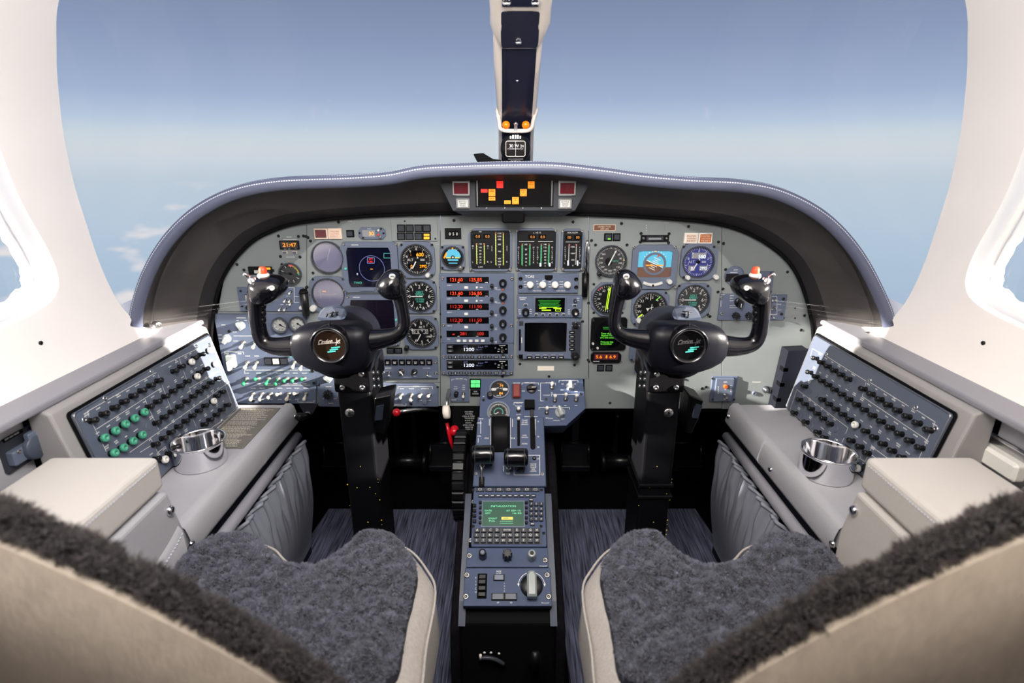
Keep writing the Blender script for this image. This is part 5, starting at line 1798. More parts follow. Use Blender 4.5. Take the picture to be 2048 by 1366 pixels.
# ------------------------------------------------------------------ centre pedestal
pA = Pl((0, 1.06, -0.436), (1, 0, 0), (0, 0.16, 0.154))
pB = Pl((0, 0.892, -0.598), (1, 0, 0), (0, 0.175, 0.102))
PXC = -0.007
ped = wthing('centre_pedestal', 'black centre pedestal body with carpeted sides between the seats', 'pedestal', (PXC, 0.95, FLOOR))
mb = MB()
prof = [(1.30, FLOOR), (1.30, -0.66), (1.00, -0.560), (0.897, -0.620), (0.735, -0.714), (0.712, -0.728), (0.700, FLOOR)]
hw = 0.079
vs = [(PXC - hw, y, z) for y, z in prof] + [(PXC + hw, y, z) for y, z in prof]
n = len(prof)
fs = [tuple(range(n))[::-1], tuple(range(n, 2 * n))] + [(i, (i + 1) % n, n + (i + 1) % n, n + i) for i in range(n)]
mb.add(vs, fs, 'matt_black'); bevel(mb.build('body', ped), 0.004, 2)
for sg in (-1, 1):
    mb = MB()
    pr = [(1.28, FLOOR), (1.28, -0.58), (0.98, -0.585), (0.885, -0.655), (0.72, -0.752), (0.712, -0.80), (0.705, FLOOR)]
    a, b = PXC + sg * 0.0795, PXC + sg * 0.096
    vs = [(a, y, z) for y, z in pr] + [(b, y, z) for y, z in pr]; n = len(pr)
    fs = [tuple(range(n)), tuple(range(n, 2 * n))[::-1]] + [(i, (i + 1) % n, n + (i + 1) % n, n + i) for i in range(n)]
    if sg > 0: fs = [f[::-1] for f in fs]
    mb.add(vs, [f[::-1] for f in fs], 'black_carpet'); bevel(mb.build('carpet_side', ped), 0.005, 3)
    # grey edge angle
    mb = MB()
    e0 = [(0.90, -0.606), (0.735, -0.7035), (0.708, -0.730)]
    rows = [[(PXC + sg * 0.0815, y, z) for y, z in e0], [(PXC + sg * 0.0815, y, z - 0.012) for y, z in e0]]
    mb.grid(rows, 'plate_dark', False, flip=sg < 0)
    rows = [[(PXC + sg * 0.0815, y, z) for y, z in e0], [(PXC + sg * 0.070, y, z) for y, z in e0]]
    mb.grid(rows, 'plate_dark', False, flip=sg > 0); mb.build('edge_angle', ped)
# lever and scale low on the rear face
q = PY(1069, 1290, 0.69)
mb = MB(); mb.tube([(q.x, 0.70, q.z - 0.05), (q.x, 0.672, q.z - 0.03), (q.x, 0.664, q.z), (q.x, 0.668, q.z + 0.012)], [0.009, 0.009, 0.0095, 0.006], 'black', 14); mb.build('friction_lever', ped)
mb = MB()
for u, v in ((969, 1305), (982, 1305), (998, 1307)):
    p = PY(u, v, 0.699); mb.lathe([(0.0022, 0), (0.0022, 0.0012), (0.0001, 0.0014)], 'white_print', 10, M=Matrix.Translation(p) @ Matrix.Rotation(math.pi / 2, 4, 'X'))
mb.build('scale_dots', ped)
mb = MB(); pts = [PY(962 + 46 * i / 10, 1316 - 5 * math.sin(i / 10 * math.pi) + 1.2 * i, 0.697) for i in range(11)]
mb.tube(pts, 0.0035, 'bezel_dark', 8); mb.build('scale_arc', ped)
p = PY(961, 1315, 0.694); mb = MB(); mb.tube([p + Vector((0, 0, -.004)), p + Vector((0, 0, .006))], 0.0022, 'paper', 8); mb.build('scale_pointer', ped)

# upper sloping panel
t = T(pA, 'pressurization_panel', 'blue grey sloping panel with cabin pressure controls above the throttles', 'switch panel', 1060, 800)
poly = [(962, 757), (1166, 757), (1171, 817), (1133, 851), (1088, 852), (958, 850)]
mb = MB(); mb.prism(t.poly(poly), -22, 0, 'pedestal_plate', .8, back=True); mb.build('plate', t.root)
mb = MB(); mb.prism(inset(t.poly(poly), 5), -60, -22, 'plate_dark', 0); mb.build('box_body', t.root)


def flat_dial(t, u, v, r, ring='bezel', z=0):
    x, y = t.xy(u, v); R = r * t.kk
    mb = MB(); mb.frame(circ(R, 36, x, y), circ(R * .86, 36, x, y), z, z + 4, ring, z + 1); mb.build('gauge_ring', t.root)
    mb = MB(); mb.prism(circ(R * .87, 36, x, y), z, z + 1.2, 'dial'); mb.build('gauge_face', t.root)
    return x, y, R * .86, z + 1.4


x, y, R, z = flat_dial(t, 999, 779, 20.5)
mb = MB()
mb.text('74', x + .22 * R, y + .45 * R, .30 * R, 'e_amber', z); mb.text('84', x + .18 * R, y - .50 * R, .30 * R, 'e_amber', z)
mb.text('SET ALT', x, y + .12 * R, .17 * R, W_, z); mb.text('RATE', x - .05 * R, y - .78 * R, .15 * R, W_, z)
mb.bar(x - .3 * R, y + .72 * R, x + .3 * R, y + .72 * R, .4, 'e_amber_dim', z)
mb.build('cabin_readout', t.root)
for s_ in (-1, 1):
    t.button(999 + s_ * 11.5, 779.5, 10, 6, 1, 3, 'gauge_white', 'select_button', r=2.5)
t.knob(980.5, 793, 6.2, 14, 'black_knob', 0)
x, y, R, z = flat_dial(t, 997, 825, 22.5)
mb = MB()
for i in range(31):
    a = math.radians(-20 + 220 * i / 30); L = .80 if i % 5 else .72
    mb.bar(x + L * R * math.cos(a), y + L * R * math.sin(a), x + .96 * R * math.cos(a), y + .96 * R * math.sin(a), .6, W_, z)
for i in range(19):
    a = math.radians(-20 + 220 * i / 18)
    mb.bar(x + .40 * R * math.cos(a), y + .40 * R * math.sin(a), x + .5 * R * math.cos(a), y + .5 * R * math.sin(a), .8, 'e_teal', z)
mb.bar(x, y, x - .35 * R, y - .2 * R, 1.2, W_, z + .2)
mb.build('gauge_markings', t.root)
t.button(1033, 784, 15, 28, 0, 10, 'red_guard', 'guarded_switch', r=2, bev=2, label='dark red switch guard')
t.lines([(1024, 769, 1024, 798), (1042, 769, 1042, 798), (1024, 769, 1042, 769), (1024, 798, 1042, 798)], 1.2, 'black', .2, 'guard_recess')
t.letters([('CABIN DUMP', 1033, 766, 2.6, 15), ('DEFOG AIR SEL', 1060, 765.5, 2.6, 22), ('AIR COND', 1097, 765.5, 2.6, 12), ('AIR SOURCE SELECT', 1137, 761, 2.6, 26), ('FAN', 1128, 789, 2.6), ('PRESS OFF', 1038, 806, 2.6, 13),
           ('TEMPERATURE CONTROL', 1110, 815, 2.6, 30), ('COMPRESSOR', 1093, 790.5, 2.2, 14), ('MANUAL', 1113, 841, 2.4), ('COLD', 1101, 837, 2.4), ('HOT', 1126, 838, 2.4), ('AUTO', 1037, 829, 2.4), ('MANUAL', 1037, 812, 2.4)], z=.25)
t.knob(1063, 778, 10, 10, 'black_knob', 0, kind='pointer', rot=-1.5)
t.knob(1140, 774, 8.6, 16, 'clear_knob', 0, kind='pointer', rot=0); t.knob(1120, 826, 10.5, 17, 'clear_knob', 0, kind='pointer', rot=.3)
for u, v, m, tl in ((1104, 776, 'cream_knob', -.2), (1109.5, 802, 'white_knob', -.3), (1131, 799, 'white_knob', -.3), (1152, 801, 'white_knob', -.3), (1093.5, 826, 'white_knob', -.3), (1037, 821, 'white_knob', .1)):
    t.toggle(u, v, m, 0, .95, -tl)
t.knob(1092.5, 798.5, 2.4, 2, 'black_knob', 0, name='indicator_lamp')
t.lines([(1081, 766, 1111, 766), (1081, 766, 1081, 802), (1081, 802, 1087, 802), (1111, 766, 1111, 771), (1103, 789, 1157, 789), (1103, 789, 1103, 793), (1157, 789, 1157, 793), (1118, 761, 1156, 761), (1118, 761, 1118, 765), (1156, 761, 1156, 765),
         (1078, 815, 1139, 815), (1078, 815, 1078, 819), (1139, 815, 1139, 819), (1044, 766, 1077, 766), (1044, 766, 1044, 770), (1077, 766, 1077, 770), (1028, 805, 1047, 805), (1028, 805, 1028, 809)], .8, z=.2)
t.dashes([(1125, 768, 4, 1.5), (1150, 768, 4, 1.5), (1124, 780, 6, 1.5), (1152, 783, 6, 1.5), (1109, 812, 5, 1.4), (1131, 811, 5, 1.4), (1152, 811, 5, 1.4), (1094, 836, 5, 1.4), (1047, 782, 6, 1.5), (1078, 781, 4, 1.5),
          (1062, 833, 26, 1.6), (1062, 836, 20, 1.6), (967, 793, 3, 1.6), (967, 798, 3, 1.6), (1104, 786, 4, 1.4)], z=.2)
mb = MB(); x, y = t.xy(1059, 812)
mb.prism(rrect(x - 10, y - 9, x + 10, y + 9, 1), 0, 14, 'matt_black', 1); mb.prism(rrect(x + 1, y - 32, x + 8, y - 8, 1), 0, 5, 'black', .6); mb.build('lever_gate', t.root)
for u, v in ((967, 800), (1162, 788)): t.screw(u, v, 3, -.2, 'screw_dark')

# throttle quadrant
t = T(pA, 'throttle_quadrant', 'blue grey throttle quadrant cover with lever slots', 'quadrant', 1019, 905, lift=0.0)
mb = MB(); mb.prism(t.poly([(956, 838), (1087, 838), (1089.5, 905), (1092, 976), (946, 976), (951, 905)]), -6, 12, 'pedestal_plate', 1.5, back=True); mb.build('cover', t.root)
# slots
for (u, v0, v1, w, nm) in ((1037, 841, 896, 5.5, 'lever_slot'), (1065, 838, 903, 10, 'flap_slot')):
    mb = MB(); pts = t.rc(u - w / 2, v0, u + w / 2, v1, r=w / 2); mb.prism(pts, 11, 12.3, 'matt_black'); mb.build(nm, t.root)
mb = MB(); x, y = t.xy(1037, 842); mb.lathe([(3.2, 12), (3.0, 17), (2, 19), (.01, 19.5)], 'white_knob', 12, M=Matrix.Translation((x, y, 0))); mb.build('slot_knob', t.root)
# curved dark guard between the levers
rows = []
for i in range(13):
    f = i / 12
    v = 839 + (908 - 839) * f
    xa, ya = t.xy(983, v); xb, _ = t.xy(1019.5, v)
    h = 12 + 16 * math.sin(math.pi * min(1, .12 + f * .88))
    rows.append([(xa, ya, 11)] + [(xa + (xb - xa) * k / 6, ya, h + 2 * math.sin(math.pi * k / 6)) for k in range(7)] + [(xb, ya, 11)])
mb = MB(); mb.grid(rows, 'column', True, flip=True); mb.build('lever_guard', t.root)
t.lines([(962, 845, 962, 871), (957, 880, 957, 889), (979, 842, 979, 855), (982, 840, 982, 905), (1021, 840, 1021, 905), (1070, 842, 1070, 875), (1025, 842, 1025, 858)], .9, z=12.2)
t.letters([('MAX', 963, 841.5, 3), ('OPEN', 959, 850, 2.6), ('IDLE', 974, 880, 3), ('IDLE', 1026, 880, 3), ('ON', 959, 876, 3), ('TAKE', 1049, 845, 2.8, 12), ('OFF AND', 1049, 849, 2.8, 12), ('APPROACH', 1049, 853, 2.8, 14), ('LAND', 1049, 874.5, 2.8, 8), ('GEAR DOWN', 1049, 878.5, 2.8, 13), ('GROUND', 1049, 891, 2.8, 11),
           ('0', 1076, 847, 3), ('15', 1076, 877, 3), ('35', 1076, 898, 3)], z=12.2)
# key-like lever, knobs and boxed placard
mb = MB(); a = t.xy(964, 972); b = t.xy(964.5, 930)
mb.tube([(a[0], a[1], 13), (a[0], a[1] + 12, 15), (b[0], (a[1] + b[1]) / 2, 22), (b[0], b[1], 30)], [4.2, 2.6, 2.2, 2.6], 'steel', 10); lev = mb.build('lock_lever', t.root)
mb = MB(); mb.prism(rrect(a[0] - 5, a[1] - 4, a[0] + 5, a[1] + 14, 1), 11.5, 15, 'matt_black', .6); mb.build('lock_gate', t.root)
t.knob(965, 936, 5.5, 8, 'steel', 12, name='lock_button'); t.knob(1017, 941, 5.2, 12, 'steel', 12); t.knob(1042, 941.5, 8, 15, 'black_knob', 12, kind='flute')
t.knob(1068, 920, 3.6, 4, 'black_knob', 12, kind='step')
t.lines([(1028, 914, 1079, 914), (1079, 914, 1079, 953), (1079, 953, 1028, 953), (1028, 953, 1028, 930), (1007, 935, 1007, 946)], .9, z=12.2)
t.letters([('MUST BE', 1066, 931.5, 2.8, 12), ('OFF FOR', 1066, 935, 2.8, 12), ('TAKEOFF', 1066, 938.5, 2.8, 12), ('AND', 1066, 942, 2.8, 7), ('LANDING', 1066, 945.5, 2.8, 12), ('ON', 1076, 921, 2.8), ('TEST', 1016, 950, 3)], z=12.2)
for u, v in ((953, 950), (1084.5, 951.5)): t.screw(u, v, 3.4, 11.6, 'screw')
# throttles, each a lever of its own
pAr = Pl(pA.p + pA.n * 0.058, pA.ex, pA.ey)


def throttle(label, u0, u1, v, arm_u):
    t = T(pAr, 'throttle_lever', label, 'lever', (u0 + u1) / 2, v)
    k = t.kk; w = (u1 - u0) * k / 2; R = 18.5 * k
    mb = MB()
    pr = [(R * .80, -w), (R * .96, -w + 2.5), (R, -w + 5), (R, w - 5), (R * .96, w - 2.5), (R * .80, w), (0.01, w)]
    M_ = Matrix.Rotation(math.pi / 2, 4, 'Y')
    mb.lathe([(0.01, -w)] + pr, 'yoke_gloss', 28, M=M_); mb.build('grip', t.root)
    mb = MB()
    for s_ in (-1, 1):
        mb.lathe([(R * 1.0, s_ * (w - 7) - .6), (R * 1.03, s_ * (w - 7)), (R * 1.0, s_ * (w - 7) + .6)], 'bezel_dark', 28, M=M_, cap=False)
    mb.build('grip_ring', t.root)
    mb = MB(); ax = t.xy(arm_u, v)[0]
    mb.box(ax - 2.5, -9, -48, ax + 2.5, 9, 0, 'column'); mb.build('arm', t.root)
    return t


throttle('left black cylindrical throttle lever on the quadrant', 943, 989, 909, 981)
throttle('right black cylindrical throttle lever, set slightly further aft', 1008, 1056, 915, 1016)

# trim wheel
c = pA.hit(920, 938) - pA.n * 0.045
tw = wthing('trim_wheel', 'large black ribbed pitch trim wheel on the left of the pedestal', 'wheel', (c.x, c.y, c.z))
Mw = Matrix.Translation(c) @ Matrix.Rotation(math.pi / 2, 4, 'Y')
R = 0.088
mb = MB(); mb.lathe([(R * .70, -.011), (R * .93, -.0115), (R * .96, -.008), (R * .96, .008), (R * .93, .0115), (R * .70, .011), (R * .70, -.011)], 'black', 64, M=Mw, cap=False); mb.build('rim', tw)
mb = MB()
for i in range(30):
    a = 2 * math.pi * i / 30
    mb.box(-.0075, -.0115, R * .93, .0075, .0115, R * 1.012, 'black', .002, M=Matrix.Translation(c) @ Matrix.Rotation(a, 4, 'X') @ Matrix.Rotation(math.pi / 2, 4, 'Z'))
mb.build('grip_ribs', tw)
mb = MB(); mb.lathe([(0.0001, -.006), (R * .72, -.006), (R * .72, .006), (0.0001, .006)], 'matt_black', 32, M=Mw); mb.build('web', tw)

# flight management keyboard unit
t = T(pB, 'flight_management_unit', 'grey keyboard unit with green screen and letter keys on the pedestal', 'avionics', 1017, 1035)
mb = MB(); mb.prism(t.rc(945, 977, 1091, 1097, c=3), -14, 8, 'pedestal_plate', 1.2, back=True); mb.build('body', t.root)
zt = 8
for u in (960.5, 979.3, 998.5, 1017, 1035.5, 1053.5, 1070.5):
    t.button(u, 984, 17, 8.6, zt, zt + 3, 'bezel_dark', 'key', r=.8); t.lines([(u - 3, 982.3, u + 3, 982.3), (u - 3, 985.6, u + 3, 985.6), (u - 3, 982.3, u - 3, 985.6), (u + 3, 982.3, u + 3, 985.6)], .6, z=zt + 3.2)
for i in range(10):
    u = 962 + i * 11.6
    t.button(u, 996.5, 10.4, 6, zt, zt + 3, 'bezel_dark', 'key', r=.8); t.dashes([(u, 996.3, 6, 1.8)], z=zt + 3.2)
t.plate(963, 1005, 1050, 1059, zt + 1.5, 'bezel', z0=zt - 1, name='screen_frame'); t.plate(965.5, 1008, 1047.5, 1056.5, zt + 1.8, 'lcd_green', z0=zt, bev=0, name='screen')
t.letters([('INITIALIZATION', 1007, 1017, 3.6, 50), ('DATE', 977, 1026, 3.4, 14), ('GMT', 976, 1031, 3.4, 11), ('07 SEP 15', 1027, 1026, 3.4, 28), ('16:30', 1034, 1031, 3.4, 17), ('IDENT', 986, 1041.5, 3.4, 17), ('POS', 984, 1046.5, 3.4, 11)], 'lcd_text', zt + 2.1, 'display_text')
t.plate(1003, 1038.5, 1026, 1044, zt + 2.2, 'lcd_yellow', z0=zt + 1.8, bev=0, name='cursor_bar'); t.letters([('KIND', 1012, 1041.2, 3, 10)], 'lcd_green', zt + 2.4, 'cursor_text')
t.dashes([(1013, 1047, 26, .7), (1013, 1051, 26, .7)], 'lcd_text', zt + 2.0)
for v in (1010, 1020, 1030, 1040, 1050):
    t.button(961, v, 5.5, 5.5, zt, zt + 4, 'black', 'line_key', r=1.5); t.button(1052.5, v, 5.5, 5.5, zt, zt + 4, 'black', 'line_key', r=1.5)
for v in (1016, 1026, 1036, 1047):
    t.button(949.5, v, 7, 7, zt, zt + 4, 'black', 'key', r=1)
nums = '123456789'
for r in range(4):
    for c_ in range(3):
        u, v = 1062 + c_ * 10, 1013.5 + r * 10
        t.button(u, v, 8.2, 8, zt, zt + 5, 'bezel_dark', 'key', r=2); t.letters([((nums + '*0#')[r * 3 + c_], u, v - .3, 3.4)], z=zt + 5.2)
t.button(1062, 1005, 9, 6, zt, zt + 4, 'bezel_dark', 'key', r=1); t.button(1064.5, 1053, 9, 6, zt, zt + 4, 'bezel_dark', 'key', r=1)
t.dashes([(1062, 1005, 6, 1.8), (1064.5, 1053, 6, 1.8)], z=zt + 4.2)
t.plate(947, 1060, 1082, 1092, zt + 1, 'bezel_dark', z0=zt - 1, name='keyboard_base')
for r, (st, v) in enumerate((('ABCD#EFGH', 1066), ('IJKLMNOPQR', 1076), ('STUVWXYZ*-', 1086.3))):
    for i, ch in enumerate(st):
        u = (955 + 13.2 * i if i < 4 else (1014.8 if i == 4 else 1034 + 13.1 * (i - 5))) if r == 0 else 953.8 + 13.3 * i
        w = 18 if ch == '#' else 10.4
        t.button(u, v, w, 8.4, zt + 1, zt + 5.5, 'bezel_dark', 'key', r=1.8)
        t.letters([({'#': 'ENTER', '-': 'SP'}.get(ch, ch), u, v - .3, 4.4 if ch not in '#-' else 3.4, 14 if ch == '#' else None)], z=zt + 5.7)
for u, v in ((946.5, 984), (1083, 984), (947, 1056), (1082, 1056), (1087, 1070)): t.screw(u, v, 2.8, zt - .3, 'screw_dark')
for u, v in ((941, 1083), (1087.5, 1083), (947, 1006), (1083, 1007)): t.screw(u, v, 4.2, zt - 3, 'screw')
# knob panel
t = T(pB, 'radar_knob_panel', 'grey pedestal plate with three upright knobs below the keyboard', 'switch panel', 1015, 1117)
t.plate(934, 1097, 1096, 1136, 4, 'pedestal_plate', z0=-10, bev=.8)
t.knob(966, 1115, 7.5, 22, 'black_knob', 4, kind='round', cap='bezel'); t.knob(1015, 1117, 9.5, 22, 'black_knob', 4, kind='flute'); t.knob(1063, 1117, 8.0, 22, 'clear_knob', 4, kind='round', cap='black')
for u, v in ((939, 1113), (1090, 1122)): t.screw(u, v, 5, 3.8, 'screw')
t.letters([('Honeywell', 1086, 1133.5, 2.4)], z=4.2)
# autopilot controller
t = T(pB, 'autopilot_controller', 'grey autopilot plate with large turn knob at the pedestal rear end', 'switch panel', 1015, 1177)
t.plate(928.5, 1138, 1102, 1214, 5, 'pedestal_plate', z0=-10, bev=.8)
mb = MB(); x, y = t.xy(1063, 1174); R = 22.5 * t.kk
mb.lathe([(R * 1.0, 5), (R, 7), (R * .96, 8.5), (R * .4, 9), (.01, 9)], 'black_knob', 36, M=Matrix.Translation((x, y, 0))); mb.build('turn_dial', t.root)
mb = MB(); mb.prism([(x - 8, y - 22), (x + 8, y - 22), (x + 8, y + 12), (x + 4, y + 19), (x - 4, y + 19), (x - 8, y + 12)], 8, 27, 'clear_knob', 3); mb.build('turn_knob', t.root)
mb = MB()
for sg in (-1, 1):
    pts = [(x + sg * R * 1.18 * math.cos(math.radians(a)), y + R * 1.18 * math.sin(math.radians(a))) for a in range(10, 72, 6)]
    for p, q in zip(pts, pts[1:]): mb.bar(p[0], p[1], q[0], q[1], .9, W_, 5.2)
    p = pts[0]; mb.add([(p[0] - 2, p[1], 5.2), (p[0] + 2, p[1], 5.2), (p[0], p[1] - 5, 5.2)][::-1], [(0, 1, 2)], W_)
mb.text('TURN', x, y + R * 1.16, 3, W_, 5.2); mb.build('turn_arrows', t.root)
mb = MB(); xw, yw = t.xy(964.5, 1174)
mb.prism(rrect(xw - 8, yw - 20, xw + 8, yw + 20, 1), 5, 6, 'matt_black', .3); mb.build('wheel_recess', t.root)
for i, (yy, h) in enumerate(((14, 9), (5, 12), (-5, 12), (-14, 9))):
    mb = MB(); mb.prism(rrect(xw - 6.5, yw + yy - 4, xw + 6.5, yw + yy + 4, 1), 5, h, 'black', 1.2); mb.build('pitch_wheel_rib', t.root)
t.button(998, 1158, 22, 12, 5, 9, 'black', 'button', r=.6, face='bezel'); t.button(996, 1196, 26, 13, 5, 9, 'black', 'button', r=.6, face='plate_dark'); t.button(1021.5, 1196, 25, 13, 5, 9, 'black', 'button', r=.6, face='plate_dark')
t.letters([('DESCEND', 966, 1151, 3, 16), ('CLIMB', 964, 1197.5, 3, 11), ('BANK', 998, 1144.5, 3, 10), ('LIMIT', 998, 1148.5, 3, 10), ('AP', 996, 1207, 3, 5), ('YD', 1022, 1207, 3, 5), ('Honeywell', 1090, 1207.5, 2.4)] +
          [(c_, 952, 1158 + 7 * i, 3.4) for i, c_ in enumerate('PITCH')], z=5.2)
t.letters([(c_, 1009, 1169 + 5 * i, 2.4) for i, c_ in enumerate('PUSH')], z=5.2)['kind'] = 'stuff'
for u, v in ((934, 1152), (1094, 1152), (932, 1195), (1097, 1195)): t.screw(u, v, 5, 4.8, 'screw')

# gear lever, emergency handle, parking brake knob under the panel
g = PY(893, 824, 1.0)
gl = wthing('landing_gear_lever', 'landing gear lever with white wheel shaped knob left of the pedestal', 'lever', tuple(g))
mb = MB(); mb.tube([PY(898, 781, 1.06), PY(896, 790, 1.03), PY(893.5, 806, 1.005), g], [0.004, 0.0035, 0.0035, 0.003], 'steel', 10); mb.build('stem', gl)
mb = MB(); mb.lathe([(.0001, -.0068), (.009, -.0068), (.013, -.0058), (.0142, -.002), (.0142, .002), (.013, .0058), (.009, .0068), (.0001, .0068)], 'paper', 24, M=Matrix.Translation(g) @ Matrix.Rotation(math.pi / 2 - .12, 4, 'Y')); mb.build('wheel_knob', gl)
r = PY(902, 868, 1.04)
rh = wthing('emergency_gear_handle', 'red emergency gear release handle beside the trim wheel', 'handle', tuple(r))
mb = MB(); mb.tube([PY(894, 846, 1.02), PY(897, 862, 1.015), PY(901, 880, 1.013), PY(906, 897, 1.012)], [0.006, 0.0075, 0.0075, 0.006], 'red_handle', 12, flat=.55); mb.build('grip', rh)
mb = MB(); a = PY(909, 858, 1.03); mb.lathe([(.009, 0), (.009, .012), (.006, .018), (.0001, .019)], 'red_handle', 14, M=Matrix.Translation(a) @ Matrix.Rotation(math.pi / 2, 4, 'X')); mb.build('pull_knob', rh)
mb = MB(); mb.tube([a, PY(909, 852, 1.08)], .004, 'steel', 8); mb.build('cable_end', rh)
b = PY(793, 825, 1.04)
bh = wthing('parking_brake_handle', 'bent chrome handle with red ball under the left panel', 'handle', tuple(b))
mb = MB(); mb.lathe([(.0001 + .0085 * math.sin(math.pi * i / 12), -.0085 * math.cos(math.pi * i / 12)) for i in range(13)], 'red_handle', 18, M=Matrix.Translation(b)); mb.build('ball', bh)
mb = MB(); mb.tube([b, PY(815, 821, 1.05), PY(845, 818, 1.07), PY(876, 822, 1.09)], [.0035, .0045, .004, .003], 'steel', 10); mb.build('rod', bh)
pl = PY(935, 840, 1.065)
ap = T(Pl((0, 1.062, -0.5), (1, 0, 0), (0, 0, 1)), 'gear_placard', 'black placard with white gear release instructions beside the pedestal', 'placard', 935, 840)
ap.plate(905, 813, 962, 880, 1, 'matt_black', bev=.2, name='placard_face')
ap.letters([('AUX GEAR', 938, 823, 2.6, 17), ('CONTROL', 938, 827.5, 2.6, 15), ('1 PULL & TURN', 937, 832, 2.6, 24), ('THE HANDLE', 939, 836, 2.6, 19), ('45 CW TO', 938, 840.5, 2.6, 16), ('UNLOCK', 937, 845, 2.6, 12), ('2 PULL KNOB', 937, 849.5, 2.6, 22), ('WHEN THE', 938, 854, 2.6, 16), ('GEAR IS', 938, 858, 2.6, 14)], z=1.2)
# ------------------------------------------------------------------ side consoles (mirrored about the centreline)
XM = 1.0


def side(sg):
    L = sg < 0
    nm = 'left' if L else 'right'
    X = lambda x: sg * x                                   # x given as distance from the centreline

    def boxw(mb, x0, x1, y0, y1, z0, z1, m, bev=0):
        a, b = sorted((X(x0), X(x1)))
        mb.box(a, y0, z0, b, y1, z1, m, bev)
    # console body with shelf
    c = wthing('side_console', 'grey leather ' + nm + ' side console with shelf, rail and gathered map pocket', 'console', (X(0.52), 0.8, FLOOR))
    mb = MB(); boxw(mb, 0.462, 0.60, 0.646, 1.055, -0.53, -0.492, 'console_leather'); bevel(mb.build('shelf', c), .004, 3)
    # sloping leather rail under the shelf edge
    mb = MB()
    rows = []
    for y in np.linspace(1.052, 0.647, 8):
        rows.append([(X(0.474), y, -0.488), (X(0.464), y, -0.4885), (X(0.458), y, -0.494), (X(0.455), y, -0.505), (X(0.451), y, -0.528), (X(0.455), y, -0.536), (X(0.470), y, -0.54)])
    mb.grid(rows, 'console_leather', True, flip=not L); mb.build('edge_rail', c)
    mb = MB(); mb.tube([(X(.449), 1.03, -.553), (X(.447), .85, -.553), (X(.445), .655, -.552), (X(.450), .645, -.555)], [.009, .010, .010, .007], 'rail', 12); mb.build('grab_bar', c)
    mb = MB(); boxw(mb, 0.462, 0.60, 0.646, 1.05, FLOOR, -0.53, 'footwell'); mb.build('side_board', c)
    for (y, z) in ((0.645, -0.517), (1.038, -0.512)) + (((0.84, -0.517),) if not L else ()):
        mb = MB(); mb.lathe([(.0055, 0), (.0055, .002), (.004, .004), (.0001, .0045)], 'chrome', 14, M=Matrix.Translation((X(.4525), y, z)) @ Matrix.Rotation(-sg * math.pi / 2, 4, 'Y')); mb.build('snap_fastener', c)
    # gathered pocket
    rows = []; ny, nz = 110, 22
    top = []
    for i in range(ny + 1):
        f = i / ny
        y = 1.02 - 0.375 * f
        g = math.sin(f * 75 + 1.5 * math.sin(f * 23)) + .5 * math.sin(f * 141 + 1)
        row = []
        for j in range(nz + 1):
            h = j / nz
            z = -0.566 - 0.255 * h + (1 - h) ** 2 * .006 * g
            bulge = 0.030 * math.sin(math.pi * min(1, .12 + h * .9)) * (0.55 + .45 * math.sin(math.pi * min(1, f * 1.05)))
            fold = (.0085 * g * (1 - h) ** 5) + .004 * g * math.exp(-((h - .12) / .1) ** 2) + .012 * math.sin(f * 11 + h * 4) * h * (1 - h)
            x = 0.452 - bulge - fold - .004
            row.append((X(x), y, z))
        rows.append(row); top.append(Vector(row[0]) + Vector((X(-.001), 0, 0)))
    mb = MB(); mb.grid(rows, 'pocket_leather', True, flip=not L); pk = mb.build('map_pocket', c)
    mb = MB(); mb.tube(top, .0034, 'pocket_leather', 8); sub(mb, 'gathered_hem', pk)
    mb = MB(); mb.grid([[(X(.4605), p.y, p.z) for p in top], [(X(.4605), p.y, -.83) for p in top]], 'footwell', True, flip=not L); sub(mb, 'pocket_back', pk)

    # circuit breaker housing
    h = wthing('breaker_housing', 'cream edged housing behind the ' + nm + ' circuit breaker panel', 'housing', (X(0.62), 0.86, -0.5))
    Pb = [(0.568, -0.492), (0.602, -0.330)]
    mb = MB()
    ya, yf = 0.655, 1.05
    q = [(0.572, -0.492), (0.606, -0.333), (0.6085, -0.321), (0.628, -0.312), (0.640, -0.312), (0.640, -0.492)]
    n = len(q)
    vs = [(X(x), ya, z) for x, z in q] + [(X(x), yf, z) for x, z in q]
    fs = [(i, (i + 1) % n, n + (i + 1) % n, n + i) for i in range(n)] + [tuple(range(n))[::-1], tuple(range(n, 2 * n))]
    mb.add(vs, fs if not L else [f[::-1] for f in fs], 'housing'); bevel(mb.build('case', h), .004, 3)
    # grey ledge rail along the wall above
    w = MB(); boxw(w, 0.615, 0.675, 0.20, 1.06, -0.316, -0.306, 'rail'); bevel(struct(w, 'trim_3' if L else 'trim_4', 'grey ledge strip along the ' + nm + ' wall'), .003, 2)
    # recessed wall aft of the housing
    w = MB(); boxw(w, 0.652, 0.672, 0.0, 0.66, -0.60, -0.312, 'console_leather')
    w = struct(w, 'wall_lower_left' if L else 'wall_lower_right', 'grey lower ' + nm + ' wall panel aft of the breaker housing')

    # breaker panel
    pl = Pl((X(0.570), 0.86, -0.492), (0, 1 if L else -1, 0), (X(0.034), 0, 0.162))
    uc, vc = (315, 790) if L else (1735, 800)
    t = T(pl, 'circuit_breaker_panel', nm + ' circuit breaker panel with ' + ('rows of black, white and green' if L else 'rows of black and two white') + ' breakers', 'breaker panel', uc, vc)
    o = t.o
    yl = lambda y, s_: ((y - 0.86) * 1000 * (1 if L else -1) - o.x, s_ - o.y)
    S = 163
    a, b = yl(0.678, 2), yl(1.036, S)
    x0, x1 = sorted((a[0], b[0]))
    mb = MB(); mb.prism(rrect(x0, a[1], x1, b[1], 5), 1, 5, 'breaker_plate', .8); mb.build('face_plate', t.root)
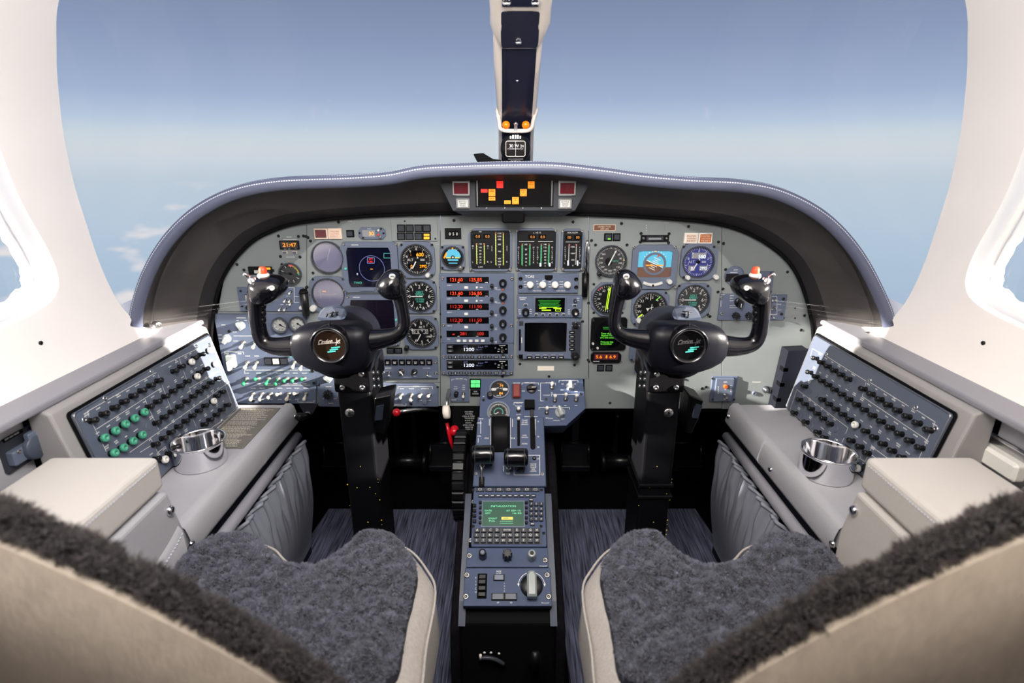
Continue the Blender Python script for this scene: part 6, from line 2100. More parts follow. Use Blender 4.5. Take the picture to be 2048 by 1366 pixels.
    mb = MB(); mb.prism(rrect(x0 - 4, a[1] - 4, x1 + 4, b[1] + 4, 6), 0, 2, 'matt_black', .3); mb.build('back_plate', t.root)
    mb = MB()
    ed = rrect(x0 + 1, a[1] + 1, x1 - 1, b[1] - 1, 5)
    mb.tube([(p[0], p[1], 5) for p in ed], .9, 'steel', 6, closed=True); mb.build('bright_edge', t.root)

    def breaker(m, ring=False):
        mb = MB()
        mb.lathe([(4.6, 0), (4.6, 1.2), (3.9, 2.2), (3.6, 5)], 'black', 14, cap=False)
        if ring:
            mb.lathe([(3.6, 4), (6.0, 5), (6.2, 9.5), (5.2, 11), (2.6, 11), (2.3, 8), (.01, 8)], m, 16)
        else:
            mb.lathe([(3.3, 3), (3.3, 6), (4.4, 7.5), (4.5, 11), (3.6, 12), (2.0, 12), (1.6, 11), (.01, 11)], m, 14)
        return mb.mesh('circuit_breaker', .001)
    bk, wh, gr = [shared(('cb', m, r), lambda m=m, r=r: breaker(m, r)) for m, r in (('black_knob', False), ('white_knob', True), ('green_knob', True))]
    if L:
        sx, sy, k = 130, 650, 4.878
        B = [(300, 925), (405, 862), (510, 800), (600, 742), (690, 685), (775, 633), (860, 585), (938, 537), (1090, 445), (1155, 400), (1285, 318), (1350, 283), (848, 792), (925, 742), (1003, 690), (1077, 640), (1147, 592), (1212, 547),
             (1335, 460), (1395, 425), (918, 950), (990, 893), (1065, 840), (1137, 790), (1205, 738), (1270, 690), (1330, 645), (1390, 602), (1440, 560), (1505, 518), (905, 1160), (983, 1100), (1055, 1043), (1127, 985), (1197, 932), (1263, 880),
             (1325, 832), (1385, 783), (1500, 690), (1550, 652), (1380, 965), (1435, 920), (1495, 870), (1545, 825), (1600, 778), (915, 1300), (1040, 1250), (1110, 1185), (1185, 1130), (1250, 1075)]
        Wt = [(1245, 358), (1425, 247), (1300, 500), (1480, 380), (1460, 740), (985, 1310)]
        G = [(400, 1100), (505, 1030), (600, 965), (692, 908), (785, 848), (495, 1245), (585, 1195), (675, 1130), (765, 1070)]
        caps = [(820, 990), (1300, 1000)]
        scr = [(195, 925), (395, 715), (850, 455), (1285, 210), (1540, 930), (1410, 195)]
        lns = [(185, 850, 640, 590), (640, 590, 860, 470), (185, 850, 200, 900), (230, 960, 370, 1240), (270, 1025, 910, 620), (750, 730, 885, 1030), (880, 490, 1020, 860), (905, 410, 1280, 230), (1090, 335, 1215, 700), (1190, 620, 1500, 440), (600, 1250, 1580, 560), (805, 1110, 875, 1250),
               (875, 1250, 950, 1190), (950, 1190, 990, 1270), (700, 1250, 820, 1175), (1190, 830, 1270, 1050), (1300, 170, 1395, 130), (1395, 130, 1600, 770), (1200, 1150, 1620, 860)]
    else:
        sx, sy, k = 1560, 660, 4.553
        B = [(305, 255), (360, 292), (417, 328), (475, 365), (537, 403), (602, 443), (737, 532), (810, 578), (887, 627), (963, 677), (1047, 728), (1135, 783), (1228, 842), (1328, 905), (252, 383), (310, 422), (365, 460), (422, 497), (480, 540), (547, 582),
             (610, 627), (678, 675), (748, 722), (822, 773), (900, 828), (982, 885), (1065, 940), (1157, 1003), (1250, 1067), (207, 510), (370, 630), (428, 672), (490, 717), (553, 765), (617, 812), (760, 918), (837, 973), (915, 1033), (997, 1095), (1085, 1158),
             (160, 632), (212, 672), (265, 715), (320, 757), (375, 802), (435, 850), (628, 1003), (706, 1058), (772, 1117), (115, 752), (217, 835), (325, 927), (387, 977), (580, 1138), (648, 1200), (775, 1245)]
        Wt = [(675, 862), (695, 1258)]
        G = []
        caps = [(270, 545), (325, 585), (175, 785), (280, 875), (503, 900), (570, 950), (455, 1027), (515, 1082)]
        scr = [(420, 222), (812, 458), (1232, 705), (1413, 900), (168, 885), (505, 1005)]
        lns = [(318, 175, 410, 225), (318, 175, 300, 240), (440, 240, 810, 470), (810, 480, 775, 610), (775, 610, 1365, 1005), (835, 475, 1200, 700), (1250, 720, 1445, 845), (1445, 845, 1290, 1190), (175, 545, 645, 895), (175, 545, 95, 790), (95, 790, 545, 1140),
               (645, 895, 545, 1140), (730, 1155, 800, 1205), (865, 1070, 805, 1200), (865, 1070, 1020, 1180), (845, 1130, 910, 1180), (730, 1155, 705, 1210)]
    P = lambda q: (sx + q[0] / k, sy + q[1] / k)

    def lift(u, v, z):          # the caps stand proud: step back along the line of sight to the plate
        d = ray(u, v); dn = d.dot(pl.n)
        tt = (pl.p.dot(pl.n) + z * .001) / dn
        q = d * tt - pl.p
        return (q.dot(pl.ex) * 1000 - o.x, q.dot(pl.ey) * 1000 - o.y)
    allb = []
    for lst, me, lb in ((B, bk, None), (Wt, wh, 'white circuit breaker with collar'), (G, gr, 'green circuit breaker collar')):
        for q in lst:
            x, y = lift(*P(q), 14)
            ob = bpy.data.objects.new('circuit_breaker', me); COL.objects.link(ob); ob.parent = t.root
            ob.location = (x * .001, y * .001, .005)
            if lb: ob['label'] = lb
            allb.append((x, y))
    for q in caps:
        x, y = lift(*P(q), 6)
        mb = MB(); mb.prism(circ(6.5, 18, x, y), 4.5, 6.4, 'breaker_plate', .5); mb.build('blanking_cap', t.root)
    for q in scr:
        x, y = lift(*P(q), 6)
        ob = t.screw(uc, vc, 4.4, 5, 'chrome'); ob.location = (x * .001, y * .001, .005)
    mb = MB()
    for l_ in lns:
        p, q = t.xy(*P(l_[:2])), t.xy(*P(l_[2:]))
        mb.bar(p[0], p[1], q[0], q[1], .8, 'white_print', 5.2)
    mb.build('printed_lines', t.root)
    mb = MB(); r_ = random.Random(11)
    for x, y in allb:
        for row in range(r_.choice((1, 2))):
            w = r_.uniform(5, 9); aa = -w / 2
            yy = y + 9.5 + row * 3
            while aa < w / 2:
                l_ = r_.uniform(.8, 1.6); mb.rect(x + aa, yy - .9, x + aa + l_, yy + .9, 'white_print', 5.2); aa += l_ + .5
    mb.build('fine_print', t.root, kind='stuff')

    # armrest
    ar = wthing('armrest', nm + (' grey leather armrest box with slanted side pocket' if L else ' warm cream leather armrest box with a button on its side'), 'armrest', (X(0.54), 0.54, -0.49))
    yb, yfr = 0.45, 0.632
    mb = MB(); boxw(mb, 0.4595, 0.60, yb, yfr, -0.415, -0.368, 'armrest_leather'); bevel(mb.build('padded_lid', ar), .008, 4)
    mb = MB()
    q = [(yb, -0.70), (yb, -0.418), (yfr - .004, -0.418), (yfr + .012, -0.49), (yfr + .012, -0.545), (yfr - 0.05, -0.72), (yfr - 0.06, -0.80), (yb, -0.80)]
    n = len(q); xi, xo = 0.456, 0.60
    vs = [(X(xi), y, z) for y, z in q] + [(X(xo), y, z) for y, z in q]
    fs = [(i, (i + 1) % n, n + (i + 1) % n, n + i) for i in range(n)] + [tuple(range(n))[::-1], tuple(range(n, 2 * n))]
    mb.add(vs, [f[::-1] for f in fs] if not L else fs, 'console_leather' if L else 'armrest_leather'); bevel(mb.build('box', ar), .006, 3)
    mb = MB(); mb.lathe([(.0068, 0), (.0068, .0025), (.005, .005), (.0001, .0055)], 'chrome', 16, M=Matrix.Translation((X(.4555), 0.622, -0.445)) @ Matrix.Rotation(-sg * math.pi / 2, 4, 'Y')); mb.build('snap_button', ar)
    mb = MB()
    for i in range(38):
        y = yfr - .012 - i * .0048
        mb.box(*sorted((X(.4608), X(.4588)))[:1], y - .0014, -.3775, sorted((X(.4608), X(.4588)))[1], y + .0014, -.3765, 'thread')
    mb.build('stitching', ar, kind='stuff')
    if L:
        mb = MB()
        rows = [[(X(.4565), .505 + .127 * f, -.545 + .075 * f ** .7 + .006 * math.sin(f * 5)) for f in np.linspace(0, 1, 14)],
                [(X(.4515), .505 + .127 * f, -.550 + .073 * f ** .7 + .006 * math.sin(f * 5)) for f in np.linspace(0, 1, 14)],
                [(X(.4495), .505 + .127 * f, -.60 + .05 * f) for f in np.linspace(0, 1, 14)],
                [(X(.4555), .505 + .10 * f, -.72) for f in np.linspace(0, 1, 14)]]
        mb.grid(rows, 'console_leather', True, flip=False); pk = mb.build('side_pocket', ar)
        mb = MB()
        for i in range(26):
            f = (i + .5) / 26; p = Vector((X(.4508), .505 + .127 * f, -.5545 + .073 * f ** .7 + .006 * math.sin(f * 5)))
            mb.box(p.x - .0006, p.y - .0014, p.z - .0005, p.x + .0006, p.y + .0014, p.z + .0005, 'thread')
        sub(mb, 'pocket_stitching', pk, kind='stuff')

    # cup holder
    px = (404, 925) if L else (1649, 948)
    q = PZ(*px, -0.492)
    cu = wthing('cup_holder', 'polished steel cup holder on the ' + nm + ' console shelf', 'cup holder', (q.x, q.y, -0.491))
    Mc = Matrix.Translation((q.x, q.y, -0.491))
    R = .0405
    mb = MB(); mb.lathe([(R * .97, 0), (R, .004), (R, .036), (R * 1.03, .0395), (R * 1.06, .041), (R * 1.05, .0425), (R * .99, .0425), (R * .955, .040), (R * .945, .006), (R * .90, .003), (.0001, .003)], 'chrome', 48, M=Mc); mb.build('cup', cu)
    mb = MB(); mb.lathe([(.0032, .003), (.0032, .0045), (.0001, .005)], 'steel', 10, M=Mc); mb.build('rivet', cu)


side(-1)
side(1)

# checklist placard on the left shelf
pk = Pl((0, 0, -0.4915), (1, 0, 0), (0, 1, 0))
t = T(pk, 'checklist_placard', 'brown printed instruction placard on the left console shelf', 'placard', 500, 850)
quad = [(545, 819), (567, 819), (487, 890), (430, 890)]
a = PZ(552, 817, -.4915); b = PZ(458, 890, -.4915)
x0 = -0.560 * 1000; x1 = -0.478 * 1000
def lx(x, y): return (x * 1000 - t.o.x, y * 1000 - t.o.y)
p0 = lx(-.562, .868); p1 = lx(-.478, 1.035)
mb = MB(); mb.prism(rrect(p0[0], p0[1], p1[0], p1[1], 2), 0, .8, 'placard', .2); mb.build('placard_face', t.root)
mb = MB(); r_ = random.Random(2)
yy = p1[1] - 6
while yy > p0[1] + 5:
    x = p0[0] + 7; end = p1[0] - r_.uniform(6, 30)
    while x < end:
        l_ = r_.uniform(2, 7); mb.rect(x, yy - 1, min(x + l_, end), yy + .8, 'placard_print', 1.0); x += l_ + 1.2
    yy -= 4.4 if r_.random() > .15 else 7
mb.build('fine_print', t.root, kind='stuff')
for c_ in ((p0[0] + 3, p0[1] + 3), (p1[0] - 3, p0[1] + 3), (p0[0] + 3, p1[1] - 3), (p1[0] - 3, p1[1] - 3)):
    mb = MB(); mb.lathe([(2, .6), (2, 1.4), (1, 1.8), (.01, 1.8)], 'screw', 10, M=Matrix.Translation((c_[0], c_[1], 0))); mb.build('rivet', t.root)

# socket with hinged cap on the left lower wall
pw = Pl((-0.652, 0.5, -0.36), (0, 1, 0), (0, 0, 1))
t = T(pw, 'oxygen_mask_socket', 'grey socket plate with round hinged cap on the left wall', 'socket', 42, 890)
t.plate(-6, 862, 78, 935, 4, 'bezel_dark', z0=-1, r=5, name='recess_plate')
t.plate(2, 884, 82, 916, 14, 'bezel', z0=3, r=3, bev=2, name='socket_plate')
x, y = t.xy(47, 893)
mb = MB(); mb.lathe([(17, 13), (17, 18), (15, 20), (.01, 20)], 'plate_dark', 30, M=Matrix.Translation((x, y, 0))); mb.build('round_cap', t.root)
mb = MB(); mb.prism(rrect(x - 8, y + 10, x + 5, y + 22, 2), 12, 19, 'bezel', 1.5); mb.build('cap_hinge', t.root)
t.plate(-4, 868, 42, 876, 5, 'matt_black', z0=3, bev=.2, name='label_strip'); t.letters([('OXY OXY MASK', 16, 872, 3, 28)], z=5.3)
for u, v in ((16, 903), (70, 893)): t.screw(u, v, 3, 13.6, 'screw')
# chrome ashtray pull on the right lower wall
pw2 = Pl((0.652, 0.5, -0.36), (0, -1, 0), (0, 0, 1))
t = T(pw2, 'wall_cup_tray', 'chrome rimmed recessed tray on the right wall aft of the breakers', 'tray', 2010, 915)
x, y = t.xy(2010, 915)
mb = MB(); ed = rrect(-42, -26, 42, 22, 8)
mb.tube([(p[0], p[1], 4) for p in ed], 3, 'chrome', 10, closed=True); mb.build('chrome_rim', t.root)
mb = MB(); mb.prism(rrect(-41, -25, 41, 21, 8), 0, 2, 'steel', .5); mb.build('tray_back', t.root)
mb = MB(); mb.prism(rrect(-34, -18, 34, 8, 5), 2, 16, 'white_knob', 4); mb.build('tray_cover', t.root)
# black box beside the right breaker panel
q = PY(1575, 770, 1.0)
bb = wthing('black_duct_box', 'dark upright box between the right panel and breaker housing', 'box', (0.565, 1.03, -0.49))
mb = MB()
pts = [PY(1577, 702, 1.035), PY(1618, 700, 1.035), PY(1600, 822, 1.035), PY(1548, 822, 1.035)]
vs = [tuple(p) for p in pts] + [(p.x, 1.064, p.z) for p in pts]
mb.add(vs, [(0, 1, 2, 3)[::-1], (0, 4, 5, 1)[::-1], (0, 3, 7, 4)[::-1], (1, 5, 6, 2)[::-1], (3, 2, 6, 7)[::-1]], 'duct_navy'); mb.build('case', bb)
for k in range(3):
    p = PY(1570 - 7 * k, 738 + 30 * k, 1.04); mb = MB(); mb.box(p.x - .006, 1.035, p.z - .004, p.x + .004, 1.05, p.z + .004, 'column'); mb.build('hinge_tab', bb)
# ------------------------------------------------------------------ control yokes and columns
def yoke(sg):
    L = sg < 0
    nm = 'left' if L else 'right'
    U = (lambda u: u) if L else (lambda u: 2037 - u)
    pt = lambda u, v, y: PY(U(u), v, y)
    cx = pt(709, 800, 0.86).x
    base = wthing('control_column', 'tall black ' + nm + ' control column rising from the floor', 'control column', (cx, 0.91, FLOOR))
    hwid = 0.0285
    mb = MB(); zt = pt(709, 782, .86).z
    mb.box(cx - hwid, 0.86, FLOOR, cx + hwid, 0.955, zt, 'column'); bevel(mb.build('post', base), .006, 3)
    mb = MB(); zt2 = pt(709, 735, .86).z
    mb.box(cx - hwid - .003, 0.856, zt - .002, cx + hwid + .003, 0.96, zt2, 'column'); bevel(mb.build('head_bracket', base), .004, 3)
    for a in (-.017, .017):
        for v in (748, 775):
            p = pt(709, v, .856)
            mb = MB(); mb.lathe([(.0048, 0), (.0048, .0015), (.0036, .0025), (.0018, .0025), (.0015, .001)], 'steel', 14, M=Matrix.Translation((cx + a, .856, p.z)) @ Matrix.Rotation(math.pi / 2, 4, 'X')); mb.build('bracket_screw', base)
    for a in (.875, .905):
        for v in (745, 758, 772):
            p = pt(745, v, a)
            mb = MB(); mb.lathe([(.0042, 0), (.0042, .0015), (.003, .0025), (.0001, .0025)], 'steel', 12, M=Matrix.Translation((cx - sg * (hwid + .003), a, p.z)) @ Matrix.Rotation(-sg * math.pi / 2, 4, 'Y')); mb.build('bracket_screw', base)
    p = pt(700, 825, .86)
    mb = MB(); Mx = Matrix.Translation(p) @ Matrix.Rotation(math.pi / 2, 4, 'X')
    mb.lathe([(.0085, 0), (.0085, .0015), (.0075, .003), (.0001, .003)], 'steel', 20, M=Mx)
    mb.add([(-.002, -.003, .0032), (.0035, 0, .0032), (-.002, .003, .0032)], [(0, 1, 2)], 'black', M=Mx); mb.build('lock_button', base)
    r_ = random.Random(3)
    mb = MB()
    for i in range(26):
        x = cx + r_.choice((-hwid, hwid, r_.uniform(-hwid, hwid))); z = r_.uniform(-.80, -.52); s_ = r_.uniform(.0006, .0016)
        mb.lathe([(s_, 0), (s_ * .8, .0004), (.00001, .0005)], 'yellow', 6, M=Matrix.Translation((x * .98 + cx * .02, .8598, z)) @ Matrix.Rotation(math.pi / 2, 4, 'X'))
    mb.build('paint_chips', base, kind='stuff')
    if not L:
        for v in (970, 993):
            p = PY(1322, v, .86)
            mb = MB(); mb.box(cx - hwid - .003, .856, p.z - .003, cx + hwid + .003, .96, p.z + .003, 'column', .001); bevel(mb.build('clamp_band', base), .001, 2)
    # box with grey label on the column side, and its hose
    bu = 762
    q = pt(bu, 830, .865)
    mc = wthing('microphone_box', 'black handset box with grey label hung on the inboard side of the left column' if L else 'black handset box with grey label hung on the outboard side of the right column', 'box', tuple(q))
    sd = 1 if L else 1                                     # hangs on the right-hand side of both columns
    xa = cx + hwid + .004
    if L:
        P8 = [PY(748, 797, .84), PY(782, 790, .84), PY(776, 838, .86), PY(770, 868, .875), PY(742, 866, .875), PY(745, 838, .86)]
    else:
        P8 = [PY(1378, 790, .86), PY(1408, 802, .86), PY(1398, 838, .87), PY(1384, 868, .88), PY(1372, 866, .88), PY(1374, 838, .87)]
    n = len(P8)
    mb = MB(); vs = [tuple(p) for p in P8] + [(p.x, p.y + .05, p.z) for p in P8]
    fs = [tuple(range(n))[::-1], tuple(range(n, 2 * n))] + [(i, (i + 1) % n, n + (i + 1) % n, n + i) for i in range(n)]
    mb.add(vs, fs if True else fs, 'black'); bevel(mb.build('case', mc), .003, 3)
    lab = [PY(753, 812, .8465), PY(768, 809, .8465), PY(765, 838, .8575), PY(750, 840, .8575)] if L else [PY(1392, 808, .8605), PY(1404, 811, .8605), PY(1395, 835, .8665), PY(1384, 834, .8665)]
    mb = MB(); vs = [(p.x, p.y - .003, p.z) for p in lab] + [(p.x, p.y + .006, p.z) for p in lab]
    mb.add(vs, [(0, 1, 2, 3)[::-1], (4, 5, 6, 7)] + [(i, (i + 1) % 4, 4 + (i + 1) % 4, 4 + i) for i in range(4)], 'clip_grey'); mb.build('grey_label', mc)
    if L:
        hs = wthing('coiled_hose', 'black corrugated hose hanging beside the left column', 'hose', (cx + .05, .9, -.7))
        path = [PY(748, 870, .90), PY(750, 900, .905), PY(754, 930, .91), PY(757, 970, .91), PY(759, 1010, .91), PY(760, 1040, .91), PY(759, 1075, .91)]
        path = catmull(path, 24)
        rad = [.0085 + .0014 * math.sin(i * 1.25) for i in range(len(path))]
        mb = MB(); mb.tube(path, rad, 'black', 12); mb.build('hose', hs)
    # ---- the yoke itself
    yk = wthing('control_yoke', 'black ' + nm + ' control yoke with two horns and round emblem', 'control yoke', tuple(pt(662, 690, .80)))
    st = [(588, 690, 17, .014), (591, 690, 23, .019), (600, 689, 33, .026), (618, 690, 41, .030), (640, 692, 46, .032), (665, 694, 49, .033), (695, 694, 49, .033), (720, 691, 46, .032), (735, 688, 41, .029), (742, 687, 34, .024), (744, 687, 24, .017)]
    rows = []
    for (u, vc, hv, hy) in st:
        c = pt(u, vc, .80); top = pt(u, vc - hv, .80).z - c.z; bot = c.z - pt(u, vc + hv, .80).z
        row = []
        for k in range(36):
            a = 2 * math.pi * k / 36; ca, sa = math.cos(a), math.sin(a); e = .62
            row.append((c.x, .80 - hy * math.copysign(abs(ca) ** e, ca), c.z + (top if sa > 0 else bot) * math.copysign(abs(sa) ** e, sa)))
        rows.append(row)
    mb = MB(); mb.grid(rows, 'yoke', True, wrap=True, flip=not L)
    mb.add(rows[0], [tuple(range(36))], 'yoke'); mb.add(rows[-1], [tuple(range(36))], 'yoke')
    mb.build('hub_cover', yk)
    # seam on the hub
    mb = MB(); pts = [pt(660 + k * .6, 653 - k * .6, .80 - .0335 + .0005 * k * k * .3) for k in range(8)]
    mb.tube([pt(657, 660, .7668), pt(658, 654, .7675), pt(659, 648, .772), pt(660, 645, .785)], .0012, 'matt_black', 6); mb.build('cover_seam', yk)
    # shaft housing behind the hub
    c = pt(706, 692, .84)
    mb = MB(); mb.lathe([(.001, -.03), (.046, -.03), (.050, 0), (.050, .05), (.046, .075), (.001, .075)], 'yoke', 32, M=Matrix.Translation((cx + sg * .004, .835, pt(700, 690, .835).z)) @ Matrix.Rotation(-math.pi / 2, 4, 'X')); mb.build('shaft_housing', yk)
    mb = MB(); zb = pt(700, 740, .86).z
    za = pt(700, 700, .86).z
    mb.grid([[(cx - .046, .835, za), (cx - .046, .90, za), (cx + .046, .90, za), (cx + .046, .835, za)], [(cx - .033, .852, zb), (cx - .033, .955, zb), (cx + .033, .955, zb), (cx + .033, .852, zb)]], 'yoke', False, wrap=True); bevel(mb.build('shaft_neck', yk), .004, 2)
    # emblem
    e = pt(660, 690, .765)
    Me = Matrix.Translation((e.x, .766, e.z)) @ Matrix.Rotation(math.pi / 2, 4, 'X')
    mb = MB(); mb.lathe([(.0285, -.012), (.0285, .004), (.0272, .0065), (.0255, .0065), (.0245, .0035), (.0240, .0032), (.0238, .0020)], 'yoke_gloss', 48, M=Me, cap=False); mb.build('emblem_bezel', yk)
    mb = MB(); mb.lathe([(.0242, .0022), (.0240, .0034), (.0228, .0034)], 'steel', 48, M=Me, cap=False); mb.build('emblem_ring', yk)
    mb = MB(); mb.prism(circ(.0232, 48), -.002, .0026, 'emblem_face' if L else 'emblem_face_black', M=Me); em = mb.build('emblem_disc', yk)
    mb = MB(); m_ = 'silver_print' if L else 'silver_print_dim'
    mb.text('Citation', -.0055, .0058, .0068, m_, .0030, w=.021, shear=.45, rot=.10, M=Me)
    mb.text('Jet', .0125, .0070, .0080, m_, .0030, w=.0085, shear=.45, rot=.10, M=Me)
    mb.bar(-.017, .0015, .013, .0046, .0006, m_, .0030, M=Me)
    for i, (a, b, y) in enumerate(((.002, .015, -.0035), (-.0005, .012, -.0068), (-.004, .008, -.0100))):
        mb.bar(a, y - .0004, b, y + .0012, .0017, 'teal_print', .0030, M=Me)
    sub(mb, 'emblem_script', em)
    # chart clip on top
    w = [(652 - 17, 640), (676 - 20, 641), (688, 638), (691, 622), (684, 614), (664, 612), (645, 617), (638, 628)]
    fr = [pt(u, v, .775 + (.0 if v > 630 else .012)) for u, v in w]
    fr = catmull([tuple(p) for p in fr], 4, True)
    n = len(fr)
    mb = MB(); mb.add([tuple(p) for p in fr] + [(p.x, p.y + .006, p.z) for p in fr], [tuple(range(n)), tuple(range(n, 2 * n))[::-1]] + [(i, n + i, n + (i + 1) % n, (i + 1) % n) for i in range(n)], 'clip_grey'); bevel(mb.build('chart_clip', yk), .0015, 2)
    q0 = pt(664, 625, .7785)
    mb = MB()
    for (a, b, c_, d) in ((-10, 2, 12, -1), (-3, 3, 2, 8), (3, -2, -2, 6), (6, -2, 10, 5), (-8, 2, -11, 8)) if L else ((-8, -2, 8, -2), (-2, -2, -4, 8), (4, -2, 3, 10), (-8, 2, 0, 3)):
        mb.tube([(q0.x + a * .0008, q0.y - .001, q0.z - b * .0008), (q0.x + c_ * .0008, q0.y - .001, q0.z - d * .0008)], .0011, 'yoke', 6)
    mb.build('clip_emblem', yk)
    # outboard horn
    hy = .802
    path = [(606, 690), (585, 692), (560, 693), (540, 690), (527, 682), (520, 668), (516, 648), (514, 625), (513, 602), (514, 585)]
    rad = [.0175, .0165, .0145, .0128, .0122, .0118, .0118, .0126, .0135, .0140]
    mb = MB(); P = catmull([tuple(pt(u, v, hy)) for u, v in path], 5); rr = list(np.interp(np.linspace(0, len(rad) - 1, len(P)), range(len(rad)), rad))
    mb.tube(P, rr, 'yoke_gloss', 20, up=(0, 1, 0)); mb.build('outboard_horn', yk)
    # finger grooves on the grip
    mb = MB()
    for v in (612, 626, 640, 655):
        c = pt(525, v, hy - .001); mb.lathe([(.0001 + .0075 * math.sin(math.pi * i / 8), -.0075 * math.cos(math.pi * i / 8)) for i in range(9)], 'yoke_gloss', 14, M=Matrix.Translation(c) @ Matrix.Scale(.7, 4, (1, 0, 0)))
    mb.build('finger_grip', yk)

    def head(out, y0, y1, nm_, bv=.006):
        fr = [pt(u, v, (y0 + y1) / 2) for u, v in out]
        n = len(fr)
        rings = []
        for dy, sc_ in ((y0 - .0075, .10), (y0 - .006, .32), (y0 - .003, .55), (y0 + .002, .78), (y0 + .012, 1.02), (y1 - .007, 1.0), (y1, .80)):
            cc = sum((Vector(p) for p in fr), Vector()) / n
            rings.append([(cc.x + (p.x - cc.x) * sc_, dy, cc.z + (p.z - cc.z) * sc_) for p in fr])
        mb = MB(); mb.grid(rings, 'yoke_gloss', True, wrap=True, flip=not L)
        mb.add(rings[0], [tuple(range(n))[::-1] if not L else tuple(range(n))], 'yoke_gloss', True); mb.add(rings[-1], [tuple(range(n)) if not L else tuple(range(n))[::-1]], 'yoke_gloss', True)
        return subsurf(mb.build(nm_, yk), 2)
    head([(499, 566), (506, 557), (528, 549), (556, 552), (571, 562), (573, 578), (563, 594), (546, 606), (527, 612), (510, 606), (502, 590)], .780, .826, 'switch_head')
    # switches on the outboard head
    c = pt(527, 551, .80)
    mb = MB(); mb.lathe([(.0085, -.004), (.0085, .0015), (.0070, .003), (.0001, .003)], 'gauge_white', 18, M=Matrix.Translation(c)); mb.build('button_collar', yk)
    mb = MB(); mb.lathe([(.0058, 0), (.0056, .010), (.0042, .0125), (.0001, .013)], 'red_cap', 16, M=Matrix.Translation(c)); mb.build('disconnect_button', yk, label='orange red push button')
    c = pt(505, 562, .79)
    mb = MB(); mb.lathe([(.006, -.004), (.006, .003), (.0045, .005), (.0001, .005)], 'steel', 12, M=Matrix.Translation(c) @ Matrix.Rotation(sg * .5, 4, 'Y')); mb.tube([c, c + Vector((sg * .006, -.004, .010)), c + Vector((sg * .009, -.005, .012))], [.002, .003, .0035], 'steel', 8); mb.build('trim_switch', yk)
    c = pt(545, 576, .7765)
    mb = MB(); mb.lathe([(.0036, 0), (.0036, .002), (.0026, .003), (.0020, .0022), (.0001, .0022)], 'gauge_white', 16, M=Matrix.Translation(c) @ Matrix.Rotation(math.pi / 2, 4, 'X')); mb.build('ident_button', yk)
    # inboard horn
    path = [(728, 682), (745, 680), (770, 676), (792, 670), (804, 660), (808, 645), (806, 625), (802, 605), (798, 588), (794, 575)]
    rad = [.0190, .0175, .0145, .0118, .0105, .0096, .0092, .0098, .0110, .0125]
    mb = MB(); P = catmull([tuple(pt(u, v, hy)) for u, v in path], 5); rr = list(np.interp(np.linspace(0, len(rad) - 1, len(P)), range(len(rad)), rad))
    mb.tube(P, rr, 'yoke_gloss', 20, up=(0, 1, 0)); mb.build('inboard_horn', yk)
    head([(749, 572), (757, 558), (768, 544), (782, 538), (800, 541), (808, 550), (811, 575), (807, 596), (788, 602), (766, 594)], .782, .822, 'thumb_head')
    c = pt(785, 552, .781)
    mb = MB(); mb.lathe([(.0044, 0), (.0044, .002), (.0034, .0032), (.0026, .0020), (.0001, .0020)], 'gauge_white', 16, M=Matrix.Translation(c) @ Matrix.Rotation(math.pi / 2 + .5, 4, 'X')); mb.build('talk_button', yk)


yoke(-1)
yoke(1)


# ------------------------------------------------------------------ rudder pedals
def pedal(label, u, v, w=.075):
    q = PY(u, v, 1.30)
    p = wthing('rudder_pedal', label, 'pedal', (q.x, 1.30, q.z), 'rudder pedals in the footwells')
    mb = MB()
    for a in (-w / 2, w / 2):
        mb.tube([(q.x + a, 1.29, q.z - .025), (q.x + a * .95, 1.305, q.z + .03)], .004, 'pedal', 8)
    mb.tube([(q.x - w / 2, 1.305, q.z + .03), (q.x + w / 2, 1.305, q.z + .03)], .004, 'pedal', 8); mb.build('frame', p)
    mb = MB(); mb.box(q.x - w / 2 + .003, 1.298, q.z - .02, q.x + w / 2 - .003, 1.304, q.z + .03, 'pedal'); mb.build('plate', p)
    for k in range(3):
        mb = MB(); z = q.z - .022 - .0085 * k; mb.box(q.x - w / 2, 1.270 + .006 * k, z - .003, q.x + w / 2, 1.30, z + .003, 'pedal', .001); bevel(mb.build('foot_rib', p), .0015, 2)
    mb = MB(); mb.box(q.x - .009, 1.305, q.z - .03, q.x + .009, 1.33, q.z + .22, 'pedal'); mb.build('arm', p)
    mb = MB(); mb.box(q.x - .011, 1.306, FLOOR, q.x + .011, 1.328, q.z - .03, 'pedal'); mb.build('pivot_bracket', p)
    return p


pedal('left rudder pedal of the left seat, behind the left column', 676, 908)
pedal('right rudder pedal of the left seat, left of the trim wheel', 888, 908)
pedal('left rudder pedal of the right seat, right of the pedestal', 1150, 908)
pedal('right rudder pedal of the right seat, behind the right column', 1374, 908)
for (u0, u1, nm) in ((770, 850, 'left'), (1205, 1290, 'right')):
    a, b = PY(u0, 922, 1.32), PY(u1, 922, 1.32)
    tt = wthing('torque_tube', 'dark rudder torque tube between the ' + nm + ' seat pedals', 'tube', tuple((a + b) / 2))
    mb = MB(); mb.tube([a, b], .020, 'pedal', 20); mb.build('tube', tt)
    for c in (a, b):
        mb = MB(); mb.lathe([(.001, -.007), (.028, -.007), (.030, -.003), (.030, .003), (.028, .007), (.001, .007)], 'black', 24, M=Matrix.Translation(c) @ Matrix.Rotation(math.pi / 2, 4, 'Y')); mb.build('flange', tt)
    for f in (.3, .75):
        c = a.lerp(b, f)
        mb = MB(); mb.box(c.x - .006, 1.33, c.z, c.x + .006, 1.345, c.z + .20, 'black'); br = mb.build('hanger', tt)
        mb = MB(); mb.lathe([(.003, 0), (.003, .002), (.0001, .003)], 'steel', 10, M=Matrix.Translation((c.x, 1.33, c.z + .13)) @ Matrix.Rotation(math.pi / 2, 4, 'X')); mb.build('bolt', tt)
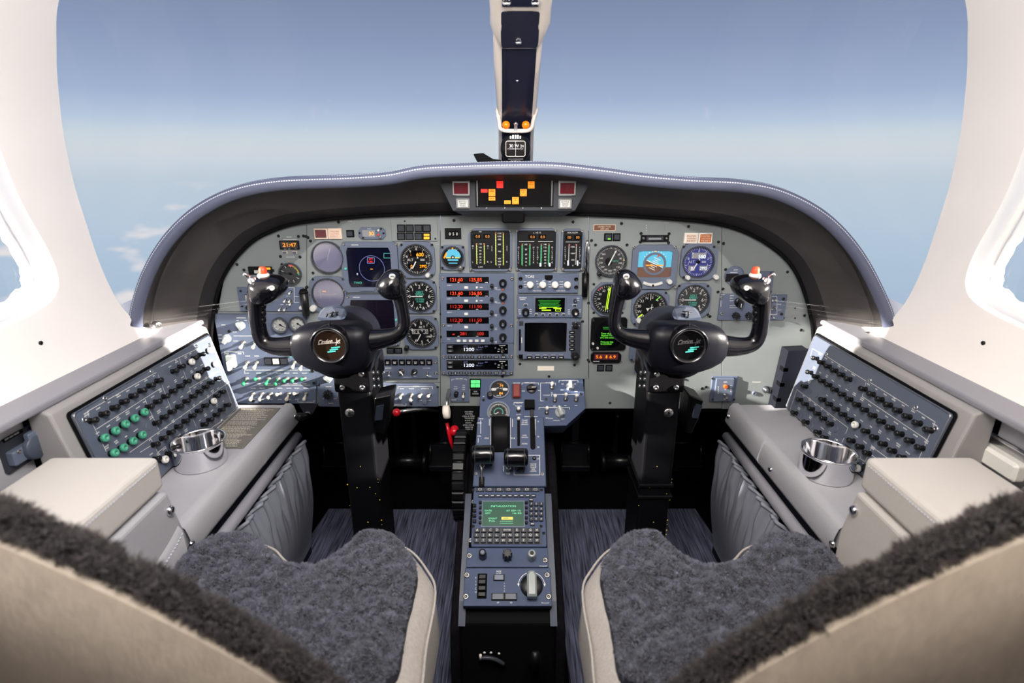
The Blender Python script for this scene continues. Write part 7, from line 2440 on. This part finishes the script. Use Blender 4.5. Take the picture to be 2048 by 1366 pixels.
# handle knob under the left switch panel
q = PY(606, 832, 1.03)
dk = wthing('tow_handle', 'dark ball handle on a grey bracket under the left switch panel', 'handle', tuple(q))
mb = MB(); P_ = [PY(597, 808, 1.06), PY(636, 808, 1.06), PY(624, 830, 1.05), PY(610, 830, 1.05)]
mb.add([tuple(p) for p in P_] + [(p.x, p.y + .01, p.z) for p in P_], [(0, 3, 2, 1), (0, 4, 7, 3), (1, 2, 6, 5), (3, 7, 6, 2)], 'footwell'); mb.build('bracket', dk)
mb = MB(); mb.tube([PY(618, 826, 1.05), PY(614, 830, 1.03)], .006, 'steel', 12); mb.build('ferrule', dk)
mb = MB(); mb.tube([PY(616, 831, 1.03), PY(606, 833, 1.015), PY(597, 834, 1.01), PY(594, 834, 1.005)], [.006, .008, .009, .005], 'black', 14); mb.build('grip', dk)
# ------------------------------------------------------------------ wool fibres
def wob(P, f, seed):
    r = np.random.default_rng(seed); o = np.zeros(len(P))
    for k in range(7):
        d = r.normal(size=3); d /= np.linalg.norm(d)
        o += np.sin(P @ d * f * r.uniform(.6, 1.7) + r.uniform(0, 6.28) + 1.3 * np.sin(P @ r.normal(size=3) * f * .5 + r.uniform(0, 6.28)))
    return o / 7 * 1.6


def fibres(V, F, N, n, length, width, mat_name, name, parent, seed, origin, lean=(0, 0, 0), clump=90.0):
    V = np.asarray(V, float); F = np.asarray(F); N = np.asarray(N, float)
    r = np.random.default_rng(seed)
    A = np.linalg.norm(np.cross(V[F[:, 1]] - V[F[:, 0]], V[F[:, 2]] - V[F[:, 0]]), axis=1)
    f = r.choice(len(F), n, p=A / A.sum())
    a, b = r.random(n), r.random(n); m = a + b > 1; a[m], b[m] = 1 - a[m], 1 - b[m]
    w = np.stack([1 - a - b, a, b], 1)
    P = (V[F[f]] * w[:, :, None]).sum(1); Nn = (N[F[f]] * w[:, :, None]).sum(1)
    Nn /= np.linalg.norm(Nn, axis=1)[:, None] + 1e-9
    cl = np.stack([wob(P, clump, seed + 1), wob(P, clump, seed + 2), wob(P, clump, seed + 3)], 1)
    cl2 = np.stack([wob(P, clump * 3, seed + 4), wob(P, clump * 3, seed + 5), wob(P, clump * 3, seed + 6)], 1)
    D = Nn + .75 * cl + .6 * cl2 + r.normal(size=(n, 3)) * .22 + np.array(lean)
    back = (D * Nn).sum(1); D += Nn * np.clip(.35 - back, 0, None)[:, None]
    D /= np.linalg.norm(D, axis=1)[:, None]
    ln = length * (0.8 + .35 * wob(P, clump * 1.4, seed + 9)) * r.uniform(.7, 1.15, n)
    ln = np.clip(ln, length * .35, length * 1.5)
    S = np.cross(D, r.normal(size=(n, 3))); S /= np.linalg.norm(S, axis=1)[:, None] + 1e-9
    bend = np.cross(S, D) * (r.normal(size=n) * .25)[:, None] + S * (r.normal(size=n) * .25)[:, None]
    W = (width * r.uniform(.7, 1.3, n))[:, None]
    Pm = P + D * (ln * .55)[:, None]
    Pt = P + D * ln[:, None] + bend * ln[:, None]
    vs = np.stack([P - S * W, P + S * W, Pm - S * W * .8, Pm + S * W * .8, Pt], 1).reshape(-1, 3) - np.array(origin)
    i = np.arange(n) * 5
    tri = np.stack([np.stack([i, i + 1, i + 3], 1), np.stack([i, i + 3, i + 2], 1), np.stack([i + 2, i + 3, i + 4], 1)], 1).reshape(-1)
    nt = len(tri) // 3
    me = bpy.data.meshes.new(name)
    me.vertices.add(len(vs)); me.vertices.foreach_set('co', vs.ravel())
    me.loops.add(len(tri)); me.loops.foreach_set('vertex_index', tri.astype(np.int32))
    me.polygons.add(nt); me.polygons.foreach_set('loop_start', np.arange(nt, dtype=np.int32) * 3)
    me.polygons.foreach_set('use_smooth', np.ones(nt, bool))
    me.materials.append(MATS[mat_name]); me.update(calc_edges=True)
    o = bpy.data.objects.new(name, me); COL.objects.link(o); o.parent = parent; o['kind'] = 'stuff'
    return o


def normals(V, F):
    V = np.asarray(V, float); F = np.asarray(F); N = np.zeros_like(V)
    fn = np.cross(V[F[:, 1]] - V[F[:, 0]], V[F[:, 2]] - V[F[:, 0]])
    for k in range(3): np.add.at(N, F[:, k], fn)
    return N / (np.linalg.norm(N, axis=1)[:, None] + 1e-12)


# ------------------------------------------------------------------ seats
ZS = -0.505
cush_px = [(325, 1120), (370, 1080), (425, 1052), (490, 1043), (535, 1052), (560, 1075), (590, 1100), (622, 1106), (655, 1092), (690, 1062), (725, 1045), (770, 1041), (815, 1056), (848, 1092), (866, 1135)]


def seat(sg):
    L = sg < 0
    nm = 'left' if L else 'right'
    m = 1 if L else -1
    sh = 0 if L else -0.004 - 0.004
    outl = [PZ(u, v, ZS) for u, v in cush_px]
    outl = [(p.x, p.y) for p in outl] + [(-0.102, 0.50), (-0.104, 0.42), (-0.16, 0.395), (-0.30, 0.390), (-0.41, 0.395), (-0.446, 0.42), (-0.450, 0.50)]
    outl = [(p.x, p.y) for p in catmull(outl, 5, True)]
    st = wthing('pilot_seat', nm + ' pilot seat with grey sheepskin cushion and pale fabric back', 'seat', (m * -0.31 + sh, 0.5, FLOOR))
    tx = lambda V: [(m * x + sh, y, z) for x, y, z in V]
    o3 = np.array(st.location)
    # fabric cushion body
    V, F, d = cdt_fill(outl, [], .02)
    R = .035
    z = ZS - .012 - R + np.sqrt(np.clip(R * R - np.clip(R - d, 0, None) ** 2, 0, None))
    B = [(x, y, zz) for (x, y), zz in zip(V, z)]
    mb = MB(); FF = F if L else [f[::-1] for f in F]
    mb.add(tx(B), FF, 'fabric', True)
    ring0 = [(x, y, ZS - .012 - R) for x, y in outl]; ring1 = [(x, y, ZS - .11) for x, y in inset(outl, -.004)]; ring2 = [(x, y, ZS - .17) for x, y in inset(outl, .02)]
    mb.grid([tx(ring0), tx(ring1), tx(ring2)], 'fabric', True, wrap=True, flip=(L if True else False))
    mb.build('cushion', st)
    mb = MB(); mb.tube([Vector(p) for p in tx([(x, y, ZS - .040) for x, y in inset(outl, -.0015)])], .0016, 'fabric', 6, closed=True); mb.build('piping', st)
    mb = MB(); mb.box(m * -.31 + sh - .17, .42, FLOOR, m * -.31 + sh + .17, .68, ZS - .16, 'matt_black'); mb.build('base', st)
    # sheepskin on the cushion
    fo = inset(outl, .022)
    V, F, d = cdt_fill(fo, [], .004)
    P3 = np.column_stack([V, np.zeros(len(V))])
    z = ZS - .004 + .012 * (1 - np.exp(-d / .012)) + (.0065 * wob(P3, 130, 21) + .0065 * wob(P3, 330, 22) + .0022 * wob(P3, 800, 23)) * np.clip(d / .02, 0, 1)
    # shallow dish where one sits and a raised front edge
    S = np.array(tx([(x, y, zz) for (x, y), zz in zip(V, z)]))
    FF = np.array(F if L else [f[::-1] for f in F])
    mb = MB(); mb.add([tuple(p) for p in S], [tuple(f) for f in FF], 'wool_under', True)
    mb.grid([tx([(x, y, ZS - .004) for x, y in fo]), tx([(x, y, ZS - .03) for x, y in inset(fo, -.004)])], 'wool_under', True, wrap=True, flip=L)
    sk = mb.build('sheepskin_cover', st)
    fibres(S, FF, normals(S, FF), 150000, .0056, .00045, 'wool', 'wool_pile', sk, 31 if L else 57, o3, lean=(0, -.15, 0), clump=300.)

    # backrest: padded slab leaning back towards the cabin
    sil = [(-0.118, -0.60), (-0.124, -0.53), (-0.147, -0.462), (-0.188, -0.402), (-0.228, -0.359), (-0.272, -0.319), (-0.318, -0.281), (-0.360, -0.251), (-0.392, -0.238), (-0.416, -0.246), (-0.432, -0.278), (-0.438, -0.34), (-0.440, -0.45), (-0.440, -0.60)]
    sl = [(p.x, p.y) for p in catmull(sil, 5)]
    sl = sl[::-1]
    lean = lambda zz: .33 + (zz + .40) * -.10
    V, F, d = cdt_fill(sl + [(-0.40, -0.62), (-0.25, -0.62)], [], .02)
    yb = np.array([lean(zz) for x, zz in V]) - .030 * (1 - np.exp(-d / .035))
    Bk = [(x, y, zz) for (x, zz), y in zip(V, yb)]
    A_, b_, c_ = (Vector(Bk[i]) for i in F[0])
    ny = (b_ - A_).cross(c_ - A_).y
    f1 = F if ny < 0 else [f[::-1] for f in F]
    if not L: f1 = [f[::-1] for f in f1]
    mb = MB(); mb.add(tx(Bk), f1, 'fabric_back', True)
    loop = sl
    rows = [tx([(x, lean(zz), zz) for x, zz in loop]), tx([(x, lean(zz) + .016, zz) for x, zz in inset(loop + [(-0.33, -0.7)], -.002)[:len(loop)]]), tx([(x, lean(zz) + .03, zz) for x, zz in loop])]
    mb.grid(rows, 'fabric_back', True)
    mb.build('backrest', st)
    # sheepskin wrapped over the front of the backrest, showing as a fringe round its edge
    out = [0.000, .006, .012, .013, .008, -.006, -.05]
    dy = [.010, .009, .013, .020, .027, .032, .036]
    rows = []
    for q, y in zip(out, dy):
        rr_ = inset(loop + [(-0.33, -0.75)], -q)[:len(loop)]
        P3 = np.array([(x, 0, zz) for x, zz in rr_])
        wv = .005 * wob(P3, 130, 3) + .004 * wob(P3, 420, 5)
        rows.append([(x, lean(zz) + y, zz + w_) for (x, zz), w_ in zip(rr_, wv)])
    Vs = np.array(tx([p for r_ in rows for p in r_])); n = len(loop); Fq = []
    for i in range(len(rows) - 1):
        for j in range(n - 1):
            a, b, c, e = i * n + j, i * n + j + 1, (i + 1) * n + j + 1, (i + 1) * n + j
            Fq += [(a, b, c), (a, c, e)]
    Fq = np.array(Fq)
    Nn = normals(Vs, Fq)
    cen_ = np.array([m * -.34 + sh, .38, -.5])
    if ((Vs - cen_) * Nn).sum() < 0:
        Fq = Fq[:, ::-1]; Nn = -Nn
    mb = MB(); mb.add([tuple(p) for p in Vs], [tuple(f) for f in Fq], 'wool_dark_under', True); sk = mb.build('sheepskin_back', st)
    k = np.array([f for f in Fq if Vs[f].mean(0)[2] > -.60])
    fibres(Vs, k, Nn, 60000, .010, .0005, 'wool_dark', 'wool_pile', sk, 71 if L else 83, o3, lean=(0, 0, .1), clump=260.)
    return st


seat(-1)
seat(1)

# striped floor mats
for sg, nm in ((-1, 'left'), (1, 'right')):
    pts = [(sg * .10, 1.215), (sg * .36, 1.215), (sg * .455, 1.275), (sg * .475, 1.24), (sg * .50, .95), (sg * .49, .70), (sg * .10, .70)]
    ft = wthing('floor_mat', 'grey streaked floor mat in the ' + nm + ' footwell', 'mat', (sg * .3, .95, FLOOR))
    mb = MB(); pp = pts if sg < 0 else pts[::-1]
    A = sum(pp[i][0] * pp[(i + 1) % 7][1] - pp[(i + 1) % 7][0] * pp[i][1] for i in range(7))
    mb.prism(pp if A > 0 else pp[::-1], FLOOR, FLOOR + .006, 'carpet', .002); mb.build('carpet_pile', ft)
    mb = MB(); mb.box(min(sg * .10, sg * .48), 1.2155, FLOOR, max(sg * .10, sg * .48), 1.42, FLOOR + .02, 'floor_black'); mb.build('heel_plate', ft)
# ------------------------------------------------------------------ windshield centre post and compass
yp = lambda v: 1.12 - (330 - v) / 330 * 0.30
po = wthing('centre_post', 'dark navy windshield centre post with cream edges', 'post', tuple(PY(1033, 330, 1.12)))
def strip(stations, dy, m, depth, nm, mside=None):
    rows = []
    for (v, u0, u1, y) in stations:
        a, b = PY(u0, v, y + dy), PY(u1, v, y + dy)
        w = b.x - a.x
        rows.append([(a.x + .006, y + dy + depth, a.z + depth * .3), (a.x, y + dy + .012, a.z + .004), (a.x + w * .04, y + dy + .002, a.z), (a.x + w * .12, y + dy, a.z), (b.x - w * .12, y + dy, a.z), (b.x - w * .04, y + dy + .002, a.z), (b.x, y + dy + .012, a.z + .004), (b.x - .006, y + dy + depth, a.z + depth * .3)])
    mb = MB(); mb.grid(rows, m, True); return mb.build(nm, po)
strip([(336, 997, 1066, yp(336)), (270, 997, 1068, yp(270)), (200, 992, 1076, yp(200)), (130, 987, 1082, yp(130)), (60, 985, 1088, yp(60))], 0, 'post_cream', .05, 'cream_casing')
rows = []
for (v, u0, u1) in ((336, 1003, 1060), (270, 1004, 1061), (200, 1004, 1066), (130, 1004, 1071), (70, 1003, 1075)):
    a, b = PY(u0, v, yp(v) - .002), PY(u1, v, yp(v) - .002)
    rows.append([(a.x, a.y + .002, a.z)] + [(a.x + (b.x - a.x) * k / 4, a.y - .002 * math.sin(math.pi * k / 4) - .0005, a.z) for k in range(5)] + [(b.x, b.y + .002, b.z)])
mb = MB(); mb.grid(rows, 'post', True); mb.build('navy_strip', po)
# wider overhead fairing
st = [(98, 1004, 1074), (94, 998, 1080), (86, 992, 1086), (66, 984, 1094), (48, 979, 1102), (20, 979, 1104), (-40, 974, 1112), (-110, 968, 1120)]
rows = []
for (v, u0, u1) in st:
    y = yp(v) - .012 if v < 96 else yp(v) - .003
    a, b = PY(u0, v, y), PY(u1, v, y); w = b.x - a.x
    rows.append([(a.x + .008, y + .06, a.z + .02), (a.x, y + .018, a.z + .005), (a.x + w * .06, y + .006, a.z), (a.x + w * .17, y, a.z), (b.x - w * .17, y, a.z), (b.x - w * .06, y + .006, a.z), (b.x, y + .018, a.z + .005), (b.x - .008, y + .06, a.z + .02)])
mb = MB(); mb.grid(rows, 'post_cream', True); mb.build('overhead_fairing', po)
rows = []
for (v, u0, u1) in ((96, 1006, 1072), (92, 1003, 1075), (84, 1002, 1077), (50, 1001, 1079), (26, 1000, 1082), (22, 1003, 1079)):
    y = yp(v) - .0145
    a, b = PY(u0, v, y), PY(u1, v, y)
    rows.append([(a.x + (b.x - a.x) * k / 5, a.y + (.004 if k in (0, 5) else 0), a.z) for k in range(6)])
mb = MB(); mb.grid(rows, 'post', True); mb.build('navy_pad', po)
mb = MB(); rows = [[PY(u, v, yp(v) - .017) for u in (1004, 1006, 1040, 1074, 1077)] for v in (14, 8, -20)]
mb.grid([[tuple(p) for p in r] for r in rows], 'screen_navy', True); fx = mb.build('overhead_light_panel', po)
for (u, v, r, nm) in ((1037, 83, .0048, 'screw'), (1034.5, 161, .0026, 'screw'), (1013, 3, .006, 'screw'), (1071, 3, .006, 'screw')):
    y = yp(v) - (.0145 if v > 20 and v < 100 else (.0035 if v > 100 else .017))
    p = PY(u, v, y); mb = MB()
    mb.lathe([(r, -.001), (r, .001), (r * .75, .002), (r * .4, .002), (r * .35, .0008)], 'chrome', 14, M=Matrix.Translation(p) @ Matrix.Rotation(math.pi / 2 - .6, 4, 'X')); mb.build(nm, po)

y0 = 1.035
cp = wthing('magnetic_compass', 'round black magnetic compass with lettered card on the centre post', 'compass', tuple(PY(1031, 296, y0)))
c = PY(1031, 297, y0); R = 30.5 * (PY(1032, 297, y0).x - PY(1031, 297, y0).x)
Mc = Matrix.Translation(c) @ Matrix.Rotation(math.pi / 2, 4, 'X')
mb = MB(); mb.lathe([(R * .7, -.05), (R * .97, -.035), (R, -.005), (R * .97, .002), (R * .9, .005), (.0001, .005)], 'black', 40, M=Mc); mb.build('body', cp)
mb = MB()
hw_, ht = R * .63, R * .47
mb.prism(rrect(-hw_, -ht - R * .02, hw_, ht - R * .02, .003), .005, .0056, 'screen', M=Mc); mb.build('card_window', cp)
mb = MB(); mb.tube([Mc @ Vector((p[0], p[1], .0058)) for p in rrect(-hw_, -ht - R * .02, hw_, ht - R * .02, .003)], .0006, 'silver_print', 6, closed=True); mb.build('window_rim', cp)
mb = MB(); mb.text('30', -R * .28, R * .16, R * .19, W_, .0062, M=Mc); mb.text('W', R * .08, R * .16, R * .19, W_, .0062, M=Mc); mb.text('24', R * .42, R * .15, R * .16, W_, .0062, M=Mc)
for k in range(19): mb.bar((-.5 + k * .055) * R, -R * .06, (-.5 + k * .055) * R, -R * (.0 if k % 2 else .02) + R * .02, .0004, W_, .0062, M=Mc)
mb.bar(R * .01, -ht, R * .01, ht * .92, .0005, W_, .0064, M=Mc); mb.build('compass_card', cp)
mb = MB()
for k in range(5): mb.prism(rrect((-.36 + .155 * k) * R, R * .60, (-.27 + .155 * k) * R, R * (.82 if 0 < k < 4 else .76)), .005, .0062, 'steel', M=Mc)
mb.build('adjuster_teeth', cp)
mb = MB(); mb.text('COMPASS', 0, -R * .80, R * .10, W_, .0056, M=Mc); mb.bar(-R * .5, -R * .66, R * .5, -R * .66, .0004, W_, .0056, M=Mc); mb.build('lettering', cp)
# strap bracket with two amber lamps
br = wthing('lamp_bracket', 'cream strap bracket with two amber lamps above the compass', 'bracket', tuple(PY(1033, 258, 1.04)))
mb = MB(); P_ = [PY(994, 216, 1.035), PY(998, 242, 1.03), PY(1003, 259, 1.025), PY(1033, 262, 1.022), PY(1060, 259, 1.025), PY(1067, 240, 1.03), PY(1074, 216, 1.035)]
mb.tube(catmull([tuple(p) for p in P_], 6), .0036, 'post_cream', 10); mb.build('strap', br)
for u in (1012, 1051.5):
    p = PY(u, 250, 1.022); mb = MB()
    mb.lathe([(.0001 + .0068 * math.sin(math.pi * i / 10), -.0068 * math.cos(math.pi * i / 10)) for i in range(11)], 'amber_lamp', 18, M=Matrix.Translation(p)); mb.build('amber_lamp', br)
p = PY(1031.5, 252, 1.02); mb = MB(); mb.lathe([(.003, -.008), (.003, .001), (.0042, .003), (.0036, .006), (.0001, .007)], 'steel', 12, M=Matrix.Translation(p)); mb.build('lock_nut', br)
# black clip on the glareshield
ck = wthing('sun_visor_clip', 'small black bracket standing on the glareshield left of the compass', 'bracket', tuple(PY(965, 318, 1.0)))
mb = MB(); P_ = [PY(946, 308, 1.0), PY(965, 306, 1.0), PY(985, 318, 1.0), PY(1002, 320, 1.0), PY(1002, 327, 1.0), PY(956, 327, 1.0)]
n = 6; mb.add([tuple(p) for p in P_] + [(p.x, p.y + .03, p.z) for p in P_], [tuple(range(n))[::-1], tuple(range(n, 12))] + [(i, (i + 1) % n, n + (i + 1) % n, n + i) for i in range(n)], 'matt_black'); bevel(mb.build('clip', ck), .002, 2)
# ------------------------------------------------------------------ lift the whole place so that the floor is at zero
for o in list(bpy.data.objects):
    if o.parent is None and o.name in COL.objects:
        o.location.z -= FLOOR
    if '_world' in o:
        del o['_world']
